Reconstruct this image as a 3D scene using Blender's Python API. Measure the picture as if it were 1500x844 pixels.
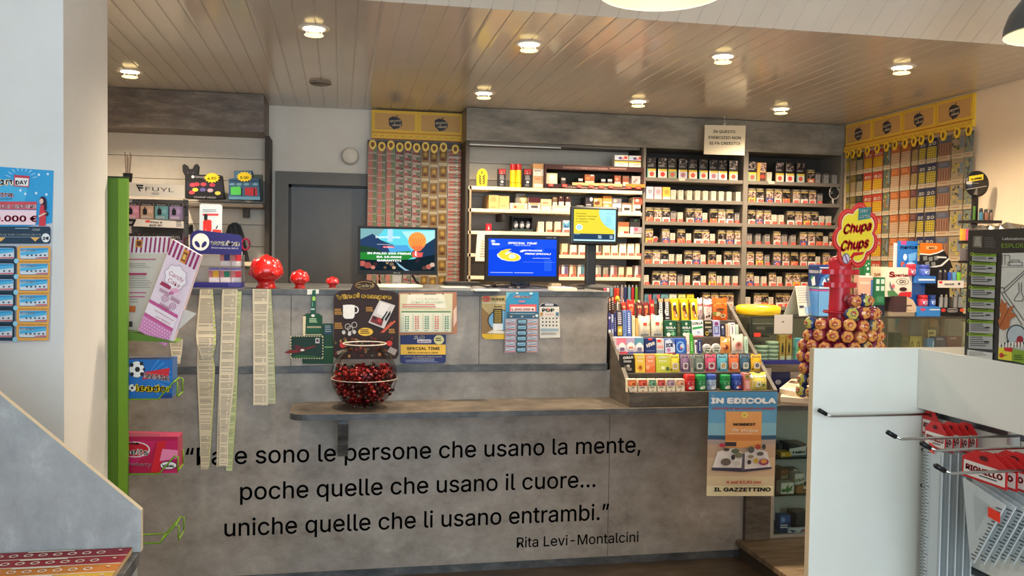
import bpy, bmesh, math, random
from mathutils import Vector, Matrix
import numpy as np
random.seed(7)
for o in list(bpy.data.objects): bpy.data.objects.remove(o)
SC = bpy.context.scene
COL = SC.collection

# ------------------------------------------------------------------ camera
F, CAMH = 1292.3, 1.45
YAW, PITCH, ROLL = [math.radians(a) for a in (11.069, 1.902, -0.8364)]
def cam_axes():
    cy, sy, cp, sp = math.cos(YAW), math.sin(YAW), math.cos(PITCH), math.sin(PITCH)
    fwd = np.array([sy*cp, cy*cp, -sp]); right = np.array([cy, -sy, 0.]); down = np.cross(fwd, right)
    c, s = math.cos(ROLL), math.sin(ROLL)
    return np.array([c*right+s*down, -s*right+c*down, fwd])
AX = cam_axes()
cam = bpy.data.cameras.new('camera'); camo = bpy.data.objects.new('camera', cam); COL.objects.link(camo)
cam.sensor_width = 36.0; cam.lens = F/1500*36.0; cam.clip_start = 0.05
mw = Matrix.Identity(4)
for i in range(3):
    mw[i][0], mw[i][1], mw[i][2] = AX[0][i], -AX[1][i], -AX[2][i]
mw[0][3], mw[1][3], mw[2][3] = 0, 0, CAMH
camo.matrix_world = mw
SC.camera = camo

# ------------------------------------------------------------------ light and exposure
DOWNLIGHT_W = 22.0
PENDANT_W = 6.0
DAY_W = 120.0
SC.view_settings.view_transform = 'Standard'; SC.view_settings.look = 'None'
SC.view_settings.gamma = 1.0; SC.view_settings.use_curve_mapping = False
SC.view_settings.exposure = 0.35
world = bpy.data.worlds.new('daylight'); SC.world = world; world.use_nodes = True
bg = world.node_tree.nodes['Background']; bg.inputs[0].default_value = (0.62, 0.76, 0.95, 1); bg.inputs[1].default_value = 0.8
def area(name, loc, rot, sx, sy, watts, col):
    l = bpy.data.lights.new(name, 'AREA'); l.shape = 'RECTANGLE'; l.size = sx; l.size_y = sy
    l.energy = watts; l.color = col
    o = bpy.data.objects.new(name, l); COL.objects.link(o); o.location = loc; o.rotation_euler = rot
    return o
area('shop_window_daylight', (0.6, -2.12, 1.55), (math.radians(90), 0, 0), 3.8, 2.2, DAY_W, (0.70, 0.86, 1.0))

# ------------------------------------------------------------------ helpers: pixel -> point on a real plane
def ray(x, y):
    d = np.array([(x-750)/F, (y-422)/F, 1.]) @ AX
    return d
def PY(x, y, v):
    d = ray(x, y); t = v/d[1]; return (d[0]*t, v, CAMH+d[2]*t)
def PZ(x, y, v):
    d = ray(x, y); t = (v-CAMH)/d[2]; return (d[0]*t, d[1]*t, v)
def PX(x, y, v):
    d = ray(x, y); t = v/d[0]; return (v, d[1]*t, CAMH+d[2]*t)

# ------------------------------------------------------------------ materials
def lin(c):
    return tuple(((v/255)/12.92 if v/255 <= 0.04045 else (((v/255)+0.055)/1.055)**2.4) for v in c)
MATS = {}
def base_mat(name):
    m = bpy.data.materials.new(name); m.use_nodes = True
    nt = m.node_tree; return m, nt, nt.nodes['Principled BSDF']
def C(c, rough=0.5, metal=0.0, coat=0.0):
    """plain print or plastic colour with a slight procedural tone variation"""
    if not isinstance(c, tuple): return c
    k = (c, rough, metal, coat)
    if k in MATS: return MATS[k]
    m, nt, b = base_mat('colour_%02x%02x%02x' % c)
    L = lin(c)
    n = nt.nodes.new('ShaderNodeTexNoise'); n.inputs['Scale'].default_value = 35
    mx = nt.nodes.new('ShaderNodeMix'); mx.data_type = 'RGBA'
    mx.inputs[6].default_value = (*[v*0.93 for v in L], 1); mx.inputs[7].default_value = (*[min(1, v*1.06) for v in L], 1)
    nt.links.new(n.outputs['Fac'], mx.inputs[0]); nt.links.new(mx.outputs[2], b.inputs['Base Color'])
    b.inputs['Roughness'].default_value = rough; b.inputs['Metallic'].default_value = metal; b.inputs['Specular IOR Level'].default_value = .5 if rough < .4 else .25
    b.inputs['Coat Weight'].default_value = coat
    MATS[k] = m; return m
def EM(c, s=1.0):
    k = ('em', c, s)
    if k in MATS: return MATS[k]
    m = bpy.data.materials.new('glow_%02x%02x%02x' % c); m.use_nodes = True; nt = m.node_tree
    nt.nodes.clear(); out = nt.nodes.new('ShaderNodeOutputMaterial'); e = nt.nodes.new('ShaderNodeEmission')
    e.inputs[0].default_value = (*lin(c), 1); e.inputs[1].default_value = s
    nt.links.new(e.outputs[0], out.inputs[0]); MATS[k] = m; return m
def mottled(name, cols, scale=3.0, rough=0.5, stretch=(1, 1, 1), detail=6, bump=0.0, lo=0.35, hi=0.68, seed=False, spec=0.5):
    if name in MATS: return MATS[name]
    m, nt, b = base_mat(name)
    tc = nt.nodes.new('ShaderNodeTexCoord'); mp = nt.nodes.new('ShaderNodeMapping'); mp.inputs['Scale'].default_value = stretch
    n = nt.nodes.new('ShaderNodeTexNoise'); n.noise_dimensions = '4D'; n.inputs['Scale'].default_value = scale; n.inputs['Detail'].default_value = detail
    n.inputs['Roughness'].default_value = 0.65 if detail < 12 else 0.74
    if seed:
        oi = nt.nodes.new('ShaderNodeObjectInfo'); mu = nt.nodes.new('ShaderNodeMath'); mu.operation = 'MULTIPLY'; mu.inputs[1].default_value = 40
        nt.links.new(oi.outputs['Random'], mu.inputs[0]); nt.links.new(mu.outputs[0], n.inputs['W'])
    r = nt.nodes.new('ShaderNodeValToRGB'); el = r.color_ramp.elements
    while len(el) < len(cols): el.new(0.5)
    for i, c in enumerate(cols):
        el[i].position = lo+(hi-lo)*i/(len(cols)-1); el[i].color = (*lin(c), 1)
    nt.links.new(tc.outputs['Object'], mp.inputs[0]); nt.links.new(mp.outputs[0], n.inputs['Vector'])
    nt.links.new(n.outputs['Fac'], r.inputs[0]); nt.links.new(r.outputs[0], b.inputs['Base Color'])
    b.inputs['Roughness'].default_value = rough; b.inputs['Specular IOR Level'].default_value = spec
    if bump:
        bp = nt.nodes.new('ShaderNodeBump'); bp.inputs['Strength'].default_value = bump; bp.inputs['Distance'].default_value = 0.004
        nt.links.new(n.outputs['Fac'], bp.inputs['Height']); nt.links.new(bp.outputs[0], b.inputs['Normal'])
    MATS[name] = m; return m
def glass(name, tint=(255, 255, 255), refl=0.5):
    if name in MATS: return MATS[name]
    m = bpy.data.materials.new(name); m.use_nodes = True; nt = m.node_tree; nt.nodes.clear()
    out = nt.nodes.new('ShaderNodeOutputMaterial'); t = nt.nodes.new('ShaderNodeBsdfTransparent'); g = nt.nodes.new('ShaderNodeBsdfGlossy')
    t.inputs[0].default_value = (*lin(tint), 1); g.inputs['Roughness'].default_value = 0.03
    lw = nt.nodes.new('ShaderNodeLayerWeight'); lw.inputs[0].default_value = refl
    mu = nt.nodes.new('ShaderNodeMath'); mu.operation = 'MULTIPLY'; mu.inputs[1].default_value = 0.6; nt.links.new(lw.outputs['Fresnel'], mu.inputs[0])
    mx = nt.nodes.new('ShaderNodeMixShader'); nt.links.new(mu.outputs[0], mx.inputs[0])
    nt.links.new(t.outputs[0], mx.inputs[1]); nt.links.new(g.outputs[0], mx.inputs[2]); nt.links.new(mx.outputs[0], out.inputs[0])
    MATS[name] = m; return m
CONCRETE = mottled('concrete_laminate', [(104, 94, 84), (142, 132, 121), (163, 153, 142), (198, 188, 176)], 5.5, 0.45, (1, 1, 1.3), 14, 0.03, 0.28, 0.76)
CONCRETE_D = mottled('dark_stone_laminate', [(52, 53, 55), (78, 79, 80), (110, 108, 105)], 9, 0.45, (1, 3, 1.5), 8, 0.03)
CONCRETE_B = mottled('brown_concrete_laminate', [(62, 55, 48), (88, 79, 69), (118, 107, 95)], 6, 0.5, (1, 1, 3.5), 13, 0.03, spec=.3)
CONCRETE_G = mottled('pale_grey_laminate', [(130, 132, 132), (154, 155, 154), (196, 196, 193)], 9, 0.45, (1, 1, .7), 14, 0.03, .3, .74)
WALLP = mottled('warm_white_paint', [(222, 212, 198), (229, 220, 207), (233, 226, 214)], 2, 0.75, bump=0.02)
SLAT = mottled('shaded_gloss_slats', [(178, 170, 159), (188, 181, 170), (198, 191, 180)], 1.2, 0.14, (1, .3, 1))  # flat ceiling: tan tone paints in the dimmer bounce light
SLOPE = mottled('daylit_slats', [(206, 198, 186), (214, 206, 195), (220, 213, 203)], 1.2, 0.3, (1, .3, 1))  # same slats on the slope, whitened in colour for the daylight there
FLOORM = mottled('brown_stone_floor', [(72, 58, 44), (98, 80, 60), (124, 103, 78)], 3.5, 0.35, (1, 2, 1), 8, 0.05)
PLANK = mottled('brown_oak_laminate', [(92, 74, 55), (128, 107, 82), (150, 128, 100)], 3, 0.5, (1, 9, 1), 8, 0.03)
GREYP = C((112, 108, 103), 0.45)
CREAM = C((222, 205, 176), 0.5)
WHITE = C((232, 230, 224), 0.45)
BLACK = C((22, 22, 24), 0.4)
DGREY = C((62, 60, 58), 0.5)
CABD = C((64, 58, 52), 0.6)
CABG = C((128, 118, 106), 0.5)
CHROME = C((190, 190, 190), 0.2, 1.0)
RED = C((196, 22, 20), 0.25, 0, 0.6)
TAGRED = C((226, 66, 52), 0.5)
PHOTO = mottled('warning_photo', [(28, 22, 20), (90, 60, 48), (168, 128, 108), (222, 208, 196), (60, 36, 34)], 75, 0.4, detail=3, lo=0.36, hi=0.66, seed=True)
PHOTO_B = mottled('dark_warning_photo', [(16, 14, 14), (38, 32, 30), (140, 120, 112), (205, 196, 190)], 60, 0.3, detail=3, lo=0.42, hi=0.68, seed=True)
CLEAR = glass('clear_plastic', (250, 250, 250), 0.25)
GLASSM = glass('clear_glass', (240, 248, 244), 0.35)

# ------------------------------------------------------------------ geometry collector
class G:
    def __init__(s): s.v = []; s.f = []; s.m = []; s.sm = []; s.mats = []; s.idx = {}
    def mi(s, m):
        m = C(m) if isinstance(m, tuple) else m
        k = m.name
        if k not in s.idx: s.idx[k] = len(s.mats); s.mats.append(m)
        return s.idx[k]
    def add(s, vs, fs, m, smooth=False):
        b = len(s.v); s.v.extend([tuple(map(float, p)) for p in vs]); i = s.mi(m)
        for f in fs: s.f.append([b+q for q in f]); s.m.append(i); s.sm.append(smooth)
    def box(s, x0, x1, y0, y1, z0, z1, m, faces=None):
        x0, x1 = min(x0, x1), max(x0, x1); y0, y1 = min(y0, y1), max(y0, y1); z0, z1 = min(z0, z1), max(z0, z1)
        s.add([(x0, y0, z0), (x1, y0, z0), (x1, y1, z0), (x0, y1, z0), (x0, y0, z1), (x1, y0, z1), (x1, y1, z1), (x0, y1, z1)],
              [(0, 3, 2, 1), (4, 5, 6, 7), (0, 1, 5, 4), (1, 2, 6, 5), (2, 3, 7, 6), (3, 0, 4, 7)], m)
    def hexa(s, p, m):
        s.add(p, [(0, 3, 2, 1), (4, 5, 6, 7), (0, 1, 5, 4), (1, 2, 6, 5), (2, 3, 7, 6), (3, 0, 4, 7)], m)
    def bbox(s, x0, x1, y0, y1, z0, z1, m, r=0.004):
        """box with chamfered vertical and horizontal edges"""
        r = min(r, (x1-x0)*.3, (y1-y0)*.3, (z1-z0)*.3)
        bm = bmesh.new(); bmesh.ops.create_cube(bm, size=1)
        for v in bm.verts: v.co = Vector(((x0+x1)/2+v.co.x*(x1-x0), (y0+y1)/2+v.co.y*(y1-y0), (z0+z1)/2+v.co.z*(z1-z0)))
        bmesh.ops.bevel(bm, geom=bm.edges[:], offset=r, segments=2, affect='EDGES', profile=0.6)
        s.bm(bm, m)
    def bm(s, bm, m, smooth=False):
        bm.verts.index_update()
        s.add([v.co[:] for v in bm.verts], [[v.index for v in f.verts] for f in bm.faces], m, smooth); bm.free()
    def poly(s, pts, m): s.add(pts, [tuple(range(len(pts)))], m)
    def prism(s, front, back, m, side=None, backm=None):
        n = len(front)
        s.add(front, [tuple(range(n))], m); s.add(back, [tuple(reversed(range(n)))], backm or side or m)
        s.add(list(front)+list(back), [(i, i+n, (i+1) % n+n, (i+1) % n) for i in range(n)], side or m)
    def lathe(s, c, prof, m, n=24, axis='z', smooth=True, capb=True, capt=True):
        vs = []; fs = []
        for r, h in prof:
            for k in range(n):
                a = 2*math.pi*k/n
                p = (r*math.cos(a), r*math.sin(a), h)
                if axis == 'y': p = (p[0], p[2], p[1])
                if axis == 'x': p = (p[2], p[0], p[1])
                vs.append((c[0]+p[0], c[1]+p[1], c[2]+p[2]))
        for j in range(len(prof)-1):
            for k in range(n):
                fs.append((j*n+k, j*n+(k+1) % n, (j+1)*n+(k+1) % n, (j+1)*n+k))
        s.add(vs, fs, m, smooth)
        if capb and prof[0][0] > 1e-6: s.add(vs[:n], [tuple(reversed(range(n)))], m)
        if capt and prof[-1][0] > 1e-6: s.add(vs[-n:], [tuple(range(n))], m)
    def tube(s, pts, r, m, n=8, closed=False):
        P = [Vector(p) for p in pts]; N = len(P); vs = []; fs = []
        up0 = Vector((0, 0, 1))
        for i in range(N):
            a = P[i-1] if (i > 0 or closed) else P[i]; b = P[(i+1) % N] if (i < N-1 or closed) else P[i]
            t = (b-a).normalized(); u = t.cross(up0)
            if u.length < 1e-3: u = t.cross(Vector((1, 0, 0)))
            u.normalize(); w = t.cross(u)
            for k in range(n):
                an = 2*math.pi*k/n; vs.append(P[i]+u*(r*math.cos(an))+w*(r*math.sin(an)))
        for i in range(N if closed else N-1):
            for k in range(n):
                j = (i+1) % N
                fs.append((i*n+k, i*n+(k+1) % n, j*n+(k+1) % n, j*n+k))
        if not closed: fs += [tuple(reversed(range(n))), tuple((N-1)*n+k for k in range(n))]
        s.add(vs, fs, m, True)
    def ell(s, c, r, m, seg=12, rings=8, rot=None):
        vs = []; fs = []
        for j in range(rings+1):
            t = math.pi*j/rings
            for k in range(seg):
                a = 2*math.pi*k/seg
                p = Vector((r[0]*math.sin(t)*math.cos(a), r[1]*math.sin(t)*math.sin(a), r[2]*math.cos(t)))
                if rot is not None: p = rot @ p
                vs.append((c[0]+p.x, c[1]+p.y, c[2]+p.z))
        for j in range(rings):
            for k in range(seg): fs.append((j*seg+k, (j+1)*seg+k, (j+1)*seg+(k+1) % seg, j*seg+(k+1) % seg))
        s.add(vs, fs, m, True)
    def mesh(s, name, o=(0, 0, 0)):
        me = bpy.data.meshes.new(name)
        me.from_pydata([(x-o[0], y-o[1], z-o[2]) for x, y, z in s.v], [], s.f)
        for m in s.mats: me.materials.append(m)
        me.polygons.foreach_set('material_index', s.m); me.polygons.foreach_set('use_smooth', s.sm); me.update()
        return me
    def build(s, name, parent=None, **kw):
        if parent is not None: o = wloc(parent)
        else:
            xs, ys, zs = zip(*s.v); o = ((min(xs)+max(xs))/2, (min(ys)+max(ys))/2, min(zs))
        ob = bpy.data.objects.new(name, s.mesh(name, o)); COL.objects.link(ob)
        if parent is not None: ob.parent = parent
        else: ob.location = o
        return tag(ob, **kw)
def wloc(o):
    x, y, z = 0, 0, 0
    while o is not None: x += o.location.x; y += o.location.y; z += o.location.z; o = o.parent
    return (x, y, z)
USED = {}
def tag(o, label=None, cat=None, group=None, kind=None):
    if label: o['label'] = label
    if cat: o['category'] = cat
    if group: o['group'] = group
    if kind: o['kind'] = kind
    return o
def thing(name, label, cat, loc, group=None):
    o = bpy.data.objects.new(name, None); COL.objects.link(o); o.location = loc; o.empty_display_size = 0.05
    return tag(o, label, cat, group)
def inst(name, mesh, loc, parent=None, rot=None, **kw):
    o = bpy.data.objects.new(name, mesh); COL.objects.link(o)
    if parent is not None:
        w = wloc(parent); loc = tuple(loc[i]-w[i] for i in range(3)); o.parent = parent
    o.location = loc
    if rot is not None: o.rotation_euler = rot
    return tag(o, **kw)
ORD = ['first', 'second', 'third', 'fourth', 'fifth', 'sixth', 'seventh', 'eighth', 'ninth', 'tenth', 'eleventh', 'twelfth', 'thirteenth', 'fourteenth', 'fifteenth', 'sixteenth', 'seventeenth', 'eighteenth', 'nineteenth', 'twentieth']

# ------------------------------------------------------------------ lettering and printing
GLY = {}
try:                                        # the sans-serif face bundled with Blender, else its built-in one
    FONT = bpy.data.fonts.load(bpy.utils.system_resource('DATAFILES')+'/fonts/Inter.woff2')
except Exception:
    FONT = None
def glyphs(s):
    k = s
    if k in GLY: return GLY[k]
    cu = bpy.data.curves.new('lettering', 'FONT'); cu.body = s; cu.size = 1; cu.resolution_u = 3
    if FONT: cu.font = FONT
    o = bpy.data.objects.new('lettering', cu); COL.objects.link(o)
    bpy.context.view_layer.update()
    me = bpy.data.meshes.new_from_object(o.evaluated_get(bpy.context.evaluated_depsgraph_get()))
    v = [(p.co.x, p.co.y) for p in me.vertices]; f = [list(p.vertices) for p in me.polygons]
    bpy.data.objects.remove(o); bpy.data.curves.remove(cu); bpy.data.meshes.remove(me)
    if v:
        x0 = min(p[0] for p in v); x1 = max(p[0] for p in v); v = [((p[0]-x0)/max(1e-6, x1-x0), p[1]/0.727) for p in v]
        w = (x1-x0)/0.727
    else: w = 1
    GLY[k] = (v, f, w); return GLY[k]
class CV:
    """a printed face: fn(x, y, offset) -> point, y runs down; every call lies a hair above the one before"""
    def __init__(s, g, fn, eps=0.0002, em=None): s.g = g; s.fn = fn; s.k = 0; s.eps = eps; s.em = em
    def c(s, c): return EM(c, s.em) if (s.em and isinstance(c, tuple)) else (C(c) if isinstance(c, tuple) else c)
    def pts(s, pts, c, nxt=True):
        if nxt: s.k += 1
        s.g.add([s.fn(x, y, s.eps*s.k) for x, y in pts], [tuple(range(len(pts)))], s.c(c)); return s
    def r(s, x0, y0, x1, y1, c): return s.pts([(x0, y1), (x1, y1), (x1, y0), (x0, y0)], c)
    def rr(s, x0, y0, x1, y1, r, c, asp=1.0, n=4):
        p = []
        for cx, cy, a0 in ((x1-r, y0+r*asp, -90), (x1-r, y1-r*asp, 0), (x0+r, y1-r*asp, 90), (x0+r, y0+r*asp, 180)):
            for i in range(n+1):
                a = math.radians(a0+90*i/n); p.append((cx+r*math.cos(a), cy+r*asp*math.sin(a)))
        return s.pts(p, c)
    def e(s, cx, cy, rx, ry, c, n=20):
        return s.pts([(cx+rx*math.cos(2*math.pi*i/n), cy+ry*math.sin(2*math.pi*i/n)) for i in range(n)], c)
    def ring(s, cx, cy, rx, ry, w, c, n=24):
        s.k += 1
        for i in range(n):
            a, b = 2*math.pi*i/n, 2*math.pi*(i+1)/n
            s.pts([(cx+rx*math.cos(a), cy+ry*math.sin(a)), (cx+rx*math.cos(b), cy+ry*math.sin(b)), (cx+(rx-w)*math.cos(b), cy+(ry-w)*math.sin(b)), (cx+(rx-w)*math.cos(a), cy+(ry-w)*math.sin(a))], c, False)
        return s
    def t(s, st, x0, x1, yb, h, c, bold=0.0, dy=0.0, it=0.0):
        """text: left x0, right x1 (None: natural width; negative x0/x1 pair not used), baseline yb, cap height h; dy = rise along the line"""
        v, f, w = glyphs(st)
        if x1 is None: x1 = x0+w*h
        s.k += 1; b = h*(min(.075, .015+1.2*bold) if bold > .0095 else bold); bx = b*min(1.6, max(.4, (x1-x0)/max(1e-9, w*h)))
        for ox, oy in (((-bx, 0), (bx, 0), (0, -b), (0, b)) if bold > .004 else ((0, 0),)):
            s.g.add([s.fn(x0+ox+(x1-x0)*p[0]+it*h*p[1], yb+oy+dy*p[0]-h*p[1], s.eps*s.k) for p in v], f, s.c(c))
        return s
    def tc(s, st, cx, yb, h, c, bold=0.0, dy=0.0, it=0.0, asp=1.0):
        w = glyphs(st)[2]*h*asp; return s.t(st, cx-w/2, cx+w/2, yb, h, c, bold, dy, it)
    def lines(s, x0, x1, y0, y1, n, c, fill=0.45, rag=0.25, seed=0):
        rn = random.Random(seed); s.k += 1; p = (y1-y0)/n
        for i in range(n):
            e = x1-(x1-x0)*rag*rn.random(); y = y0+p*i
            s.pts([(x0, y+p*fill), (e, y+p*fill), (e, y), (x0, y)], c, False)
        return s
    def grid(s, x0, y0, x1, y1, nx, ny, fill, c):
        s.k += 1
        for i in range(nx):
            for j in range(ny):
                a = x0+(x1-x0)*(i+.5-fill/2)/nx; b = x0+(x1-x0)*(i+.5+fill/2)/nx; cc = y0+(y1-y0)*(j+.5-fill/2)/ny; d = y0+(y1-y0)*(j+.5+fill/2)/ny
                s.pts([(a, d), (b, d), (b, cc), (a, cc)], c, False)
        return s
def fY(Y): return lambda x, y, o: PY(x, y, Y-o)
def fX(X): return lambda x, y, o: PX(x, y, X-o)
def fZ(Z): return lambda x, y, o: PZ(x, y, Z+o)
def face(O, U, V, N):
    """unit-square canvas: O top-left corner, U to the right, V downwards, N outwards"""
    O, U, V, N = map(Vector, (O, U, V, N))
    return lambda x, y, o: tuple(O+U*x+V*y+N*o)
def sheet(g, pts, Y, th, m, side=None):
    """a flat card drawn in the photo's outline on the plane Y, th thick"""
    fr = [PY(x, y, Y) for x, y in pts]; g.prism(fr, [(p[0], p[1]+th, p[2]) for p in fr], C(m) if isinstance(m, tuple) else m, side)
# ================================================================== the setting
def struct(g, name, label=None): return g.build(name, kind='structure')
CZ = 2.40; XL, XR, YB, YR = -1.62, 3.42, 5.83, -2.2
g = G(); g.box(XL-.1, XR+.1, YR-.1, YB+.1, -0.1, 0, FLOORM); struct(g, 'floor')
# slatted ceiling: one profile of boards and V-grooves, extruded along the boards
def slats(y0, z0, y1, z1, name, mat):
    g = G(); p = 0.083; k0 = math.floor((XL-0.141)/p); prof = []
    dy, dz = y1-y0, z1-z0; L = math.hypot(dy, dz); n = (0, dz/L, -dy/L)
    if n[2] < 0: n = (0, -n[1], -n[2])
    x = 0.141+k0*p
    while x < XR:
        prof += [(x, 0), (x+.0015, .003), (x+.0035, .003), (x+.006, .0008), (x+.016, 0)]; x += p
    prof = [q for q in prof if XL-.02 <= q[0] <= XR+.02]
    vs = []
    for (px, h) in prof: vs += [(px, y0+n[1]*h, z0+n[2]*h), (px, y1+n[1]*h, z1+n[2]*h)]
    g.add(vs, [(2*i, 2*i+1, 2*i+3, 2*i+2) for i in range(len(prof)-1)], mat)
    g.add([(XL, y0, z0+.03), (XR, y0, z0+.03), (XR, y1, z1+.03), (XL, y1, z1+.03)], [(0, 1, 2, 3)], mat)
    return struct(g, name)
YS = 3.35; YT = 2.30; ZT = CZ+(YS-YT)*0.69
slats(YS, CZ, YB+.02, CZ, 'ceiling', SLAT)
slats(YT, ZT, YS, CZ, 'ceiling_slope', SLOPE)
g = G(); g.box(XL-.1, XR+.1, YR-.1, YT, ZT, ZT+.05, WALLP); struct(g, 'ceiling_front')
# back wall with the door opening
g = G()
g.box(XL-.1, -.36, YB, YB+.1, 0, CZ+.05, WALLP); g.box(-.36, .40, YB, YB+.1, 1.94, CZ+.05, WALLP); g.box(.40, XR+.1, YB, YB+.1, 0, CZ+.05, WALLP)
struct(g, 'wall_back')
g = G(); g.box(XR-.02, XR+.1, YR-.1, YB+.1, 0, ZT+.05, mottled('warm_lit_white_paint', [(234, 206, 170), (238, 213, 179), (241, 219, 187)], 2, 0.7)); struct(g, 'wall_right')  # peach tint puts the warm lamp light into the wall colour
g = G(); g.box(XL-.1, XL, YR-.1, YB+.1, 0, ZT+.05, WALLP); struct(g, 'wall_left')
g = G(); W = WALLP
g.box(XL-.1, -1.35, YR-.1, YR, 0, ZT+.05, W); g.box(2.55, XR+.1, YR-.1, YR, 0, ZT+.05, W); g.box(-1.35, 2.55, YR-.1, YR, 2.7, ZT+.05, W); g.box(-1.35, 2.55, YR-.1, YR, 0, .35, W)
struct(g, 'wall_rear')
g = G()
for x0, x1 in ((-1.35, -1.29), (.57, .63), (2.49, 2.55)): g.box(x0, x1, YR-.08, YR-.02, .35, 2.7, C((70, 72, 74)))
g.box(-1.35, 2.55, YR-.08, YR-.02, .35, .41, C((70, 72, 74))); g.box(-1.35, 2.55, YR-.08, YR-.02, 2.64, 2.7, C((70, 72, 74)))
g.box(-1.3, 2.5, YR-.06, YR-.05, .4, 2.65, GLASSM); struct(g, 'window_1')
# plastered pillar on the left: its front lies in the daylight, its flank faces the shop
g = G(); g.box(XL, -.805, 2.83, 3.335, 0, ZT, mottled('pillar_paint', [(212, 210, 206), (220, 218, 214), (226, 224, 221)], 1.5, 0.7, bump=0.03)); struct(g, 'pillar')
# the grey door and its frame
dm = mottled('grey_door_paint', [(78, 73, 68), (84, 79, 73), (90, 85, 79)], 1.5, 0.4); fm = C((110, 104, 97), 0.4)
g = G(); zo, zi, x0, x1 = 1.985, 1.905, -.404, -.324
g.prism([(x0, 5.805, 0), (x0, 5.805, zo), (x1, 5.805, zi), (x1, 5.805, 0)], [(x0, 5.9, 0), (x0, 5.9, zo), (x1, 5.9, zi), (x1, 5.9, 0)], fm)
g.prism([(x0, 5.805, zo), (.46, 5.805, zo), (.38, 5.805, zi), (x1, 5.805, zi)], [(x0, 5.9, zo), (.46, 5.9, zo), (.38, 5.9, zi), (x1, 5.9, zi)], fm)
g.prism([(.46, 5.805, 0), (.46, 5.805, zo), (.38, 5.805, zi), (.38, 5.805, 0)], [(.46, 5.9, 0), (.46, 5.9, zo), (.38, 5.9, zi), (.38, 5.9, 0)], fm)
g.box(x1, .38, 5.83, 5.85, zi-.018, zi, C((60, 58, 56))); g.box(x1, x1+.018, 5.83, 5.85, 0, zi, C((70, 68, 66)))
dframe = struct(g, 'door_1')
g = G(); g.box(x1+.018, .38, 5.855, 5.895, 0, zi-.018, dm); g.build('door_leaf', dframe)
g = G(); g.box(.33, .345, 5.80, 5.855, 1.0, 1.02, CHROME); g.box(.23, .345, 5.795, 5.81, 1.0, 1.02, CHROME); g.build('door_handle', dframe)
# baseboard of the right wall
g = G(); g.box(XR-.035, XR-.02, YR, YB, 0, .08, DGREY); struct(g, 'baseboard_right')

# ================================================================== ceiling fittings
DL = [(-1.083, 4.94, 'nearest the left pillar, back row'), (-.113, 3.806, 'leftmost of the front row'), (.813, 3.844, 'second from left in the front row'), (1.729, 3.846, 'third from left in the front row'),
      (2.647, 3.842, 'rightmost of the front row'), (.805, 5.04, 'by the left end of the concrete header'), (1.738, 5.05, 'in the middle of the back row'), (2.663, 5.057, 'rightmost of the back row')]
rg = G(); rg.lathe((0, 0, 0), [(.046, -.004), (.062, -.006), (.066, 0)], C((206, 198, 186), .3)); RINGM = rg.mesh('trim_ring')
lg = G(); lg.lathe((0, 0, 0), [(.0001, -.005), (.046, -.005)], EM((255, 226, 170), 16), capb=False, capt=False); LENSM = lg.mesh('lens')
dg = G(); dg.lathe((0, 0, 0), [(.0001, -.032), (.038, -.032), (.040, -.030), (.038, -.028), (.0001, -.028)], EM((255, 222, 150), 2.2)); DISCM = dg.mesh('glass_disc')  # disc is no lamp: its emission stands in for lamp light on the glass
for k in range(3): dg = None
pg = G()
for k in range(3):
    a = 2.1*k+.5; pg.tube([(.036*math.cos(a), .036*math.sin(a), -.005), (.036*math.cos(a), .036*math.sin(a), -.03)], .0015, CHROME, 6)
PINM = pg.mesh('pins')
for x, y, w in DL:
    t = thing('ceiling_downlight', 'lit recessed ceiling downlight, '+w, 'ceiling light', (x, y, CZ), 'ceiling downlights')
    inst('trim_ring', RINGM, (x, y, CZ), t); inst('lens', LENSM, (x, y, CZ), t); inst('glass_disc', DISCM, (x, y, CZ), t); inst('holding_pins', PINM, (x, y, CZ), t)
    l = bpy.data.lights.new('downlight_lamp', 'SPOT'); l.energy = DOWNLIGHT_W*4; l.spot_size = math.radians(150); l.spot_blend = 0.9; l.shadow_soft_size = 0.04; l.color = (1, .83, .61)
    o = bpy.data.objects.new('downlight_lamp', l); COL.objects.link(o); o.parent = t; o.location = (0, 0, -.045)
v = PZ(469, 120, CZ)
t = thing('ceiling_speaker', 'small round grey speaker cover on the slatted ceiling', 'speaker', (v[0], v[1], CZ))
g = G(); g.lathe((v[0], v[1], CZ), [(.06, 0), (.058, -.008), (.05, -.014), (.03, -.017), (.0001, -.018)], C((120, 112, 103), .5)); g.build('cover', t)
g = G(); g.lathe((v[0], v[1], CZ-.0145), [(.05, 0), (.046, -.0015), (.042, 0)], DGREY, capb=False, capt=False)
for k in range(3):
    a = k*2.09; g.lathe((v[0]+.056*math.cos(a), v[1]+.056*math.sin(a), CZ-.01), [(.004, 0), (.004, -.004)], BLACK, 8)
g.build('slot_ring', t)
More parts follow.
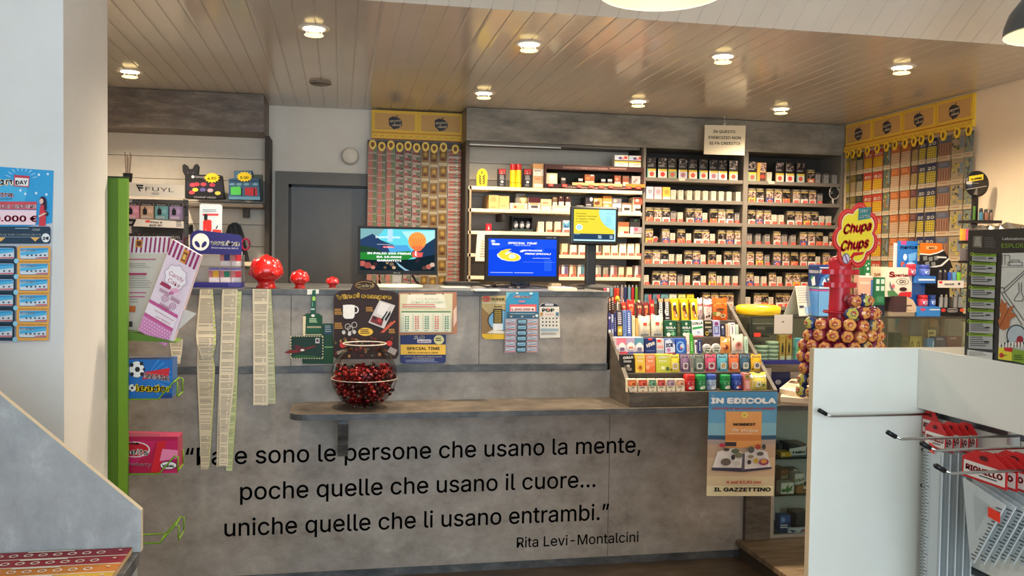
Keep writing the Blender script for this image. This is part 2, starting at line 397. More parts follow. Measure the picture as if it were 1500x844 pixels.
for x, y, nm, px in ((.926, 2.50, 'white inside, hanging near the top middle', 0), (2.40, 2.60, 'hanging in the top right corner', 1)):
    zr = 2.24; t = thing('pendant_lamp', 'dome pendant lamp, lit bulb, '+nm, 'pendant lamp', (x, y, zr), 'dome pendant lamps')
    R = .185; out = C((84, 86, 88), .4); g = G()
    pr = [(R, 0), (R*.985, .03), (R*.90, .075), (R*.72, .12), (R*.48, .15), (R*.22, .165), (.035, .17)]
    g.lathe((x, y, zr), pr, out, 40, capb=False, capt=False); g.build('dome_shade', t)
    g = G(); g.lathe((x, y, zr), [(r-.004 if r > .05 else r, h-.004 if h > 0 else 0) for r, h in pr]+[(.001, .165)], C((150, 146, 116), .5), 40, capb=False, capt=False)
    g.lathe((x, y, zr), [(R-.004, 0), (R-.001, -.003), (R+.001, 0)], C((226, 224, 196), .4), 40, capb=False, capt=False); g.build('inner_reflector', t)
    g = G(); g.lathe((x, y, zr), [(.035, .168), (.033, .21), (.02, .225)], out, 20); g.build('socket_cap', t)
    g = G(); g.tube([(x, y, zr+.22), (x, y, CZ+(YS-y)*.69)], .004, BLACK); g.build('cord', t)
    g = G(); g.ell((x, y, zr+.055), (.07, .07, .07), EM((255, 246, 226), 4.5), 20, 12); g.lathe((x, y, zr), [(.03, .11), (.025, .165)], CHROME, 16); g.build('bulb', t)
    l = bpy.data.lights.new('pendant_bulb_light', 'POINT'); l.energy = PENDANT_W; l.shadow_soft_size = .07; l.color = (1, .88, .68)
    o = bpy.data.objects.new('pendant_bulb_light', l); COL.objects.link(o); o.parent = t; o.location = (0, 0, -.04)
a = PY(513, 228, 5.77)
t = thing('wall_siren', 'round white alarm siren fixed on the wall above the grey door', 'siren', (a[0], 5.83, a[2]))
g = G(); g.lathe((a[0], 5.83, a[2]), [(.050, 0), (.052, -.05), (.050, -.064), (.044, -.07), (.0001, -.071)], C((226, 218, 204), .4), 28, 'y'); g.build('housing', t)
g = G(); g.lathe((a[0], 5.83, a[2]), [(.058, -.0005), (.058, -.006), (.05, -.007)], C((206, 198, 184), .4), 28, 'y'); g.build('wall_plate', t)

# ================================================================== the service counter
YC = 4.0
ctr = thing('service_counter', 'long grey concrete-look shop counter with a quotation lettered on its front', 'counter', (.3, 4.4, 0))
XA, XU, XE = -1.45, 1.245, 1.955
g = G()
def panels(g, xs, z0, z1, y, m):
    for a, b in zip(xs[:-1], xs[1:]): g.box(a+.0012, b-.0012, y, y+.02, z0, z1, m)
panels(g, (XA, 1.266, 2.09), .036, .93, YC, CONCRETE); g.box(XA, 2.09, YC+.004, YC+.03, .036, .93, C((40, 38, 36)))
g.build('lower_front', ctr)
g = G(); panels(g, (XA, -.93, -.209, .632, XU), .963, 1.276, YC, CONCRETE); g.box(XA, XU-.001, YC+.004, YC+.03, .93, 1.276, C((40, 38, 36)))
g.box(XU-.02, XU, YC+.02, 4.85, .80, 1.276, CONCRETE_B); g.build('upper_front', ctr)
g = G(); g.bbox(XA, XU+.004, YC-.012, 4.85, 1.276, 1.302, CONCRETE_D, .002); g.build('counter_top', ctr)
g = G(); g.bbox(XA, XU, YC-.014, YC+.02, .931, .963, CONCRETE_D, .002); g.build('ledge_strip', ctr)
g = G(); g.box(XA, 2.09, YC+.02, YC+.04, 0, .036, CONCRETE_D); g.box(XA, 2.0, YC-.002, YC+.02, 0, .036, CONCRETE_D); g.build('kick_plate', ctr)
# projecting shelf with a rounded left end
g = G(); xs0 = PY(424, 600, 3.72)[0]; out = []
for i in range(7):
    a = math.radians(90*i/6); out.append((xs0+.07-.07*math.sin(a), 3.68+.07-.07*math.cos(a)))
out += [(xs0, 3.95), (xs0+.05, YC), (2.8, YC), (2.8, 3.68)]
g.prism([(x, y, .80) for x, y in out], [(x, y, .775) for x, y in out], CONCRETE_B, CONCRETE_D)
g.box(XU+.002, 2.8, YC, 4.25, .775, .80, CONCRETE_B); g.build('front_shelf', ctr)
g = G(); bx = .022; g.prism([(bx-.024, 3.77, .775), (bx-.024, 3.99, .775), (bx-.024, 3.99, .56), (bx-.024, 3.97, .56), (bx-.024, 3.77, .74)],
                          [(bx+.020, 3.77, .775), (bx+.020, 3.99, .775), (bx+.020, 3.99, .56), (bx+.020, 3.97, .56), (bx+.020, 3.77, .74)], CONCRETE_D); g.build('shelf_bracket', ctr)
g = G(); g.box(1.957, 2.088, 3.97, YC, .09, .775, CONCRETE_B); g.build('end_post', ctr)
INK = C((30, 29, 29), .5)
def ql(s, x0, x1, y0, y1, h):
    g = G(); p0 = PY(x0, y0, YC); p1 = PY(x1, y1, YC); c = CV(g, face((p0[0], YC, p0[2]), (1, 0, 0), (0, 0, -1), (0, -1, 0)), .0006); c.t(s, 0, p1[0]-p0[0], 0, h, INK, .009); g.build('lettering', ctr, label='black lettering of the quotation')
ql('\u201cRare sono le persone che usano la mente,', 272, 938, 682, 664, .108)
ql('poche quelle che usano il cuore\u2026', 352, 872, 732.5, 713.5, .108)
ql('uniche quelle che li usano entrambi.\u201d', 329, 892, 786, 761, .108)
ql('Rita Levi-Montalcini', 757, 935, 802.5, 795, .068)

# low wooden platform on the floor in front of the display cabinet
g = G(); g.bbox(1.92, 3.3, 2.5, 3.995, .062, .088, PLANK, .003)
pl = thing('wooden_platform', 'low brown wooden platform on the floor right of the counter', 'platform', (2.6, 3.2, 0)); g.build('top_board', pl)
g = G(); g.box(1.935, 3.28, 2.52, 3.99, 0, .062, C((72, 62, 52))); g.build('base', pl)
# ================================================================== things on the counter top
ZT0 = 1.302
# three red glazed pine-cone vases of falling size
def vase(px, yb, yt, wpx, label):
    fr = PZ(px, yb, ZT0); s = 1292/(fr[1]/math.cos(0.2)+.1); Y = fr[1]+wpx/2/330*.6; c = PY(px, yb, Y); x = c[0]
    R = (PY(px+wpx/2, yb, Y)[0]-PY(px-wpx/2, yb, Y)[0])/2; H = PY(px, yt, Y)[2]-ZT0
    t = thing('ceramic_pine_cone', label, 'ornament', (x, Y, ZT0), 'red ceramic ornaments on the counter')
    g = G(); g.lathe((x, Y, ZT0), [(R*.58, 0), (R*.60, H*.05), (R*.52, H*.10), (R*.50, H*.18), (R*.56, H*.22)], RED, 28); g.build('foot', t)
    g = G(); prof = [(R*.56, .22), (R*.86, .32), (R*.99, .45), (R, .56), (R*.93, .68), (R*.74, .80), (R*.46, .90), (R*.2, .96), (.0005, 1.0)]
    n = 36; vs = []; fs = []
    for j, (r, h) in enumerate(prof):
        for k in range(n):
            a = 2*math.pi*k/n; rr = r*(1+.018*abs(math.sin(3*a+j*.5))-.01); vs.append((x+rr*math.cos(a), Y+rr*math.sin(a), ZT0+h*H))
    for j in range(len(prof)-1):
        for k in range(n): fs.append((j*n+k, j*n+(k+1) % n, (j+1)*n+(k+1) % n, (j+1)*n+k))
    g.add(vs, fs, RED, True); g.build('body', t)
    g = G()
    for k in range(5):
        a = 2*math.pi*k/5-.1
        for dz, rr in ((.52, 1.0), (.72, .86)):
            c2 = Vector((x+R*rr*.90*math.cos(a+dz), Y+R*rr*.90*math.sin(a+dz), ZT0+H*dz)); rot = Matrix.Rotation(a+dz, 3, 'Z') @ Matrix.Rotation(-.35, 3, 'Y')
            g.ell(c2, (R*.12, R*.36, H*.17), RED, 12, 8, rot)
    g.build('scales', t)
vase(390, 423, 372.5, 49, 'largest red glazed ceramic pine cone, leftmost on the counter')
vase(439, 423, 394.5, 28, 'middle-sized red glazed ceramic pine cone between the two others')
vase(487, 421.5, 405, 19.5, 'smallest red glazed ceramic pine cone, beside the brown sign')

# left flat monitor
def monitor(px0, py0, px1, py1, Y, label, screen, ins, base, neck):
    a = PY(px0, py0, Y); b = PY(px1, py1, Y); x0, x1, z1, z0 = a[0], b[0], a[2], b[2]
    t = thing('flat_monitor', label, 'monitor', ((x0+x1)/2, Y+.03, ZT0))
    g = G(); l, tp, r, bt = ins; g.bbox(x0, x1, Y+.004, Y+.045, z0, z1, C((16, 16, 18), .5), .004)
    g.box(x0, x0+l, Y, Y+.006, z0, z1, C((14, 14, 16), .5)); g.box(x1-r, x1, Y, Y+.006, z0, z1, C((14, 14, 16), .5)); g.box(x0+l, x1-r, Y, Y+.006, z1-tp, z1, C((14, 14, 16), .5)); g.box(x0+l, x1-r, Y, Y+.006, z0, z0+bt, C((14, 14, 16), .5))
    g.build('casing', t)
    g = G(); O = (x0+l, Y+.0032, z1-tp); cv = CV(g, face(O, (x1-r-x0-l, 0, 0), (0, 0, -(z1-tp-z0-bt)), (0, -1, 0)), .0001, em=1.0); screen(cv); g.build('screen', t)
    g = G(); xc = (x0+x1)/2; bc, bw = base; g.lathe((xc, Y+.06, ZT0), [(bw, 0), (bw, .006), (bw*.9, .012), (.02, .016)], bc, 30); g.build('stand_base', t)
    g = G(); g.bbox(xc-neck[1], xc+neck[1], Y+.05, Y+.075, ZT0+.012, z0+.12, neck[0]); g.build('stand_neck', t)
    return t, (x0, x1, z0, z1)
def scr1(c):
    c.r(0, 0, 1, 1, (96, 206, 220)); c.pts([(0, .0), (.32, 0), (.2, .25), (0, .3)], (120, 168, 172)); c.pts([(.55, .05), (1, .02), (1, .35), (.7, .4)], (170, 226, 224))
    c.pts([(0, .26), (.16, .12), (.27, .27), (.5, .42), (.5, .6), (0, .6)], (40, 62, 96)); c.pts([(1, .2), (.82, .42), (.6, .6), (1, .8)], (34, 56, 82)); c.pts([(.35, .4), (.62, .38), (.7, .55), (.4, .58)], (76, 158, 214))
    c.pts([(0, .56), (.35, .57), (.66, .52), (.72, .66), (.6, .76), (0, .76)], (40, 128, 50)); c.pts([(0, .40), (.2, .46), (.3, .56), (0, .57)], (38, 66, 48))
    c.pts([(0, .74), (.4, .76), (.7, .72), (1, .60), (1, 1), (0, 1)], (20, 34, 42))
    for x, y, r, q in ((.03, .84, .045, (176, 92, 82)), (.10, .88, .05, (150, 74, 66)), (.17, .93, .03, (190, 120, 104)), (.20, .85, .03, (60, 40, 40)), (.92, .90, .04, (172, 96, 84)), (.97, .85, .035, (200, 170, 150)), (.86, .93, .03, (90, 60, 54)), (.42, .85, .03, (120, 100, 80)), (.36, .82, .02, (150, 122, 90)), (.45, .93, .025, (196, 160, 120)), (.33, .93, .02, (120, 90, 60))): c.e(x, y, r, r*1.5, q)
    c.pts([(.47, .78), (.52, .84), (.6, .95), (.66, 1), (.6, 1), (.52, .9)], (140, 180, 200))
    c.e(.76, .28, .122, .22, (236, 152, 72)); c.pts([(.66, .40), (.86, .40), (.80, .52), (.73, .52)], (238, 118, 72))
    for k in range(6): c.pts([(.655+k*.04, .2), (.665+k*.04, .2), (.735+k*.011, .5), (.728+k*.011, .5)], (214, 108, 56))
    c.pts([(.69, .55), (.74, .52), (.80, .56), (.84, .55), (.83, .66), (.70, .68)], (226, 92, 84)); c.pts([(.735, .52), (.75, .52), (.755, .66), (.73, .62)], (240, 236, 230)); c.r(.74, .68, .79, .8, (44, 40, 48))
    c.t('SuperEnalotto', .20, .53, .22, .07, (226, 240, 244), .02); c.r(.36, .0, .43, .30, (176, 214, 236))
    c.lines(.22, .46, .37, .385, 1, (230, 238, 240)); c.r(.30, .41, .45, .455, (214, 60, 70)); c.t('16 ottobre', .31, .44, .447, .026, (250, 250, 250), .02)
    for i, s in enumerate(('IN PALIO 200 PREMI', 'DA 10.000\u20ac', 'GARANTITI')): c.tc(s, .385, .61+i*.085, .06, (250, 252, 252), .035)
m1, e = monitor(524.5, 331, 640, 403, 4.38, 'left black monitor showing a hot-air balloon picture, above the brown sign', scr1, (.012, .012, .012, .020), (C((226, 214, 190), .45), .13), (C((206, 198, 190), .4), .022))
g = G(); CV(g, face((e[0], 4.38, e[3]), (e[1]-e[0], 0, 0), (0, 0, -(e[3]-e[2])), (0, -1, 0))).t('Benq', .45, .53, .975, .035, (210, 210, 212), .01); g.build('badge', m1)
for px in (556, 604):
    a = PY(px, 403, 4.43); b = PY(px+(14 if px > 580 else 2), 423, 4.43); g = G(); g.tube([(a[0], 4.44, a[2]), ((a[0]+b[0])/2-.004, 4.44, (a[2]+b[2])/2), (b[0], 4.44, ZT0+.004)], .006, BLACK); g.build('cable', m1)
def scr2(c):
    c.r(0, 0, 1, 1, (18, 70, 222)); c.pts([(0, 0), (1, 0), (1, .25), (.3, .2), (0, .32)], (30, 82, 226)); c.r(.82, .55, .93, .86, (40, 92, 224)); c.r(.7, .22, .82, .42, (34, 86, 226))
    c.e(.065, .08, .034, .042, (220, 236, 240)); c.rr(.045, .125, .165, .175, .024, (236, 240, 244)); c.t('10', .03, .10, .11, .055, (30, 90, 200), .03)
    c.t('SPECIAL TIME', .28, .70, .135, .068, (250, 250, 250), .025, it=.22); c.t('DALLE 16 ALLE 18', .38, .61, .178, .027, (236, 240, 250), .015, it=.2)
    o = [(.345+.18*math.cos(a), .445+.195*math.sin(a)) for a in [math.radians(t) for t in range(20, 306, 13)]]
    c.pts([(.345, .34), (.25, .34), (.16, .37), (.125, .42), (.13, .48), (.19, .56), (.28, .60), (.38, .605), (.445, .575), (.475, .52), (.465, .46), (.43, .41), (.38, .38), (.30, .36)], (240, 240, 236))
    c.pts([(.335, .27), (.255, .28), (.175, .33), (.14, .42), (.18, .52), (.28, .59), (.38, .595), (.45, .56), (.46, .48), (.41, .415), (.32, .37), (.26, .43), (.235, .40), (.29, .33)], (236, 214, 58))
    c.e(.345, .47, .055, .065, (246, 240, 190)); c.e(.345, .475, .03, .038, (200, 214, 240)); c.t('6', .46, .505, .35, .085, (250, 250, 250), .04, it=.25); c.t('ESTRAZIONI', .51, .78, .325, .052, (250, 250, 250), .035, it=.25); c.t('PREMI SPECIALI', .53, .91, .415, .055, (250, 250, 250), .03, it=.25)
    c.t('prossima estrazione', .65, .90, .52, .03, (220, 232, 250), .01, it=.25); c.r(.5, .615, .98, .622, (110, 150, 240)); c.lines(.03, .36, .905, .925, 1, (200, 214, 250), .6, 0); c.lines(.38, .66, .905, .925, 1, (220, 230, 250), .6, 0)
m2, e = monitor(712, 343.5, 818.5, 413, 4.42, 'middle black monitor with a blue screen and a big yellow six', scr2, (.014, .020, .014, .028), (C((26, 26, 30), .25), .15), (C((20, 20, 24), .3), .05))
g = G(); CV(g, face((e[0], 4.42, e[3]), (e[1]-e[0], 0, 0), (0, 0, -(e[3]-e[2])), (0, -1, 0)), .0006).t('10eLotto', .82, .89, .05, .022, (220, 220, 224)).t('LIVE', .91, .95, .05, .022, (220, 220, 224)); g.build('badge', m2)
# till screen on a pole
Y = 4.62; a = PY(836.5, 301.5, Y); b = PY(905.5, 360, Y); tl = thing('till_screen', 'black square till screen on a tall pole, yellow and blue advert', 'till display', (PY(866, 415, Y+.06)[0], Y+.06, ZT0))
g = G(); g.bbox(a[0], b[0], Y, Y+.035, b[2], a[2], C((18, 18, 20), .3), .012); g.build('casing', tl)
g = G(); c = CV(g, face((a[0]+.017, Y-.0006, a[2]-.017), (b[0]-a[0]-.034, 0, 0), (0, 0, -(a[2]-b[2]-.040)), (0, -1, 0)), .0001, em=1.0)
c.r(0, 0, 1, 1, (196, 240, 248)); c.r(0, 0, .97, .77, (232, 212, 62)); c.pts([(.60, 0), (1, 0), (1, .65), (.9, .62), (.76, .52), (.65, .35), (.60, .15)], (160, 222, 240)); c.pts([(.63, 0), (1, 0), (1, .60), (.9, .57), (.79, .48), (.68, .33), (.63, .15)], (168, 234, 246))
for i, s in enumerate(('Acquista', "i biglietti Trenitalia", 'e viaggia in Italia', "e all'Europa")): c.t(s, .05, (.28, .54, .50, .33)[i], .15+i*.085, .045, (90, 84, 30), .01)
c.e(.13, .57, .085, .10, (240, 246, 214)); c.e(.13, .57, .05, .06, (110, 190, 226)); c.e(.13, .57, .03, .036, (200, 230, 240)); c.t('Freccia', .76, .94, .14, .06, (96, 170, 200), .0, it=.3)
c.lines(.75, .93, .22, .52, 6, (96, 150, 190), .2, .3); c.r(0, .77, .97, .955, (42, 66, 92)); c.lines(.02, .18, .78, .81, 1, (180, 220, 230)); c.lines(.58, .68, .82, .93, 3, (200, 230, 240), .5); c.lines(.86, .95, .82, .93, 3, (200, 230, 240), .5); g.build('screen', tl)
x0 = PY(858, 380, Y+.06)[0]; x1 = PY(872, 380, Y+.06)[0]
g = G(); g.bbox(x0, x1, Y+.04, Y+.085, ZT0+.008, a[2]-.05, C((22, 22, 24), .35), .006); g.build('pole', tl)
g = G(); g.prism([(x0-.09, Y-.04, ZT0), (x1+.09, Y-.04, ZT0), (x1+.09, Y+.14, ZT0), (x0-.09, Y+.14, ZT0)], [(x0-.05, Y, ZT0+.014), (x1+.05, Y, ZT0+.014), (x1+.05, Y+.11, ZT0+.014), (x0-.05, Y+.11, ZT0+.014)], C((24, 24, 26), .4)); g.build('foot_plate', tl)
# flat clutter on the counter top
def flat(name, label, cat, px0, px1, py, dep, h, col, z=ZT0, skew=0.0):
    a = PZ(px0, py, z); b = PZ(px1, py, z); g = G(); y = (a[1]+b[1])/2
    g.prism([(a[0], y, z), (b[0], y, z), (b[0]+skew, y+dep, z), (a[0]+skew, y+dep, z)], [(a[0]+.002, y, z+h), (b[0]-.002, y, z+h), (b[0]+skew-.002, y+dep, z+h), (a[0]+skew, y+dep, z+h)], C(col))
    return g.build(name, label=label, cat=cat)
flat('writing_pad', 'cream paper pad lying on the counter right of the blue monitor', 'pad', 815, 845, 426.2, .16, .014, (230, 218, 196))
flat('paper_slip', 'white paper slip lying left of the blue monitor', 'paper', 698, 733, 426.8, .10, .006, (232, 228, 214))
flat('carton', 'small tan carton behind the cream pad', 'box', 808, 822, 422.5, .06, .025, (176, 158, 130))
flat('plastic_wallet', 'clear crumpled wallet of papers on the counter left of the blue monitor', 'wallet', 650, 690, 425.5, .2, .012, (150, 148, 146))
flat('keyboard', 'dark keyboard lying on the counter behind the plastic wallet', 'keyboard', 655, 704, 418.5, .18, .018, (46, 44, 44))
flat('tray', 'shallow dark tray lying at the foot of the till screen', 'tray', 838, 856, 424.0, .12, .01, (60, 56, 52))
g = G(); pts = []
for i in range(30):
    t = i/29; p = PZ(690+85*t, 421+2.5*math.sin(t*9), ZT0); pts.append((p[0], p[1]+.05*math.sin(t*14), ZT0+.006+.012*abs(math.sin(t*11))))
g.tube(pts, .004, BLACK, 6); g.build('cable', label='loose black cable lying along the counter top by the monitors', cat='cable')

# navy vape display
Y = 4.12; wk = thing('vape_display', 'navy and clear vape display with a round alien-face logo', 'display stand', (PY(316, 422, Y)[0], Y, ZT0))
g = G(); sheet(g, [(278.5, 372), (278.5, 345), (283, 339), (290, 337), (350, 344), (354, 348), (354, 373.5)], Y, .008, (44, 42, 108)); c = CV(g, fY(Y))
c.e(294, 354.5, 12.6, 12.8, (240, 236, 230)); c.pts([(285, 354), (288, 352.8), (291.5, 356), (293, 360.5), (292, 363), (288.5, 361.5), (285.6, 358)], (44, 42, 108)); c.pts([(303, 354.6), (300, 353.2), (296.5, 356.4), (295, 360.8), (296, 363.2), (299.5, 361.8), (302.5, 358.4)], (44, 42, 108))
c.t('waka', 309, 350, 358.5, 9.2, (240, 238, 236), .03, 1.5); c.t('Empowered by RELX', 310, 349, 363.8, 2.8, (220, 218, 230), .0, 1.2); g.build('logo_board', wk)
g = G(); x0, x1 = PY(280, 420, Y)[0], PY(354, 420, Y)[0]; z0 = PY(316, 373, Y)[2]
g.box(x0, x0+.003, Y, Y+.12, ZT0+.02, z0, CLEAR); g.box(x1-.003, x1, Y, Y+.12, ZT0+.02, z0, CLEAR); g.box(x0, x1, Y+.117, Y+.12, ZT0+.02, z0, C((150, 146, 142), .3)); g.box(x0, x1, Y+.03, Y+.115, z0-.004, z0, CLEAR); g.box(x0, x1, Y+.03, Y+.115, ZT0+.093, ZT0+.096, CLEAR); g.build('clear_case', wk)
g = G(); g.box(x0, x1, Y-.012, Y+.12, ZT0, ZT0+.022, C((48, 44, 120))); p = PY(334, 417, Y-.012); g.box(p[0], p[0]+.055, Y-.0135, Y-.012, ZT0+.003, ZT0+.02, C((70, 66, 140))); g.build('base', wk)
g = G(); sheet(g, [(292, 338), (292.5, 301), (294, 298.5), (323, 299.5), (325.5, 302), (325, 341)], Y+.012, .003, (206, 216, 220)); c = CV(g, fY(Y+.012))
c.lines(297, 322, 307, 312, 2, (110, 120, 130), .4); c.r(297, 313, 320, 316, (206, 60, 60)); c.rr(297.5, 322, 310, 339.5, 3, (226, 52, 44)); c.rr(299, 313.5, 304, 323, 2, (30, 26, 28)); c.t('waka', 300, 302.5, 337, 2.5, (250, 220, 216)); c.pts([(312, 336), (324, 337), (324.5, 341), (311, 340)], (226, 66, 52)); c.pts([(316, 334), (318.5, 330), (319.5, 331), (317, 336)], (40, 34, 40)); g.build('header_card', wk)
for i, (bx0, by1, cc) in enumerate(((306, 417, (226, 170, 52)), (322.5, 417, (40, 122, 96)), (339, 417, (206, 60, 68)), (322.5, 394, (48, 56, 110)), (339, 394, (198, 44, 52)))):
    yy = Y+.035; a = PY(bx0, by1, yy); w = .045; zz = ZT0+.0225 if by1 > 400 else ZT0+.0965; g = G(); hh = .066
    g.box(a[0], a[0]+w, yy, yy+.02, zz, zz+hh, C((214, 200, 202))); c = CV(g, face((a[0], yy, zz+hh), (w, 0, 0), (0, 0, -hh), (0, -1, 0))); c.r(0, 0, 1, .16, (120, 110, 170)); c.r(0, .2, 1, .66, (196, 120, 120)); c.pts([(.35, .25), (.9, .22), (.95, .62), (.4, .66)], cc); c.e(.72, .45, .2, .16, cc); c.lines(.1, .9, .72, .95, 3, (236, 230, 226), .5)
    g.build('vape_pack', label=('boxed vape with a %s picture in the navy vape display, ' % ('yellow', 'green', 'red', 'dark blue', 'bright red')[i])+('lower row' if i < 3 else 'upper row'), cat='vape', group='boxed vapes in the navy display')
# white and clear vape display with the angular F logo
Y = 4.42; fy = thing('vape_display', 'white-signed clear vape display behind the green rack', 'display stand', (PY(228, 420, Y)[0], Y+.05, ZT0))
g = G(); sheet(g, [(183, 287), (183, 266.5), (269.5, 271.5), (269.5, 290)], Y, .006, (226, 214, 198)); c = CV(g, fY(Y)); c.t('FUYL', 213, 254.5, 279.5, 8.2, (34, 32, 32), .0, 2)
for dx, dy in ((0, 0), (0, 3.4)): c.pts([(201+dx, 270.4+dy), (210.5, 270.9+dy), (209, 273.2+dy), (203.5, 272.9+dy)], (34, 32, 32))
c.pts([(199, 270.2), (201.5, 270.4), (206.5, 280.6), (204.2, 280.2)], (34, 32, 32)); c.lines(222, 236, 282.5, 286, 2, (80, 76, 72), .4); g.build('sign_board', fy)
x0, x1 = PY(184, 330, Y)[0], PY(269.5, 330, Y)[0]; z1 = PY(228, 290, Y)[2]
g = G(); g.box(x1-.004, x1, Y, Y+.13, ZT0, z1, CLEAR); g.box(x0, x0+.004, Y, Y+.13, ZT0, z1, CLEAR); g.box(x0, x1, Y+.128, Y+.132, ZT0, z1, C((70, 66, 64), .3))
for py in (321, 396): z = PY(228, py, Y)[2]; g.box(x0+.004, x1-.004, Y, Y+.128, z-.005, z, C((120, 112, 104)))
g.build('clear_case', fy)
g = G(); sheet(g, [(183, 331), (183, 320), (269, 324.5), (269, 334.5)], Y-.002, .003, (228, 216, 204)); c = CV(g, fY(Y-.002)); c.pts([(183.5, 330.8), (183.5, 320.2), (200, 321.2), (195, 331.4)], (30, 28, 28)); c.t('F', 186, 193, 329.5, 6.5, (226, 216, 206), .03, it=.2); c.r(213, 322.8, 220, 326, (230, 74, 60)); c.t('Fino a', 221, 237, 327, 3.8, (96, 86, 80), .015); c.t('800 tiri', 219, 237, 331.5, 3.8, (96, 86, 80), .015); c.lines(258, 267, 324, 333, 4, (90, 84, 80), .4); g.build('price_strip', fy)
for row, (yt, yb, nz) in enumerate(((297, 320, 'upper'), (342, 366, 'lower'))):
    for i, cc in enumerate(((198, 132, 150), (186, 150, 126), (96, 146, 150), (150, 124, 160))):
        yy = Y+.02; a = PY(184.5+i*21.3, yb, yy); b = PY(184.5+i*21.3+19, yt, yy); z = PY(228, 321 if row == 0 else 396, Y)[2] if row == 0 else ZT0; zb = z+.0005 if row == 0 else a[2]; zt = zb+(b[2]-a[2])
        if row == 1: zb = PY(228, 396, Y)[2]+.0005; zt = b[2]
        g = G(); g.box(a[0], b[0], yy, yy+.03, zb, zt, C(cc, .3)); c = CV(g, face((a[0], yy, zt), (b[0]-a[0], 0, 0), (0, 0, zb-zt), (0, -1, 0)))
        c.r(0, 0, 1, .18, (52, 46, 46)); c.t('FUYL', .15, .85, .145, .1, (214, 206, 200)); c.rr(.18, .36, .5, .74, .08, (30, 27, 30)); c.r(.28, .26, .4, .38, (60, 50, 54)); c.lines(.08, .92, .84, .97, 2, (216, 206, 204), .4); c.e(.72, .5, .2, .14, tuple(min(255, v+24) for v in cc))
        g.build('vape_pack', label='%s vape pack, %s row of the white-signed display, %s from left' % (('pink', 'tan', 'teal', 'lilac')[i], nz, ORD[i]), cat='vape', group='vape packs in the white-signed display')

# ================================================================== papers on the counter front
def ribbon(name, label, cols, group='betting slips hanging from the counter'):
    t = None; g = G()
    for pts, dy, col, lines, edge in cols:
        pass
        n = len(pts)
        for (a, b) in zip(pts[:-1], pts[1:]):
            d0 = dy+(a[3] if len(a) > 3 else 0); d1 = dy+(b[3] if len(b) > 3 else 0)
            q = [PY(a[0], a[2], YC-.016-d0), PY(a[1], a[2], YC-.016-d0), PY(b[1], b[2], YC-.016-d1), PY(b[0], b[2], YC-.016-d1)]
            g.prism([q[3], q[2], q[1], q[0]], [(p[0], p[1]+.0012, p[2]) for p in (q[3], q[2], q[1], q[0])], C(col, .7))
            rn = random.Random(int(a[0]*7+a[2])); m = max(1, int((b[2]-a[2])/2.1)) if lines else 0
            O, U, V = Vector(q[0]), Vector(q[1])-Vector(q[0]), Vector(q[3])-Vector(q[0]); U2 = Vector(q[2])-Vector(q[3])
            def fn(x, y, o, O=O, U=U, V=V, U2=U2): return tuple(O+V*y+(U*(1-y)+U2*y)*x+Vector((0, -o, 0)))
            c = CV(g, fn, .0003)
            for i in range(m):
                k = rn.random(); y = (i+.4)/m; hh = .35/m
                if k < .82: c.k = 0; c.r(.1, y, .58+.3*rn.random(), y+hh, (148, 136, 118) if k < .7 else (96, 88, 78)); c.k = 0; c.r(.74, y, .9, y+hh, (150, 138, 120))
            if edge:
                c.k = 1
                for i in range(max(1, int((b[2]-a[2])/6))):
                    m2 = max(1, int((b[2]-a[2])/6)); c.k = 1; c.pts([(.90, (i+.9)/m2), (1, (i+.5)/m2), (1, i/m2), (.90, (i+.3)/m2)], edge)
    return g.build(name, label=label, cat='receipt', group=group)
PAP = (232, 216, 186); PAP2 = (214, 198, 168); GE = (196, 206, 96)
ribbon('receipt_strip', 'short cream betting slip ending below the pink candy box', [([(248, 268, 497), (250, 267, 512), (252.5, 263.5, 533, .004)], .002, PAP, 1, None)])
ribbon('receipt_strip', 'long cream betting slip with a bulging fold, leftmost of the hanging slips', [([(289, 308, 500, .004), (288.5, 315, 540, .003), (291, 312, 600, .003), (294, 307, 681), (294.5, 304.5, 688)], .002, PAP2, 1, GE), ([(293, 311.5, 424, .014), (290, 314, 456, .012), (287, 316.5, 491, .012), (288.5, 316, 505, .016), (296, 311, 526.5, .008)], .004, PAP, 1, GE)])
ribbon('receipt_strip', 'longest cream betting slip, doubled, with a green edge', [([(325, 344, 430, .0), (322, 340, 520), (319, 334, 600), (317, 331, 684)], .002, PAP2, 1, None), ([(346, 354, 427), (343, 350, 500), (336, 346, 600), (331, 340, 690)], .003, (200, 206, 150), 1, GE), ([(326, 348, 424, .016), (324.5, 346, 470, .008), (321, 343, 560, .004), (322, 334, 640), (321, 334, 682)], .005, PAP, 1, None)])
ribbon('receipt_strip', 'wide cream betting slip under the largest red pine cone', [([(390, 397, 424, .014), (392, 401, 500, .004), (392, 404, 592)], .002, (206, 204, 168), 1, GE), ([(370, 394, 423.5, .016), (371, 392, 480, .008), (371, 392, 594, .002)], .005, PAP, 1, None)])

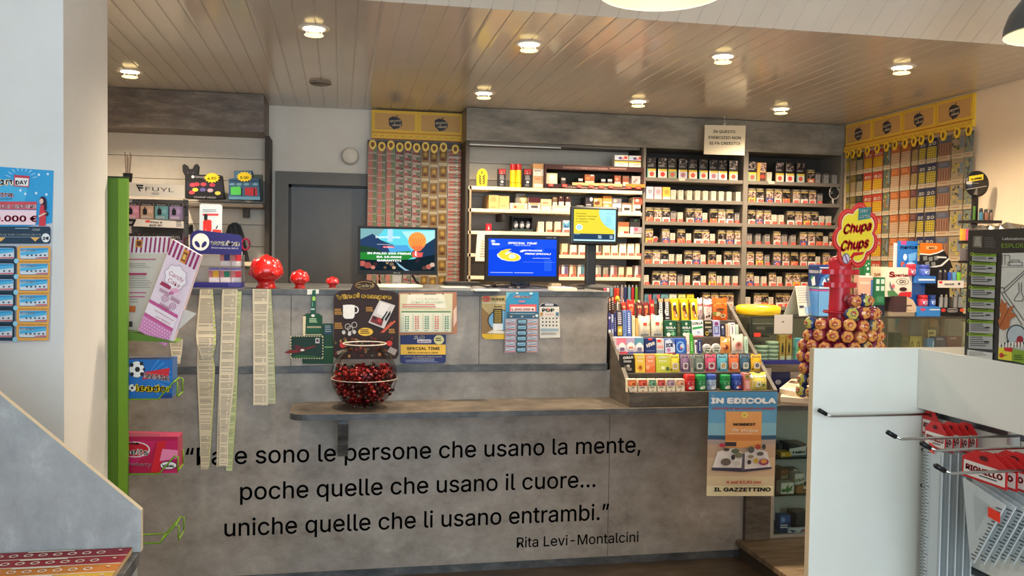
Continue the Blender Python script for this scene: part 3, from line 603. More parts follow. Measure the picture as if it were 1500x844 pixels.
# brown chocolate-prize sign standing on the ledge behind the bowl
Y = 3.955; g = G(); sg = [(488.5, 523), (489, 437), (492, 430), (499, 426), (513.5, 424.5), (517, 416), (525, 411), (535, 409.5), (545, 411.5), (553, 417), (556.5, 424.5), (577, 427.5), (582, 431), (584, 437), (584, 520), (580, 526), (494, 526.5)]
sheet(g, sg, Y, .004, (48, 27, 20)); c = CV(g, fY(Y)); GOLD = (226, 178, 66); WH = (236, 232, 226)
c.e(534.5, 418, 14, 5.8, (184, 140, 62)); c.e(534.5, 418, 13.2, 5.2, (52, 28, 20)); c.t('Zaini', 523, 546, 420.5, 5.4, (236, 214, 160), .02, 0, .12)
c.t('Vinci', 493.5, 526, 439.5, 8.6, (150, 96, 28), .05, -3.4, .05); c.t('sempre', 530, 573, 436.6, 8.0, (150, 96, 28), .05, 2.2, .05); c.t('Vinci', 493, 525.5, 438.8, 8.6, (238, 196, 84), .035, -3.4, .05); c.t('sempre', 529.5, 572.5, 436, 8.0, (238, 196, 84), .035, 2.2, .05)
c.rr(502.5, 446.5, 519.5, 467, 4, WH, 1.4); c.pts([(502.3, 447), (519.8, 447), (518, 463), (514, 467), (508, 467), (504, 463)], WH); c.ring(520.5, 454, 5, 5.6, 1.6, WH)
c.pts([(556, 440), (579, 447.5), (562.5, 481.5), (539.5, 472.5)], (206, 200, 196)); c.pts([(558, 443), (571, 447), (562, 464), (551, 459)], (226, 220, 216)); c.pts([(546, 462), (562, 468), (559, 478), (542, 471)], (120, 44, 44)); c.pts([(567, 455.5), (568, 457), (560, 470), (558.5, 468)], (24, 20, 22)); c.pts([(571.5, 455), (572, 460), (565, 471), (563.5, 468)], (24, 20, 22)); c.e(549, 466, 2.2, 2.6, (60, 30, 28)); c.e(556, 469.5, 2.6, 2.8, (190, 60, 56))
c.pts([(577.5, 469.5), (579.5, 471), (561.5, 488), (560, 487)], (214, 96, 70)); c.pts([(573, 471), (574.5, 472), (558.5, 488), (557, 487.5)], (206, 88, 64))
for x, y in ((509.5, 478.5), (519, 476), (513, 482)): c.ring(x, y, 4.2, 4.4, .8, (196, 190, 184))
for x, y in ((503.5, 487), (512, 489), (519, 486.5)): c.e(x, y, 2.6, 3, (200, 196, 190))
c.e(535.5, 486.2, 11, 6, (226, 182, 64)); c.lines(528, 543, 482.5, 490, 3, (84, 54, 22), .5)
for x0, x1, y0, n in ((490, 502, 452.5, 4), (490, 503, 473, 4), (536, 548, 450, 3), (569.5, 580, 482, 3)): c.lines(x0, x1, y0, y0+2.4*n, n, (196, 142, 66), .5)
rn = random.Random(3)
for i in range(70): c.k = 60+i % 5; c.e(490+92*rn.random(), 494+28*rn.random()**.8, 1+2.2*rn.random(), 1+1.8*rn.random(), rn.choice([(96, 54, 34), (140, 84, 50), (66, 38, 28), (176, 126, 78), (40, 24, 20), (120, 34, 30), (88, 96, 52)]), 8)
c.k = 70; c.e(502, 505.5, 4.4, 4.2, (204, 50, 46)); c.e(570.5, 503, 4.4, 4, (206, 56, 50)); c.pts([(503, 500), (508, 497), (508.5, 501)], (150, 160, 80)); c.pts([(493, 515), (508, 510.5), (509, 515), (494.5, 520)], (150, 138, 124)); c.pts([(572, 508), (582, 513), (578, 521), (567, 515)], (158, 148, 140))
g.build('advertising_board', label='dark brown prize sign reading Vinci sempre behind the glass bowl', cat='sign')
# green card hanging from the counter edge and the red-framed ticket envelope
Y = 3.982; g = G(); sheet(g, [(450, 432), (450, 424), (467, 424), (467, 430)], Y-.001, .001, (220, 222, 210)); sheet(g, [(457.5, 425.5), (462.5, 424.5), (462.5, 460), (455, 460), (455.5, 446)], Y-.002, .002, (28, 84, 66)); c = CV(g, fY(Y-.003)); c.e(459.8, 437.5, 2.6, 3.6, (150, 196, 90)); c.r(455.5, 452, 461, 454, (190, 210, 200)); c.r(457.3, 442, 458.2, 449, (120, 180, 170))
sheet(g, [(444.5, 495), (443.8, 463), (449, 459.5), (466, 459.5), (472, 463), (472, 493)], Y-.002, .003, (26, 66, 44)); c = CV(g, fY(Y-.002)); c.pts([(449, 477.5), (448, 463), (450, 460), (468, 460), (470.5, 463), (470, 474), (466, 478)], (18, 74, 46)); c.e(458.5, 462.5, 2.8, 2, (226, 226, 214)); c.lines(453, 466, 466.5, 473.5, 3, (190, 214, 170), .5); c.r(449.5, 478, 470.5, 480.5, (170, 160, 130)); c.rr(448, 481, 469, 488, 2.4, (24, 84, 54)); c.r(447, 489.5, 471, 491, (180, 176, 140)); sheet(g, [(443.5, 494), (443.8, 463.5), (448, 463.2), (447, 495)], Y-.004, .002, (222, 206, 168))
g.build('hanging_card', label='green card shaped like a bottle hanging from the counter edge', cat='card')
g = G(); sheet(g, [(425.5, 526), (426, 492), (473.5, 492), (473.5, 525)], Y-.01, .003, (22, 50, 38)); c = CV(g, fY(Y-.01)); CRM = (226, 214, 170)
for i in range(13): c.k = 1; x = 426+i*3.7; c.pts([(x, 493.2), (x+2, 493.2), (x+2.6, 491.8), (x+.6, 491.8)], CRM); c.pts([(x, 526), (x+2, 525.8), (x+2.6, 524.4), (x+.6, 524.6)], CRM)
for i in range(8): c.k = 1; y = 492.5+i*4.2; c.pts([(425.4, y+2), (426.8, y+2.5), (426.8, y+.5), (425.4, y)], CRM); c.pts([(472.2, y+2), (473.6, y+2.5), (473.6, y+.5), (472.2, y)], CRM)
c.k = 2; c.pts([(416, 517), (424, 513), (440, 512), (462, 506), (463, 507.5), (440, 516), (424, 518)], (120, 32, 34)); c.pts([(430, 507), (434, 505), (446, 510), (452, 508), (447, 514), (436, 514)], (90, 30, 40)); c.e(443, 513, 3, 1.6, (222, 214, 196)); c.r(462, 495.5, 468, 503, (206, 202, 196)); c.e(465, 499, 2, 2.4, (90, 60, 80)); c.pts([(428, 524), (434, 520), (460, 521), (471, 524)], (34, 84, 44))
g.build('envelope', label='dark green airmail-edged envelope card with red pattern below the bottle card', cat='card')
g = G(); sheet(g, [(443, 533), (443, 490), (474, 474), (488, 474), (488, 533)], Y+.004, .003, (28, 66, 44)); c = CV(g, fY(Y+.004)); c.r(475, 476, 488, 490, (40, 66, 84)); c.lines(476, 486, 477, 488, 4, (150, 164, 160), .4); c.r(475, 508, 488, 509.2, (140, 190, 110)); c.r(470, 512, 488, 532, (22, 70, 36))
g.build('leaflet', label='dark green leaflet half hidden between the envelope and the brown sign', cat='leaflet')
# lottery sheet in a clear sleeve and the navy card under it
Y = 3.98; g = G(); sheet(g, [(583.5, 491), (584.5, 429), (669, 428), (669.5, 489)], Y, .003, (178, 122, 92)); c = CV(g, fY(Y)); c.pts([(585.5, 487), (586, 431), (663, 430), (662, 487)], (214, 206, 172)); c.pts([(595, 449), (598, 432), (650, 431), (654, 452)], (230, 226, 206)); c.t('SuperEnalotto', 621, 639, 431.6, 2.2, (70, 66, 60), .02)
c.t('1.2.6. DI PALIO', 609, 643, 439.2, 3.6, (190, 180, 140)); c.t('JACKPOT MILIONARIO', 601, 650, 444, 3.8, (140, 176, 120)); c.lines(589, 650, 445.5, 452, 2, (206, 110, 90), .4); c.r(588, 456, 660, 457.8, (60, 120, 84)); c.pts([(588, 486), (588, 458), (660, 458), (660, 486)], (222, 220, 196))
for i in range(5):
    x = 588+i*14.6; c.grid(x+4.6, 462.5, x+11.6, 482.5, 2, 6, .62, (64, 130, 100) if i % 2 == 0 else (206, 92, 84)); c.r(x+2, 460, x+3, 484, (190, 190, 170)); c.lines(x+5, x+11.5, 484, 486, 1, (140, 140, 120))
for x in (600, 649): c.e(x, 430.8, 1, 1, (60, 40, 34))
c.pts([(664, 455), (669, 448), (669, 470), (664, 480)], (226, 190, 170)); g.build('lottery_sheet', label='cream lottery grid sheet in a brown-edged plastic sleeve', cat='sheet')
g = G(); sheet(g, [(586.5, 530.5), (586.5, 491.5), (653, 491), (653, 530), (650, 532.5), (589, 533)], Y+.006, .003, (44, 54, 104)); c = CV(g, fY(Y+.006)); c.t('10', 607, 621, 496.5, 6, WH, .04, 0, .1); c.rr(611, 497.3, 632, 502.6, 2.4, (224, 216, 222)); c.t('eLOTTO', 613, 630, 501.6, 3, (200, 80, 84), .03); c.e(643, 497.8, 7.6, 6.8, (232, 220, 150)); c.lines(638, 648, 495, 501, 2, (70, 66, 70), .5)
c.r(586.7, 504.8, 652.8, 519.6, (232, 184, 72)); c.t('SPECIAL TIME', 596, 644, 512.6, 5.6, (36, 38, 60), .02); c.t('DALLE 16:00 ALLE 18:00', 598, 641.5, 517.6, 2.9, (60, 54, 50), .015); c.t('SCOPRI SUL MONITOR LE ESTRAZIONI', 592, 647, 523.4, 2.5, WH, .02); c.t('CON PREMI SPECIALI', 604, 636, 526.4, 2.5, WH, .02); c.lines(594, 647, 527.3, 531.5, 3, (170, 176, 206), .3); g.build('promotion_card', label='navy and yellow promotion card below the lottery sheet', cat='card')
# three game posters on the upper front
Y = 3.984; g = G(); sheet(g, [(706, 493), (705.5, 434), (742, 433), (742, 497), (711, 497)], Y, .002, (196, 172, 118)); c = CV(g, fY(Y)); c.pts([(705.8, 462), (705.8, 450), (726, 470), (722, 488), (706, 490)], (150, 116, 74)); c.e(712.5, 438, 6, 4.4, (212, 84, 62)); c.t('10', 708.5, 716, 440, 4, (240, 220, 200), .03); c.t('SUPER', 720, 738.5, 440, 4.4, (86, 80, 74), .02); c.lines(706, 742, 443.6, 445.2, 1, (236, 230, 210), .5, 0); c.t('SUPER', 724, 735, 450.4, 2.8, (40, 34, 26), .02)
c.e(733, 469.5, 19, 15.8, (70, 58, 44)); c.e(733.4, 469.5, 17.6, 14.6, (126, 182, 214)); c.r(722.5, 452.5, 736, 478, (44, 38, 28)); c.grid(724, 454, 734.5, 473, 5, 7, .6, (214, 180, 76)); c.r(722, 474, 736.5, 484, (232, 230, 226)); c.pts([(713, 488), (720, 484), (741, 485), (741, 489)], (232, 222, 200)); c.pts([(706, 492.5), (706, 489), (742, 490), (742, 497), (711, 497)], (226, 182, 50)); g.build('game_poster', label='gold and tan game poster, leftmost of three under the blue monitor', cat='poster')
g = G(); sheet(g, [(739, 517.5), (741, 436), (741.5, 428), (789, 428), (788, 516)], 3.972, .002, (176, 164, 170)); c = CV(g, fY(3.972)); c.pts([(740.6, 467), (741.6, 428), (789, 428), (788.4, 467)], (58, 148, 190)); c.pts([(741, 440), (747, 430), (760, 428.4), (741.5, 428.4)], (120, 186, 206)); c.t('MillionDAY', 752.5, 778.5, 436, 4.4, (236, 132, 114), .05, .6); c.t('MillionDAY', 752.5, 778.5, 436, 4.4, (248, 226, 216), .02, .6); c.e(757.5, 429.6, 2, 1.2, WH); c.e(778, 430, 2.6, 1.6, (196, 240, 240))
c.r(760, 440.6, 769, 442.6, (226, 120, 130)); c.r(746.5, 446, 786, 456.5, (226, 96, 96)); c.r(748, 449.5, 784, 456.2, (246, 222, 214)); c.t('1.000.000 \u20ac', 749, 782, 454.8, 4.2, (214, 74, 80), .025); c.r(742.6, 457.4, 788, 466, (58, 92, 116)); c.lines(747, 784, 459, 462, 1, (150, 180, 190), .4, 0)
for x in (749, 765, 781.5): c.pts([(x-2, 463), (x+2, 463), (x, 465.4)], (226, 200, 180))
c.e(786.2, 462.5, 2, 2.2, (214, 230, 230)); c.r(739.8, 467, 788.2, 516.6, (170, 158, 168))
for i in range(6):
    y = 467.6+i*8.2
    for j, (x, cc) in enumerate(((742, (206, 96, 96)), (758, (36, 56, 68)), (774, (222, 130, 78)))):
        x -= i*.25; c.k = 40
        if j == 1: c.rr(x-.7, y, x+14.2, y+7.8, 2, cc); c.k = 42; c.rr(x+.8, y+1.3, x+12.8, y+6.4, 1.2, (150, 190, 206))
        else: c.r(x, y+.4, x+13, y+6.4, (196, 190, 196)); c.k = 42; c.r(x, y+6, x+13, y+7, cc)
        c.k = 44; c.pts([(x+1, y+4.6), (x+12, y+3), (x+12, y+4.2), (x+1, y+5.6)], (70, 140, 176)); c.lines(x+1, x+9, y+1.2, y+2.6, 1, (120, 130, 150), .6)
g.build('game_poster', label='blue game poster with 1.000.000 euro banner, middle of three', cat='poster')
g = G(); sheet(g, [(791, 495.5), (790, 448), (794, 445), (801, 443.2), (808, 443.2), (815, 445.4), (819, 449), (820.5, 494.5)], Y, .002, (226, 220, 208)); c = CV(g, fY(Y)); c.pts([(790, 449.5), (794, 445.2), (801, 443.4), (808, 443.4), (815, 445.6), (819, 449)], (38, 40, 56)); c.rr(798, 444.6, 811, 448.2, 1.6, (190, 190, 196)); c.t('POP', 794.5, 811.5, 456.6, 6.2, (30, 28, 30), .03); c.e(803.6, 453.4, 1.6, 1.8, (226, 120, 84)); c.grid(798, 458.5, 812, 462.5, 4, 1, .5, (214, 120, 104)); c.r(791.5, 458, 795.5, 462.5, (196, 140, 84)); c.r(814, 457.6, 818.6, 462.6, (84, 118, 146)); c.grid(792.5, 464, 818, 479.5, 5, 3, .42, (60, 56, 58)); c.r(792, 481.5, 818.5, 485.4, (150, 172, 184)); c.lines(793, 818, 487.5, 491.5, 3, (140, 138, 132), .4); g.build('game_poster', label='white game poster with a dark rounded top, rightmost of three', cat='poster')

# ================================================================== glass bowl of chocolates on the projecting shelf
B = (.108, 3.845, .80); R = .141; cz = .80+.1365
bw = thing('glass_bowl', 'round clear bowl full of red-wrapped chocolates on the projecting shelf', 'bowl', B)
pr = []
for i in range(3, 27):
    a = math.radians(-90+i*6.1); r = R*math.cos(a); z = cz+R*math.sin(a)
    if z < .803: z = .803
    if a > 0 and r < .088: break
    pr.append((r, z-.80))
ztop = pr[-1][1]; pr = [(.0001, .0015), (pr[0][0], .0015)]+pr+[(.084, ztop+.010), (.080, ztop+.018), (.088, ztop+.026), (.092, ztop+.030)]
g = G(); g.lathe(B, pr, glass('bowl_glass', (252, 250, 248), .16), 48, capb=False, capt=False); g.build('bowl_wall', bw)
g = G(); g.tube([(B[0]+R*1.001*math.cos(a), B[1]+R*1.001*math.sin(a), cz-.01) for a in [2*math.pi*k/48 for k in range(48)]], .0016, C((206, 190, 176), .2), 6, True); g.build('seam_ring', bw)
g = G(); g.tube([(B[0]+.092*math.cos(a), B[1]+.092*math.sin(a), .80+ztop+.030) for a in [2*math.pi*k/40 for k in range(40)]], .003, C((206, 190, 176), .15), 6, True); g.build('rim', bw)
CH = []
for k, cc in enumerate(((122, 16, 20), (84, 12, 16), (150, 34, 28), (70, 34, 26))):
    g = G(); m = C(cc, .28, .55); g.ell((0, 0, 0), (.0135, .0115, .011), m, 10, 7)
    for s in (-1, 1):
        vs = [(s*.0115, 0, 0)]+[(s*(.024+.002*math.sin(q*2.2)), .012*math.cos(q), .010*math.sin(q)) for q in [2*math.pi*i/7 for i in range(7)]]
        g.add(vs, [(0, 1+i, 1+(i+1) % 7) for i in range(7)], m)
    CH.append(g.mesh('wrapped_chocolate'))
rn = random.Random(11); pts = []; top = cz+.022
for it in range(60000):
    a, b = rn.random()*2*math.pi, rn.random(); z = .815+(top-.815)*rn.random(); rm2 = (R-.022)**2-(z-cz)**2
    if rm2 <= 0: continue
    r = math.sqrt(rm2)*math.sqrt(rn.random()); p = (B[0]+r*math.cos(a), B[1]+r*math.sin(a), z+.008*math.sin(5*a)*(r/R))
    d = math.sqrt(r*r+(z-cz)**2)
    if d < R*.62 and z < top-.028: continue
    if all((p[0]-q[0])**2+(p[1]-q[1])**2+(p[2]-q[2])**2 > .0245**2 for q in pts): pts.append(p)
    if len(pts) > 175: break
for p in pts:
    inst('wrapped_chocolate', rn.choice(CH), p, rot=(rn.random()*6, rn.random()*6, rn.random()*6), label='red foil-wrapped chocolate heaped in the clear round bowl', cat='chocolate', group='wrapped chocolates in the bowl')
# ================================================================== sloping sweet rack at the right end of the counter
RX0, RX1 = 1.262, 1.968
rk = thing('sweet_rack', 'sloping brown concrete-look sweet rack with five packed tiers', 'display rack', (1.615, 3.95, .80))
TY = [3.72, 3.82, 3.92, 4.02, 4.12]; TZ = [.8625, .937, 1.0125, 1.084, 1.1565]
g = G()
for x0, x1 in ((RX0, RX0+.018), (RX1-.018, RX1)):
    prof = [(3.705, .80), (3.705, .868), (4.215, 1.235), (4.245, 1.235), (4.245, .80)]
    if x0 > 1.5: R_ = (prof, x0, x1)
    else: g.prism([(x0, y, z) for y, z in prof], [(x1, y, z) for y, z in prof], CONCRETE_B)
g.build('side_panel', rk)
g = G(); p, x0, x1 = R_; g.prism([(x0, y, z) for y, z in p], [(x1, y, z) for y, z in p], CONCRETE_B); g.build('side_panel', rk)
g = G(); g.bbox(RX0+.018, RX1-.018, 3.705, 3.72, .80, .866, CONCRETE_B, .002); g.build('front_board', rk)
for i in range(5):
    g = G(); y1 = TY[i]+.1; g.box(RX0+.018, RX1-.018, TY[i], y1, TZ[i]-.012, TZ[i], CONCRETE_B); z2 = TZ[i+1] if i < 4 else 1.235
    g.box(RX0+.018, RX1-.018, y1-.008, y1, TZ[i], z2-.0005, CONCRETE_B); g.build('tier', rk)
g = G(); g.box(RX0+.018, RX1-.018, 4.22, 4.245, .80, 1.235, CONCRETE_B); g.build('back_panel', rk)

def carton(name, label, cat, x0, x1, y0, y1, Y, dep, col, marks=(), group=None, z0=None, shape='box', rough=.4, lean=.0, parent=None):
    """a pack standing on a tier: box, bag, bar or stick; marks are printed on the front in unit coordinates"""
    a = PY(x0, y1, Y); b = PY(x1, y0, Y); xa, xb = a[0], b[0]; zb = a[2] if z0 is None else z0; zt = b[2]
    g = G(); ln = lean*(zt-zb); m = C(col, rough); sk = 0
    if shape == 'box':
        r = min(.0015, (xb-xa)*.1)
        g.hexa([(xa, Y, zb), (xb, Y, zb), (xb, Y+dep, zb), (xa, Y+dep, zb), (xa, Y+ln, zt), (xb, Y+ln, zt), (xb, Y+dep+ln, zt), (xa, Y+dep+ln, zt)], m)
        fn = face((xa, Y+ln, zt), (xb-xa, 0, 0), (0, -ln, zb-zt), (0, -1, 0))
    else:                                   # pillow bag with crimped top and bottom seams
        n = 7; W, H = xb-xa, zt-zb; fr = []; bk = []
        for j in range(n):
            v = j/(n-1); th = dep*.5*math.sin(math.pi*min(1, max(0, (v-.08)/.84)))**.6 if .08 < v < .92 else .0008
            for i in range(6):
                u = i/5; e = max(.03, 1-abs(2*u-1)**3); zz = zb+H*v+(.004*math.sin(u*9) if v in (0, 1) else 0)*(1 if v else 0)
                fr.append((xa+W*u, Y+dep*.5+ln*v-th*e, zz)); bk.append((xa+W*u, Y+dep*.5+ln*v+th*e*.6, zz))
        F_ = [(j*6+i, j*6+i+1, (j+1)*6+i+1, (j+1)*6+i) for j in range(n-1) for i in range(5)]
        g.add(fr, F_, m, True); g.add(bk, F_, m, True)
        ed = [j*6 for j in range(n)]
        g.add(fr+bk, [(ed[j], ed[j+1], ed[j+1]+42, ed[j]+42) for j in range(n-1)]+[(ed[j]+5, ed[j+1]+5, ed[j+1]+47, ed[j]+47) for j in range(n-1)], m)
        def fn(x, y, o):
            v = min(1, max(0, 1-y)); u = min(1, max(0, x)); th = dep*.5*math.sin(math.pi*min(1, max(0, (v-.08)/.84)))**.6 if .08 < v < .92 else .0008
            e = max(.03, 1-abs(2*u-1)**3); return (xa+W*x, Y+dep*.5+ln*v-th*e-o-.0012, zb+H*v)
    c = CV(g, fn, .00025)
    for k in marks:
        if k[0] == 't': c.t(*k[1:])
        elif k[0] == 'e': c.e(*k[1:])
        elif k[0] == 'p': c.pts(*k[1:])
        elif k[0] == 'l': c.lines(*k[1:])
        elif k[0] == 'rr': c.rr(*k[1:])
        elif k[0] == 'g': c.grid(*k[1:])
        elif k[0] == 'ring': c.ring(*k[1:])
        else: c.r(*k[1:])
    return g.build(name, label=label, cat=cat, group=group, parent=parent)
WH = (238, 234, 228); CRD = (226, 66, 52); DK = (36, 32, 32)
TN = ['bottom', 'fourth', 'third', 'second', 'top']
def tier(i, x0, x1, y0, y1, name, cat, desc, col, marks=(), shape='box', dep=.035, lean=.12, dy=.012, rough=.4):
    return carton(name, '%s on the %s sweet rack tier' % (desc, TN[i]), cat, x0, x1, y0, y1, TY[i]+dy, dep, col, marks, 'sweets on the %s tier' % TN[i], TZ[i]+.0003, shape, rough, lean)
# bottom tier: six small cardboard boxes, five jars, two more packs
for i, (x0, x1, cc, nm) in enumerate(((919.5, 933.5, (222, 112, 54), 'orange'), (935, 949, (212, 78, 52), 'red-orange'), (950.5, 962, (96, 146, 112), 'green'), (963.5, 975.5, (196, 70, 62), 'dark red'), (977, 989.5, (168, 132, 150), 'mauve'), (991, 1003.5, (216, 152, 116), 'pale orange'))):
    tier(0, x0, x1, 556, 574.6, 'pastille_box', 'pastille box', 'small cream box with a %s top picture' % nm, (232, 216, 186), [('r', .04, .06, .96, .52, cc), ('e', .5, .3, .3, .16, tuple(min(255, v+30) for v in cc)), ('e', .65, .36, .16, .1, tuple(int(v*.7) for v in cc)), ('l', .15, .85, .58, .72, 2, (90, 70, 56), .5), ('t', '\u20ac', .42, .58, .92, .14, (150, 80, 60), .02), ('r', .04, .95, .96, .98, cc)], dep=.03)
def jar(i, x0, x1, y0, y1, col, lid, desc, dot):
    Y = TY[i]+.05; a = PY(x0, y1, TY[i]+.02); b = PY(x1, y0, TY[i]+.02); r = (b[0]-a[0])/2; x = (a[0]+b[0])/2; z0 = TZ[i]; h = b[2]-z0
    t = thing('gum_jar', desc+' on the %s sweet rack tier' % TN[i], 'gum jar', (x, Y, z0), 'gum jars on the sweet rack')
    g = G(); g.lathe((x, Y, z0), [(r*.86, 0), (r*.96, h*.03), (r, h*.12), (r, h*.56), (r*.93, h*.66), (r*.84, h*.70)], C(col, .25), 22)
    def fn(u, v, o): an = math.radians(-150+120*u); return (x+(r+.0004+o)*math.cos(an), Y+(r+.0004+o)*math.sin(an), z0+h*(.60-.52*v))
    c = CV(g, fn, .0003); c.pts([(.05, .35), (.4, .15), (.7, .2), (.95, .05), (.95, .3), (.5, .5), (.05, .6)], (40, 40, 60)); c.lines(.25, .78, .2, .36, 2, WH, .5); c.e(.6, .72, .22, .22, dot); c.e(.42, .8, .12, .14, WH); g.build('jar_body', t)
    g = G(); pr = []
    n = 30; vs = []; fs = []
    for j, (rr, hh) in enumerate(((.90, .69), (.95, .72), (.95, .93), (.88, .985))):
        for k in range(n): a_ = 2*math.pi*k/n; q = r*rr*(1.02 if k % 2 else .985); vs.append((x+q*math.cos(a_), Y+q*math.sin(a_), z0+h*hh))
    for j in range(3):
        for k in range(n): fs.append((j*n+k, j*n+(k+1) % n, (j+1)*n+(k+1) % n, (j+1)*n+k))
    fs.append(tuple(3*n+k for k in range(n))); g.add(vs, fs, C(lid, .3)); g.build('lid', t)
jar(0, 1004.5, 1021.5, 549.5, 574.6, (186, 30, 34), (206, 36, 36), 'red-lidded gum jar, leftmost jar', (236, 150, 150))
jar(0, 1022, 1037.5, 550, 574.6, (24, 128, 66), (30, 150, 72), 'green gum jar beside the red one', (190, 226, 180))
jar(0, 1038, 1053, 549.5, 574.6, (150, 168, 196), (56, 88, 176), 'silver-blue gum jar with a blue lid', (210, 220, 236))
jar(0, 1058.5, 1074, 550, 574.6, (30, 128, 66), (24, 140, 66), 'green gum jar right of the gap', (226, 214, 210))
jar(0, 1075, 1090.5, 549.5, 574.6, (52, 76, 160), (40, 76, 176), 'dark blue gum jar, rightmost jar', (190, 60, 70))
tier(0, 1091.5, 1099.5, 548, 574.6, 'pastille_box', 'pastille box', 'narrow pink and gold box', (206, 120, 116), [('r', 0, .05, 1, .3, (190, 150, 76)), ('e', .5, .18, .3, .07, (120, 130, 70)), ('r', .1, .4, .95, .9, (226, 170, 164))], dep=.045)
tier(0, 1101, 1127, 547, 574.6, 'sweet_bag', 'bag of sweets', 'yellow and blue bag with daisies', (226, 206, 96), [('r', .02, .03, .98, .32, (62, 96, 130)), ('t', 'Ricola', .25, .72, .24, .13, WH, .03), ('e', .1, .2, .08, .1, (200, 220, 236)), ('e', .88, .18, .09, .1, (190, 210, 226)), ('g', .05, .4, .95, .95, 5, 4, .38, (244, 240, 226)), ('e', .42, .66, .16, .17, (240, 238, 220)), ('e', .45, .66, .07, .08, (150, 160, 90)), ('e', .72, .7, .09, .1, (96, 130, 70))], shape='bag', dep=.045)
# second tier
def dic(x0, x1, desc, col, name='sweet_bag', hd=WH, txt=(90, 70, 70), mot=(120, 60, 80), y0=520):
    tier(1, x0, x1, y0, 546, name, 'bag of sweets', desc, col, [('r', .03, .03, .97, .20, tuple(min(255, int(v*.55+105)) for v in col)), ('t', 'Ricola', .14, .84, .16, .10, txt, .025, 0, .1), ('r', .1, .27, .9, .33, tuple(int(v*.75) for v in col)), ('rr', .24, .46, .80, .84, .08, (240, 236, 228)), ('e', .52, .64, .17, .12, mot), ('e', .52, .64, .08, .06, tuple(min(255, v+60) for v in mot)), ('e', .14, .86, .1, .07, tuple(int(v*.6) for v in col)), ('e', .88, .42, .08, .06, tuple(int(v*.7) for v in col))], shape='bag', dep=.02)
def cola(i, x0, x1, y0, y1, desc, col, txt, mots, top=(236, 232, 226)):
    tier(i, x0, x1, y0, y1, 'sweet_box', 'box of sweets', desc, col, [('t', 'COLLA', .18, .92, .24, .17, txt, .05, -.05, .03), ('l', .2, .9, .33, .45, 2, txt, .4, .2)]+mots, dep=.03)
cola(1, 910, 929.5, 520, 546, 'black sweet box with white capitals', (34, 30, 30), WH, [('e', .4, .72, .22, .14, (96, 84, 76)), ('e', .65, .8, .18, .1, (130, 116, 104)), ('e', .55, .62, .12, .08, (190, 180, 170))])
cola(1, 931, 945.8, 519.5, 546, 'yellow-orange sweet box with sunflowers', (232, 190, 70), (250, 236, 200), [('e', .5, .72, .24, .15, (214, 130, 46)), ('e', .5, .72, .1, .07, (120, 70, 30)), ('e', .2, .9, .1, .06, (236, 214, 120))])
cola(1, 946.2, 960.5, 519.5, 546, 'peach and orange sweet box', (232, 140, 90), (250, 226, 206), [('p', [(0, 1), (0, .8), (1, .6), (1, 1)], (226, 110, 60)), ('e', .25, .7, .13, .09, (120, 50, 50)), ('e', .2, .7, .2, .13, (236, 170, 120))])
cola(1, 961.5, 981.5, 519.5, 546, 'lime green sweet box with herbs', (206, 208, 72), (244, 244, 224), [('g', .05, .5, .95, .95, 5, 3, .4, (170, 186, 60)), ('e', .85, .8, .12, .12, (70, 96, 60)), ('e', .5, .74, .16, .1, (236, 232, 180))])
dic(982, 997, 'plain yellow sweet bag', (226, 206, 70), mot=(206, 170, 90)); dic(998, 1011.5, 'purple sweet bag', (136, 108, 140), mot=(110, 60, 90))
tier(1, 1012, 1016.5, 521, 546, 'sweet_box', 'box of sweets', 'narrow grey sweet box', (150, 146, 140), [('l', .2, .8, .2, .8, 5, (90, 88, 84))], dep=.02)
dic(1017, 1033.5, 'grey-green sweet bag', (112, 124, 112), mot=(60, 70, 66)); dic(1034.5, 1051, 'crimson and pink sweet bag', (206, 84, 112), mot=(150, 30, 60)); dic(1052, 1068, 'turquoise sweet bag', (96, 170, 186), mot=(196, 170, 90)); dic(1069, 1084.5, 'orange sweet bag', (224, 116, 72), mot=(214, 140, 110)); dic(1085.5, 1100.5, 'navy and teal sweet bag', (62, 98, 122), mot=(120, 150, 130)); dic(1101.5, 1117.5, 'amber yellow sweet bag', (230, 178, 44), mot=(96, 84, 90))
# middle tier
tier(2, 903.5, 943.5, 495, 518.5, 'gum_carton', 'gum carton', 'wide pink, white and blue three-window gum carton', (222, 206, 214), [('r', 0, 0, .36, .45, (222, 124, 142)), ('r', .66, 0, 1, .45, (92, 146, 172)), ('r', .36, 0, .66, .45, (178, 160, 190)), ('r', 0, .86, .4, 1, (206, 70, 84)), ('r', .4, .86, 1, 1, (96, 96, 150)), ('e', .2, .56, .12, .26, (240, 232, 230)), ('e', .52, .52, .14, .24, (240, 232, 230)), ('e', .84, .56, .12, .26, (240, 232, 230)), ('r', .12, .6, .28, .8, (120, 90, 120)), ('r', .44, .55, .6, .66, (206, 120, 96)), ('r', .76, .6, .92, .8, (110, 110, 140))], dep=.06)
tier(2, 945, 961.5, 496, 518.5, 'gum_carton', 'gum carton', 'navy gum box with slanted white capitals', (34, 48, 104), [('t', 'VIVA', .12, .9, .6, .3, WH, .05, -.2, .05), ('r', .1, .78, .9, .84, (90, 110, 170)), ('r', .3, 0, .66, .12, CRD)], dep=.04)
tier(2, 962, 973.5, 497, 518.5, 'gum_carton', 'gum carton', 'pastel pink and grey gum box', (206, 200, 206), [('r', .08, .04, .62, .22, CRD), ('r', .1, .45, .9, .6, (224, 150, 150)), ('r', .05, .75, .95, .95, (150, 160, 186))], dep=.04)
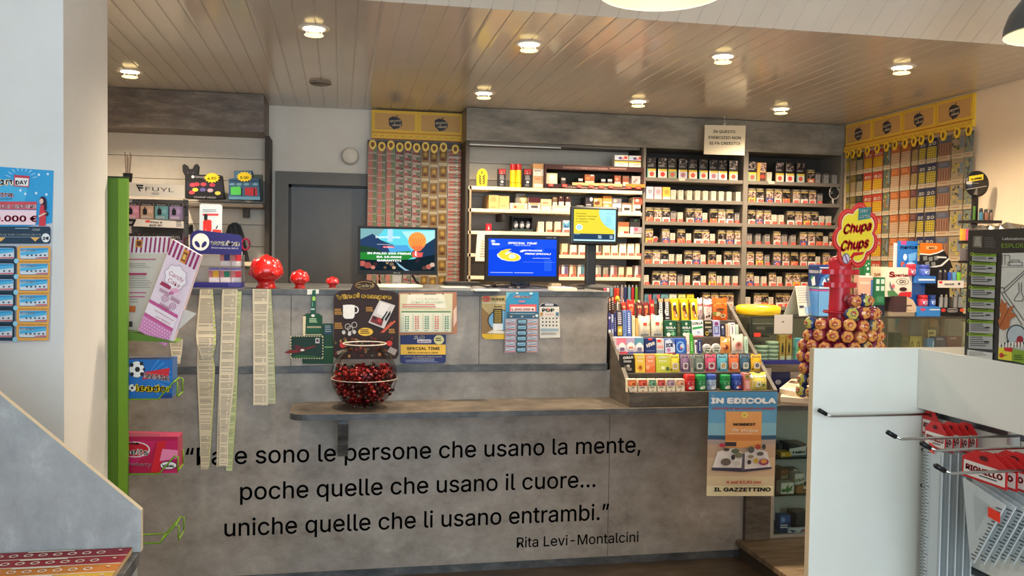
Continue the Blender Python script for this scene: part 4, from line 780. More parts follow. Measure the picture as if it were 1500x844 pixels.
tier(2, 974.5, 989.5, 497, 518.5, 'gum_carton', 'gum carton', 'blue and white gum box with dark capitals', (84, 110, 176), [('p', [(0, .1), (.5, 0), (1, .4), (1, .9), (0, 1)], (206, 214, 236)), ('t', 'ICE', .1, .8, .55, .32, (40, 34, 84), .06, -.05), ('e', .35, .74, .2, .12, (190, 120, 180)), ('r', 0, .94, 1, 1, (190, 60, 80))], dep=.04)
tier(2, 990.5, 1005.5, 496.5, 518.5, 'gum_carton', 'gum carton', 'bright blue gum box with a pale swirl', (52, 94, 186), [('ring', .45, .55, .42, .38, .1, (130, 180, 230)), ('e', .6, .5, .18, .16, (190, 210, 240)), ('e', .5, .62, .1, .08, (214, 110, 110))], dep=.04)
tier(2, 1006.5, 1011, 489, 518.5, 'gum_stick', 'gum stick', 'tall white and pink gum stick', (236, 222, 210), [('l', .2, .8, .55, .95, 5, (206, 90, 110), .5)], dep=.012)
tier(2, 1011.5, 1016.5, 490, 518.5, 'gum_stick', 'gum stick', 'tall bright green gum stick', (72, 172, 62), [('l', .2, .8, .4, .9, 5, (190, 230, 160), .5)], dep=.012)
tier(2, 1018, 1022.5, 499, 518.5, 'gum_stick', 'gum stick', 'white gum stick with a dark stripe', (226, 222, 226), [('r', .55, .1, .95, .95, (60, 60, 110)), ('e', .35, .25, .25, .1, (120, 40, 40))], dep=.012)
tier(2, 1023, 1028.5, 498.5, 518.5, 'gum_stick', 'gum stick', 'navy gum stick with white lettering', (44, 58, 122), [('l', .3, .7, .15, .85, 6, WH, .5)], dep=.012)
def tin(x0, x1, desc):
    Y = TY[2]+.02; a = PY(x0, 518.5, Y); b = PY(x1, 502, Y); r = (b[0]-a[0])/2; x = (a[0]+b[0])/2; z = TZ[2]+r
    t = thing('round_pastille_tin', desc+' on the third sweet rack tier', 'tin', (x, Y, TZ[2]), 'round tins on the sweet rack')
    g = G(); g.lathe((x, Y, z), [(r*.96, .016), (r, .014), (r, .002), (r*.96, 0), (.0001, 0)], C((226, 222, 210), .3), 30, 'y', capt=False); g.lathe((x, Y, z), [(.0001, .016), (r*.96, .016)], C((180, 178, 170), .3, .6), 30, 'y', capb=False, capt=False); g.build('tin_body', t)
    g = G(); c = CV(g, face((x-r, Y, z+r), (2*r, 0, 0), (0, 0, -2*r), (0, -1, 0))); c.e(.5, .5, .45, .45, (238, 236, 224)); c.t('LEAF', .16, .84, .54, .2, (40, 44, 38), .04); c.e(.36, .72, .16, .09, (70, 120, 60)); c.e(.62, .74, .16, .09, (50, 96, 50)); c.lines(.3, .7, .24, .3, 1, (110, 110, 90)); g.build('printed_lid', t)
tin(1029.5, 1042.5, 'white round pastille tin, left one'); tin(1043, 1056.5, 'white round pastille tin, right one')
tier(2, 1057, 1072, 494.5, 518.5, 'sweet_bag', 'bag of sweets', 'orange fruit sweet bag', (232, 158, 84), [('p', [(.05, .3), (.5, .12), (.95, .06), (.95, .22), (.4, .3)], (240, 226, 206)), ('e', .45, .64, .28, .2, (214, 108, 66)), ('e', .55, .66, .12, .1, (130, 60, 50)), ('e', .3, .56, .12, .09, (240, 190, 130))], shape='bag', dep=.02)
tier(2, 1073, 1091, 490.5, 518.5, 'sweet_bag', 'bag of sweets', 'tall cream bag with a pink heart picture', (236, 216, 196), [('r', .1, .2, .2, .95, (90, 74, 70)), ('e', .55, .6, .28, .22, (226, 150, 140)), ('e', .55, .55, .14, .1, (150, 84, 70)), ('r', .25, .86, .85, .9, (140, 120, 110))], shape='bag', dep=.02)
tier(2, 1091.8, 1096.5, 494, 518.5, 'gum_stick', 'gum stick', 'pale green stick pack, rightmost', (190, 216, 196), [('l', .2, .8, .2, .9, 6, (110, 150, 126), .5)], dep=.015)
# second highest tier
for x0, x1, y0, desc, col, mk in ((891.5, 895.5, 459, 'purple and white sweet tube, leftmost', (76, 66, 130), [('e', .5, .2, .4, .05, WH), ('r', 0, .7, 1, .95, WH)]), (896, 899.5, 461, 'white and blue sweet tube', (190, 196, 220), [('r', .1, .35, .9, .65, (70, 80, 160))]),
        (900, 903.8, 459, 'navy sweet tube with silver lettering', (50, 50, 110), [('l', .2, .8, .2, .8, 7, (180, 180, 200), .5)]), (904.5, 912.5, 455, 'wide dark sweet tube with silver and gold print', (74, 66, 74), [('l', .1, .9, .08, .55, 6, (196, 190, 196), .6), ('r', .05, .6, .95, .95, (196, 166, 60)), ('e', .5, .76, .3, .07, (240, 226, 140))]),
        (913, 918.8, 455, 'steel blue sweet tube', (116, 140, 190), [('l', .25, .75, .1, .9, 10, (52, 70, 140), .5)]), (919.2, 925.5, 455, 'blue sweet tube with white letters', (86, 110, 176), [('l', .2, .8, .1, .9, 10, (214, 220, 236), .5)]), (926.5, 931, 463, 'cream sweet stick', (236, 218, 176), [('l', .3, .7, .2, .9, 7, (190, 160, 90), .5)]), (931.5, 935.5, 467, 'gold sweet stick', (206, 162, 84), [('l', .3, .7, .2, .9, 6, (240, 210, 140), .5)])):
    tier(3, x0, x1, y0, 493.6, 'sweet_tube', 'sweet tube', desc, col, mk, dep=.016, lean=.1)
for x0, x1, y0, desc, tx in ((936.5, 954.5, 463.5, 'cream nougat bag with a red price sticker, left one', .35), (955.5, 973.5, 462, 'cream nougat bag with a red price sticker, right one', .3)):
    tier(3, x0, x1, y0, 493.6, 'nougat_bag', 'bag of sweets', desc, (232, 220, 192), [('r', .1, .05, .9, .16, (214, 198, 160)), ('p', [(.1, .95), (.1, .3), (.75, .26), (.82, .95)], (222, 206, 176)), ('r', tx, .32, tx+.32, .46, CRD), ('e', .9, .4, .07, .06, (150, 170, 90)), ('e', .88, .7, .08, .06, (214, 196, 110)), ('r', .2, .88, .85, .96, (150, 150, 150))], shape='bag', dep=.03)
for x0, x1, desc in ((974.5, 991.5, 'green liquorice box with white capitals, left one'), (998.5, 1013.5, 'green liquorice box with white capitals, right one')):
    tier(3, x0, x1, 470, 493.6, 'liquorice_box', 'box of sweets', desc, (32, 84, 58), [('t', 'SAILA', .1, .92, .5, .17, WH, .04), ('e', .5, .2, .12, .09, (190, 206, 180)), ('r', .2, .58, .8, .66, (130, 166, 140)), ('e', .3, .86, .18, .12, (226, 224, 206)), ('e', .68, .82, .18, .12, (120, 176, 130))], dep=.035)
tier(3, 992, 998, 471, 493.6, 'liquorice_box', 'box of sweets', 'narrow dark olive box between the green ones', (62, 72, 50), [('l', .2, .8, .2, .8, 4, (110, 116, 80))], dep=.035)
tier(3, 1014, 1031, 470, 493.6, 'sweet_box', 'box of sweets', 'white and green box with slanted capitals', (232, 232, 226), [('t', 'COLLA', .06, .94, .26, .2, (60, 76, 64), .05, -.05), ('p', [(.05, .42), (.95, .34), (.95, .46), (.05, .56)], (48, 150, 84)), ('e', .5, .76, .32, .16, (206, 214, 232)), ('e', .55, .74, .12, .08, (150, 170, 200)), ('r', 0, .95, 1, 1, (206, 90, 100))], dep=.03)
tier(3, 1032, 1044, 470, 493.6, 'sweet_box', 'box of sweets', 'black and gold box', (46, 42, 36), [('g', .1, .05, .9, .2, 3, 1, .7, (216, 200, 150)), ('r', .1, .36, .9, .46, (170, 160, 140)), ('ring', .32, .8, .2, .14, .07, (190, 160, 70)), ('r', .5, .55, .95, .75, (130, 126, 130))], dep=.03)
tier(3, 1045, 1055.5, 470, 493.6, 'sweet_box', 'box of sweets', 'pale violet and blue box', (176, 176, 214), [('e', .5, .2, .3, .12, (130, 60, 110)), ('r', .15, .34, .85, .86, (84, 98, 160)), ('l', .25, .75, .4, .8, 5, (200, 206, 230), .5)], dep=.03)
tier(3, 1056.5, 1063, 475, 493.6, 'sweet_box', 'box of sweets', 'small black and blue box', (40, 42, 60), [('e', .4, .25, .25, .1, (206, 206, 210)), ('l', .2, .8, .4, .9, 4, (110, 120, 160), .5)], dep=.03)
for k, (x0, x1, cc) in enumerate(((1063.5, 1066, (206, 178, 150)), (1066.5, 1069, (226, 206, 184)))): tier(3, x0, x1, 475, 493.6, 'gum_stick', 'gum stick', ('tan', 'cream')[k]+' slim stick', cc, [('l', .2, .8, .2, .9, 5, (170, 130, 110), .4)], dep=.01)
tier(3, 1069.5, 1077.5, 473.5, 493.6, 'gum_stick', 'gum stick', 'white box with vertical dark lettering', (236, 230, 228), [('p', [(.2, .02), (.5, .1), (.8, .02), (.8, .08), (.5, .16), (.2, .08)], (110, 30, 40)), ('l', .35, .65, .25, .85, 5, (90, 40, 60), .6)], dep=.02)
tier(3, 1078.5, 1082.5, 476, 493.6, 'gum_stick', 'gum stick', 'pale green stick, rightmost', (206, 222, 206), [('l', .2, .8, .2, .9, 5, (150, 180, 150), .5)], dep=.015)
# top tier
for k, (x0, x1, y0, y1, cc, desc) in enumerate(((892, 896, 436, 469.5, (50, 40, 40), 'dark-wrapped lollipop, leftmost'), (896.5, 900.5, 434, 469.5, (74, 46, 42), 'brown and white lollipop'), (904, 909.5, 441, 469.5, (60, 52, 44), 'dark lollipop stick with white lettering'))):
    tier(4, x0, x1, y0, y1, 'lollipop_pack', 'lollipop', desc, cc, [('l', .15, .85, .06, .6, 6, (200, 176, 150), .5), ('e', .5, .1, .4, .06, (214, 150, 120))], dep=.012)
a = PY(904.5, 437.5, TY[4]+.01); lp = thing('lollipop', 'yellow round lollipop standing above the left end of the sweet rack', 'lollipop', (a[0], TY[4]+.01, TZ[4]))
g = G(); g.ell(a, (.0115, .006, .0135), C((226, 178, 40), .25), 14, 10); g.ell((a[0], a[1]-.005, a[2]), (.006, .003, .007), C((236, 206, 90), .3), 10, 8); g.build('sweet', lp)
g = G(); g.tube([(a[0], a[1], TZ[4]+.0005), (a[0], a[1], a[2])], .0015, WHITE, 6); g.build('stick', lp)
for k, (x0, x1, y0, cc, desc) in enumerate(((911.5, 918.5, 443, (186, 52, 40), 'dull red chocolate bar, leftmost of the red bars'), (919.5, 931, 440, (190, 36, 32), 'shiny red chocolate bar with an orange glint'), (933, 942.5, 443, (96, 40, 34), 'dark brown and red chocolate bar'), (943.5, 951.5, 443, (126, 40, 34), 'brown-red chocolate bar with gold lettering'), (952.5, 960, 439.5, (206, 28, 34), 'bright red chocolate bar, rightmost of the red bars'))):
    tier(4, x0, x1, y0, 469.5, 'chocolate_bar', 'chocolate bar', desc, cc, [('r', .2, .2, .8, .34, (226, 150, 110)), ('p', [(.3, .4), (.8, .36), (.7, .6), (.3, .64)], (224, 110, 60) if k in (1, 3) else (170, 60, 50)), ('l', .25, .75, .66, .9, 3, (226, 196, 170), .4)], shape='bag', dep=.018, rough=.25)
for k, (x0, x1) in enumerate(((965, 972.5), (974, 981.5))):
    tier(4, x0, x1, 438, 469.5, 'sweet_tube', 'sweet tube', '%s black and white sweet tube with an orange cap' % ('left', 'right')[k], (40, 34, 36), [('r', 0, 0, 1, .14, (226, 160, 110)), ('r', .2, .16, .8, .78, (236, 230, 224)), ('l', .3, .7, .22, .72, 5, (60, 50, 50), .5), ('e', .1, .6, .12, .1, (206, 200, 196)), ('r', .1, .86, .9, .94, (180, 180, 190))], dep=.02)
for k, (x0, x1) in enumerate(((982, 995), (996, 1009), (1010, 1022.5))):
    tier(4, x0, x1, 438, 469.5, 'sweet_box', 'box of sweets', '%s of the three tall yellow boxes' % ('leftmost', 'middle one', 'rightmost')[k], (236, 190, 30), [('p', [(0, .25), (.14, .1), (.2, 1), (0, 1)], (50, 36, 40)), ('e', .52, .26, .2, .1, (222, 220, 226)), ('e', .55, .35, .16, .07, (50, 40, 50)), ('p', [(.3, .4), (.7, .38), (.8, .6), (.95, .8), (.85, .85), (.4, .6)], (96, 52, 40)), ('p', [(.35, .55), (.6, .6), (.8, .9), (.5, .88)], (232, 140, 70)), ('e', .75, .78, .08, .06, (250, 226, 180))], dep=.03)
tier(4, 1023, 1031.5, 437, 469.5, 'sweet_bag', 'bag of sweets', 'white, red and grey crinkled bag', (216, 200, 196), [('t', 'HARI', .1, .95, .36, .12, (190, 40, 40), .04, -.03), ('e', .5, .65, .3, .14, (190, 150, 150)), ('r', .1, .78, .9, .95, (60, 52, 48))], shape='bag', dep=.025)
tier(4, 1032.5, 1045, 439, 469.5, 'sweet_bag', 'bag of sweets', 'white and pink bag with red capitals', (236, 216, 206), [('t', 'HARI', .06, .96, .34, .15, (196, 40, 40), .05), ('e', .5, .5, .3, .12, (226, 170, 160)), ('p', [(0, .68), (1, .64), (1, .95), (0, .95)], (46, 40, 36)), ('e', .6, .8, .16, .07, (110, 100, 60)), ('e', .3, .84, .12, .06, (150, 60, 50))], shape='bag', dep=.025)
tier(4, 1046, 1068, 437, 469.5, 'sweet_bag', 'bag of sweets', 'bright orange bag with rolls pictured below', (236, 98, 30), [('p', [(.08, .3), (.3, .2), (.6, .24), (.92, .2), (.92, .34), (.5, .4), (.1, .4)], (250, 150, 70)), ('l', .14, .86, .22, .36, 2, (206, 60, 20), .5), ('p', [(0, .56), (.5, .5), (1, .6), (1, .9), (.15, .95)], (206, 80, 30)), ('e', .3, .72, .18, .1, (240, 214, 150)), ('e', .66, .8, .2, .1, (244, 222, 160)), ('e', .66, .8, .08, .05, (180, 100, 60)), ('e', .1, .7, .1, .08, (120, 140, 50)), ('e', .45, .52, .3, .06, (90, 60, 30))], shape='bag', dep=.03)

# newspaper poster hanging over the rack's front board
Y = 3.674; g = G()
xy = [(1038.5, 574.5), (1138, 573.5)]; rows = [(574, 1038.5, 1139), (600, 1037.5, 1138), (640, 1036.5, 1136.5), (680, 1035.2, 1134.5), (724.5, 1033.8, 1131)]
fr = []
def pfn(x, y, o):
    """poster coordinates 0..100 x 0..150 -> gently curling sheet"""
    v = y/150; py = 574+v*(725-574)+(-.6+1.4*v*v)*(1 if v > .97 else 0); x0 = 1038.5-4.9*v; x1 = 1139-7.6*v; p = PY(x0+(x1-x0)*x/100, py, Y); return (p[0], Y-o-.012*math.sin(v*3.1)*math.sin(x/100*3.1)-.006*v, p[2])
nx, ny = 8, 12; vs = [pfn(100*i/nx, 150*j/ny, 0) for j in range(ny+1) for i in range(nx+1)]
g.add(vs, [(j*(nx+1)+i, (j+1)*(nx+1)+i, (j+1)*(nx+1)+i+1, j*(nx+1)+i+1) for j in range(ny) for i in range(nx)], C((206, 186, 156), .5))
c = CV(g, pfn, .0005)
def fillr(x0, y0, x1, y1, col):
    c.k += 1; nx = max(1, int((x1-x0)/12)); ny = max(1, int((y1-y0)/12))
    for i in range(nx):
        for j in range(ny): a, b = x0+(x1-x0)*i/nx, x0+(x1-x0)*(i+1)/nx; d, e = y0+(y1-y0)*j/ny, y0+(y1-y0)*(j+1)/ny; c.pts([(a, e), (b, e), (b, d), (a, d)], col, False)
fillr(0, 0, 100, 25, (84, 150, 196)); fillr(0, 25, 100, 45, (104, 166, 204)); fillr(0, 45, 100, 63, (134, 186, 208)); fillr(0, 63, 100, 69, (52, 90, 122)); fillr(0, 69, 100, 76, (170, 156, 150)); fillr(0, 76, 100, 95, (190, 162, 140)); fillr(0, 95, 100, 122, (206, 180, 150)); fillr(0, 122, 100, 136, (214, 196, 160)); fillr(0, 136, 100, 150, (232, 222, 182))
fillr(24, 28, 77, 66, (232, 166, 104)); fillr(24, 62, 77, 70, (206, 130, 74)); fillr(24, 70, 77, 80, (226, 160, 96)); fillr(24, 72, 40, 78, (60, 54, 60)); c.e(51, 33, 5, 4.2, (240, 214, 110)); c.e(51, 33, 2, 1.8, (200, 170, 80))
c.t('IN EDICOLA', 3, 96, 16, 10, (246, 246, 246), .05); c.t("L'ESTATE SI RACCONTA IN NUMERI", 4, 96, 25, 3.6, (196, 74, 84), .03); c.t('NORDEST', 35, 67, 48, 4.6, (44, 34, 36), .04); c.t('da vivere', 32, 70, 56, 6, (246, 226, 206), .01, 1.5, .3); c.lines(28, 62, 59, 60.5, 1, (240, 220, 200), .5, 0)
c.pts([(6, 110), (13, 86), (36, 80), (50, 88), (50, 112)], (232, 226, 222)); c.pts([(50, 112), (50, 88), (66, 80), (86, 86), (93, 110)], (226, 220, 218)); c.pts([(5, 113), (6, 109), (50, 109), (52, 111), (94, 108), (94, 111), (53, 115), (48, 115)], (66, 62, 84)); c.pts([(48, 113), (49, 88), (52, 88), (53, 113)], (90, 84, 100))
for x, y, w, h, q in ((18, 76, 9, 6, (186, 60, 84)), (24, 82, 9, 5, (80, 72, 70)), (37, 84, 12, 7, (96, 104, 84)), (42, 90, 13, 8, (120, 120, 100)), (24, 100, 15, 11, (110, 100, 92)), (34, 93, 6, 8, (60, 56, 60)), (40, 102, 10, 8, (200, 196, 190)), (60, 82, 10, 10, (90, 92, 90)), (70, 78, 8, 8, (170, 70, 60)), (79, 78, 6, 8, (60, 66, 80)), (74, 88, 11, 6, (96, 90, 84)), (60, 92, 9, 5, (140, 130, 110)), (58, 100, 6, 7, (70, 66, 66)), (68, 98, 7, 8, (190, 160, 60)), (80, 100, 16, 10, (150, 60, 110)), (80, 99, 10, 6, (206, 150, 70))): c.k = 40; c.e(x, y, w/2, h/2, q, 9)
c.k = 42; c.t('A soli \u20ac3,80 con', 26, 77, 131, 5.4, (196, 84, 66), .03); c.t('IL GAZZETTINO', 9, 92, 142.5, 7.4, (26, 28, 40), .04)
for i in range(6): x = 10+i*14; c.k = 43
g.build('newspaper_poster', label='blue and sand newspaper poster hanging from the sweet rack front', cat='poster')
# ================================================================== back wall: left slatwall with shelf
YL = 5.43
lf = thing('slatwall_shelving', 'grey slatwall unit with dark concrete header behind the green rack', 'shelving', (-.9, 5.6, 0))
g = G(); g.bbox(XL+.01, -.447, YL, 5.82, 2.175, CZ-.002, mottled('left_header_concrete', [(80, 70, 62), (106, 94, 84), (140, 128, 116)], 6, .5, (1, 1, 3.5), 12, .03), .002); g.build('header', lf)
g = G()
for i in range(16):
    z0 = 2.175-.135*(i+1); g.box(XL+.01, -.452, 5.70, 5.72, z0+.003, z0+.1345, C((206, 196, 182), .4))
g.box(XL+.01, -.452, 5.718, 5.735, .02, 2.175, C((96, 88, 80))); g.build('slat_panel', lf)
g = G(); g.box(-.452, -.425, 5.58, 5.82, 0, 2.175, CABD); g.build('side_post', lf)
za = PY(330, 298, 5.46)[2]
g = G(); x0, x1 = PY(266, 296, 5.46)[0], -.452; g.bbox(x0, x1, 5.46, 5.70, za-.02, za, C((104, 94, 84)), .002); a = PY(360, 310, 5.6); g.box(a[0]-.016, a[0]+.016, 5.58, 5.70, za-.075, za-.02, C((74, 68, 62))); g.build('shelf', lf)
g = G(); p = PY(278, 336, 5.66); g.box(p[0]-.012, p[0]+.012, 5.68, 5.70, p[2]-.03, p[2]+.03, BLACK); g.tube([(p[0], 5.69, p[2]+.02), (p[0], 5.60, p[2]+.02)], .004, CHROME); g.build('peg_hook', lf)
# lighter carton with the cat head, blue lighter carton
Y = 5.48
cb = thing('lighter_carton', 'black cat-eared lighter carton with a yellow price star', 'carton', (PY(297, 292, Y)[0], Y+.05, za))
g = G(); sheet(g, [(271, 290.5), (271, 255), (324, 257), (328, 291)], Y, .09, (26, 24, 28)); c = CV(g, fY(Y))
c.t('CHAMP', 286, 305, 260.5, 4, (210, 204, 206), .03, 1); c.e(282.5, 259, 2.2, 2.2, (220, 214, 214)); c.pts([(273, 279), (273, 266), (326, 266), (327, 282)], (42, 38, 50))
for x, y, q in ((282, 271, (206, 70, 84)), (288, 270, (196, 60, 70)), (298, 270, (190, 66, 80)), (311, 271, (180, 60, 80)), (286, 278, (206, 196, 70)), (297, 278, (96, 90, 150)), (308, 279, (190, 160, 166)), (319, 283, (200, 190, 80)), (281, 282, (190, 70, 84))): c.e(x, y, 4.4, 2.8, q, 12)
c.t('CHAMP HIGH', 284, 316, 290, 3.6, (206, 200, 204), .02, 1); g.build('carton_body', cb)
g = G(); sheet(g, [(271, 258), (267.5, 251), (267, 243), (269.5, 240), (273.5, 242), (276.5, 247.5), (282, 247.5), (284.5, 242), (288.5, 240), (290.8, 244), (290, 252), (289, 258)], Y+.01, .05, (30, 28, 32)); c = CV(g, fY(Y+.01)); c.e(275, 253, 1.2, 1, (90, 84, 86)); c.e(283, 253, 1.2, 1, (90, 84, 86)); g.build('cat_head', cb)
def star(g, cx, cy, r, Y, txt, x0, x1, yb, h):
    p = []
    for i in range(28): a = 2*math.pi*i/28; q = r*(1 if i % 2 else .74); p.append((cx+q*1.1*math.cos(a), cy+q*.72*math.sin(a)))
    sheet(g, p, Y, .001, (240, 206, 36)); CV(g, fY(Y)).t(txt, x0, x1, yb, h, (50, 44, 20), .02)
g = G(); star(g, 310.5, 260.5, 11, Y-.004, '4.50', 304, 316.5, 263, 5); g.build('price_star', cb)
bb = thing('lighter_carton', 'blue lighter carton with a yellow price star, at the right end of the wall shelf', 'carton', (PY(360, 293, Y)[0], Y+.05, za))
g = G(); sheet(g, [(335, 292), (335, 262), (343, 261), (343, 250.5), (369, 250), (369.5, 261), (379, 262), (381, 293)], Y, .08, (60, 92, 120)); c = CV(g, fY(Y)); c.r(344, 251.5, 368, 261, (76, 118, 146)); c.r(336, 263, 379, 267, (40, 70, 96)); c.pts([(338, 285.5), (338, 274), (352, 273), (354, 285.5)], (84, 190, 84)); c.pts([(359, 286), (358.5, 275), (376, 275), (377, 287)], (170, 44, 52)); c.r(353, 276, 355, 287, (26, 40, 60)); c.r(371.5, 276, 373.5, 287, (40, 30, 44))
for x in (340, 350, 361, 374): c.e(x, 270, 4, 1.8, (110, 150, 170), 10)
c.pts([(335, 292), (335, 288), (381, 288.5), (381, 293)], (96, 140, 166)); g.build('carton_body', bb)
g = G(); star(g, 358, 259, 11, Y-.004, '5.00', 352, 364, 262, 5); g.build('price_star', bb)
bk = sheet; g = G(); sheet(g, [(371, 294), (371, 255.5), (384.5, 256), (384.5, 294.5)], Y+.13, .03, (84, 92, 84)); g.build('flat_box', label='dull green flat box behind the blue lighter carton', cat='box')
# small dark pot of incense sticks on the green post side
# umbrella / bag hanging below the shelf
g = G(); fr = [(338, 372), (330, 345), (334, 331), (340, 326.5), (346, 326), (351, 330), (356, 345), (361, 370), (364, 382), (346, 384)]
sheet(g, fr, 5.60, .07, (30, 30, 34)); c = CV(g, fY(5.60)); c.pts([(343, 330), (346, 330), (352, 372), (349, 374)], (52, 52, 58)); c.pts([(338, 334), (340, 333), (342, 370), (339, 368)], (48, 48, 54)); g.build('hanging_pouch', label='black pointed pouch hanging on the slatwall behind the navy display', cat='pouch')
g = G(); a = PY(360, 358, 5.58); g.tube([(a[0]+.022*math.cos(t), 5.58, a[2]+.034*math.sin(t)) for t in [2*math.pi*i/16 for i in range(16)]], .006, C((150, 30, 70)), 8, True); g.build('ring', label='dark pink ring hanging right of the black pouch', cat='ring')
g = G(); a, b = PY(292, 384, 5.5), PY(371, 390, 5.5); g.bbox(a[0], b[0]+.12, 5.46, 5.70, a[2]-.02, a[2]+.005, CREAM, .002); g.build('slatwall_board', lf)

# ================================================================== tobacco wall
hd = thing('concrete_header', 'long concrete-look header over the tobacco cabinets', 'header panel', (2.08, 5.6, 2.19))
g = G(); g.bbox(.775, XR-.021, 5.53, 5.82, 2.19, CZ-.002, mottled('header_concrete', [(104, 97, 86), (132, 124, 110), (158, 149, 132)], 4, .5, (1, 1, 3), 9, .03), .003); g.build('front_panel', hd)
g = G(); g.box(.79, 1.93, 5.56, 5.60, 2.176, 2.19, C((120, 112, 102))); g.box(.80, 1.4, 5.575, 5.585, 2.168, 2.176, WHITE); g.build('light_rail', hd)
def cabinet(x0, x1, shelves, th, yf, label, side, shm, backm, thin=.034, front=5.53):
    t = thing('tobacco_cabinet', label, 'cabinet', ((x0+x1)/2, 5.68, 0))
    g = G(); g.box(x0, x1, 5.80, 5.82, .02, 2.189, backm); g.build('back_panel', t)
    for s in (0, 1):
        a = x0 if s == 0 else x1-thin/2; g = G(); g.box(a, a+thin/2, front, 5.80, 0, 2.189, side); g.build('side_panel', t)
    sh = []
    for z in shelves:
        g = G(); g.bbox(x0+thin/2, x1-thin/2, yf, 5.80, z-th, z, shm, .002); sh.append(g.build('shelf', t))
    return t, sh
S = [1.998, 1.858, 1.711, 1.572, 1.432, 1.291, 1.15]
cM, shM = cabinet(1.947, 2.669, S, .024, 5.535, 'middle tobacco cabinet of seven packed shelves, under the credit notice', CABG, CABG, CABD)
cR, shR = cabinet(2.669, 3.385, S, .024, 5.535, 'right tobacco cabinet of seven packed shelves, beside the hanging tickets', CABG, CABG, CABD)
S1 = [1.903, 1.763, 1.623, 1.480, 1.338, 1.19]
cL, shL = cabinet(.775, 1.947, S1, .022, 5.50, 'left tobacco shelving with cream shelves and a grey slatwall back', CABD, CREAM, C((118, 114, 110), .5), .03)
g = G()
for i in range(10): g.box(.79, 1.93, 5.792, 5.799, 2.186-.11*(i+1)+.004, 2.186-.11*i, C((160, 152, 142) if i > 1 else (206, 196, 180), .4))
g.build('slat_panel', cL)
g = G(); g.box(.795, .808, 5.50, 5.80, 1.0, 1.905, C((150, 130, 106))); g.build('shelf_upright', cL)
for px, py in ((732, 319), (758, 330)):
    a = PY(px, py, 5.7); g = G(); g.box(a[0]-.012, a[0]+.012, 5.56, 5.79, a[2]-.025, a[2]+.035, C((84, 80, 78))); g.build('shelf_bracket', cL) if px == 732 else None
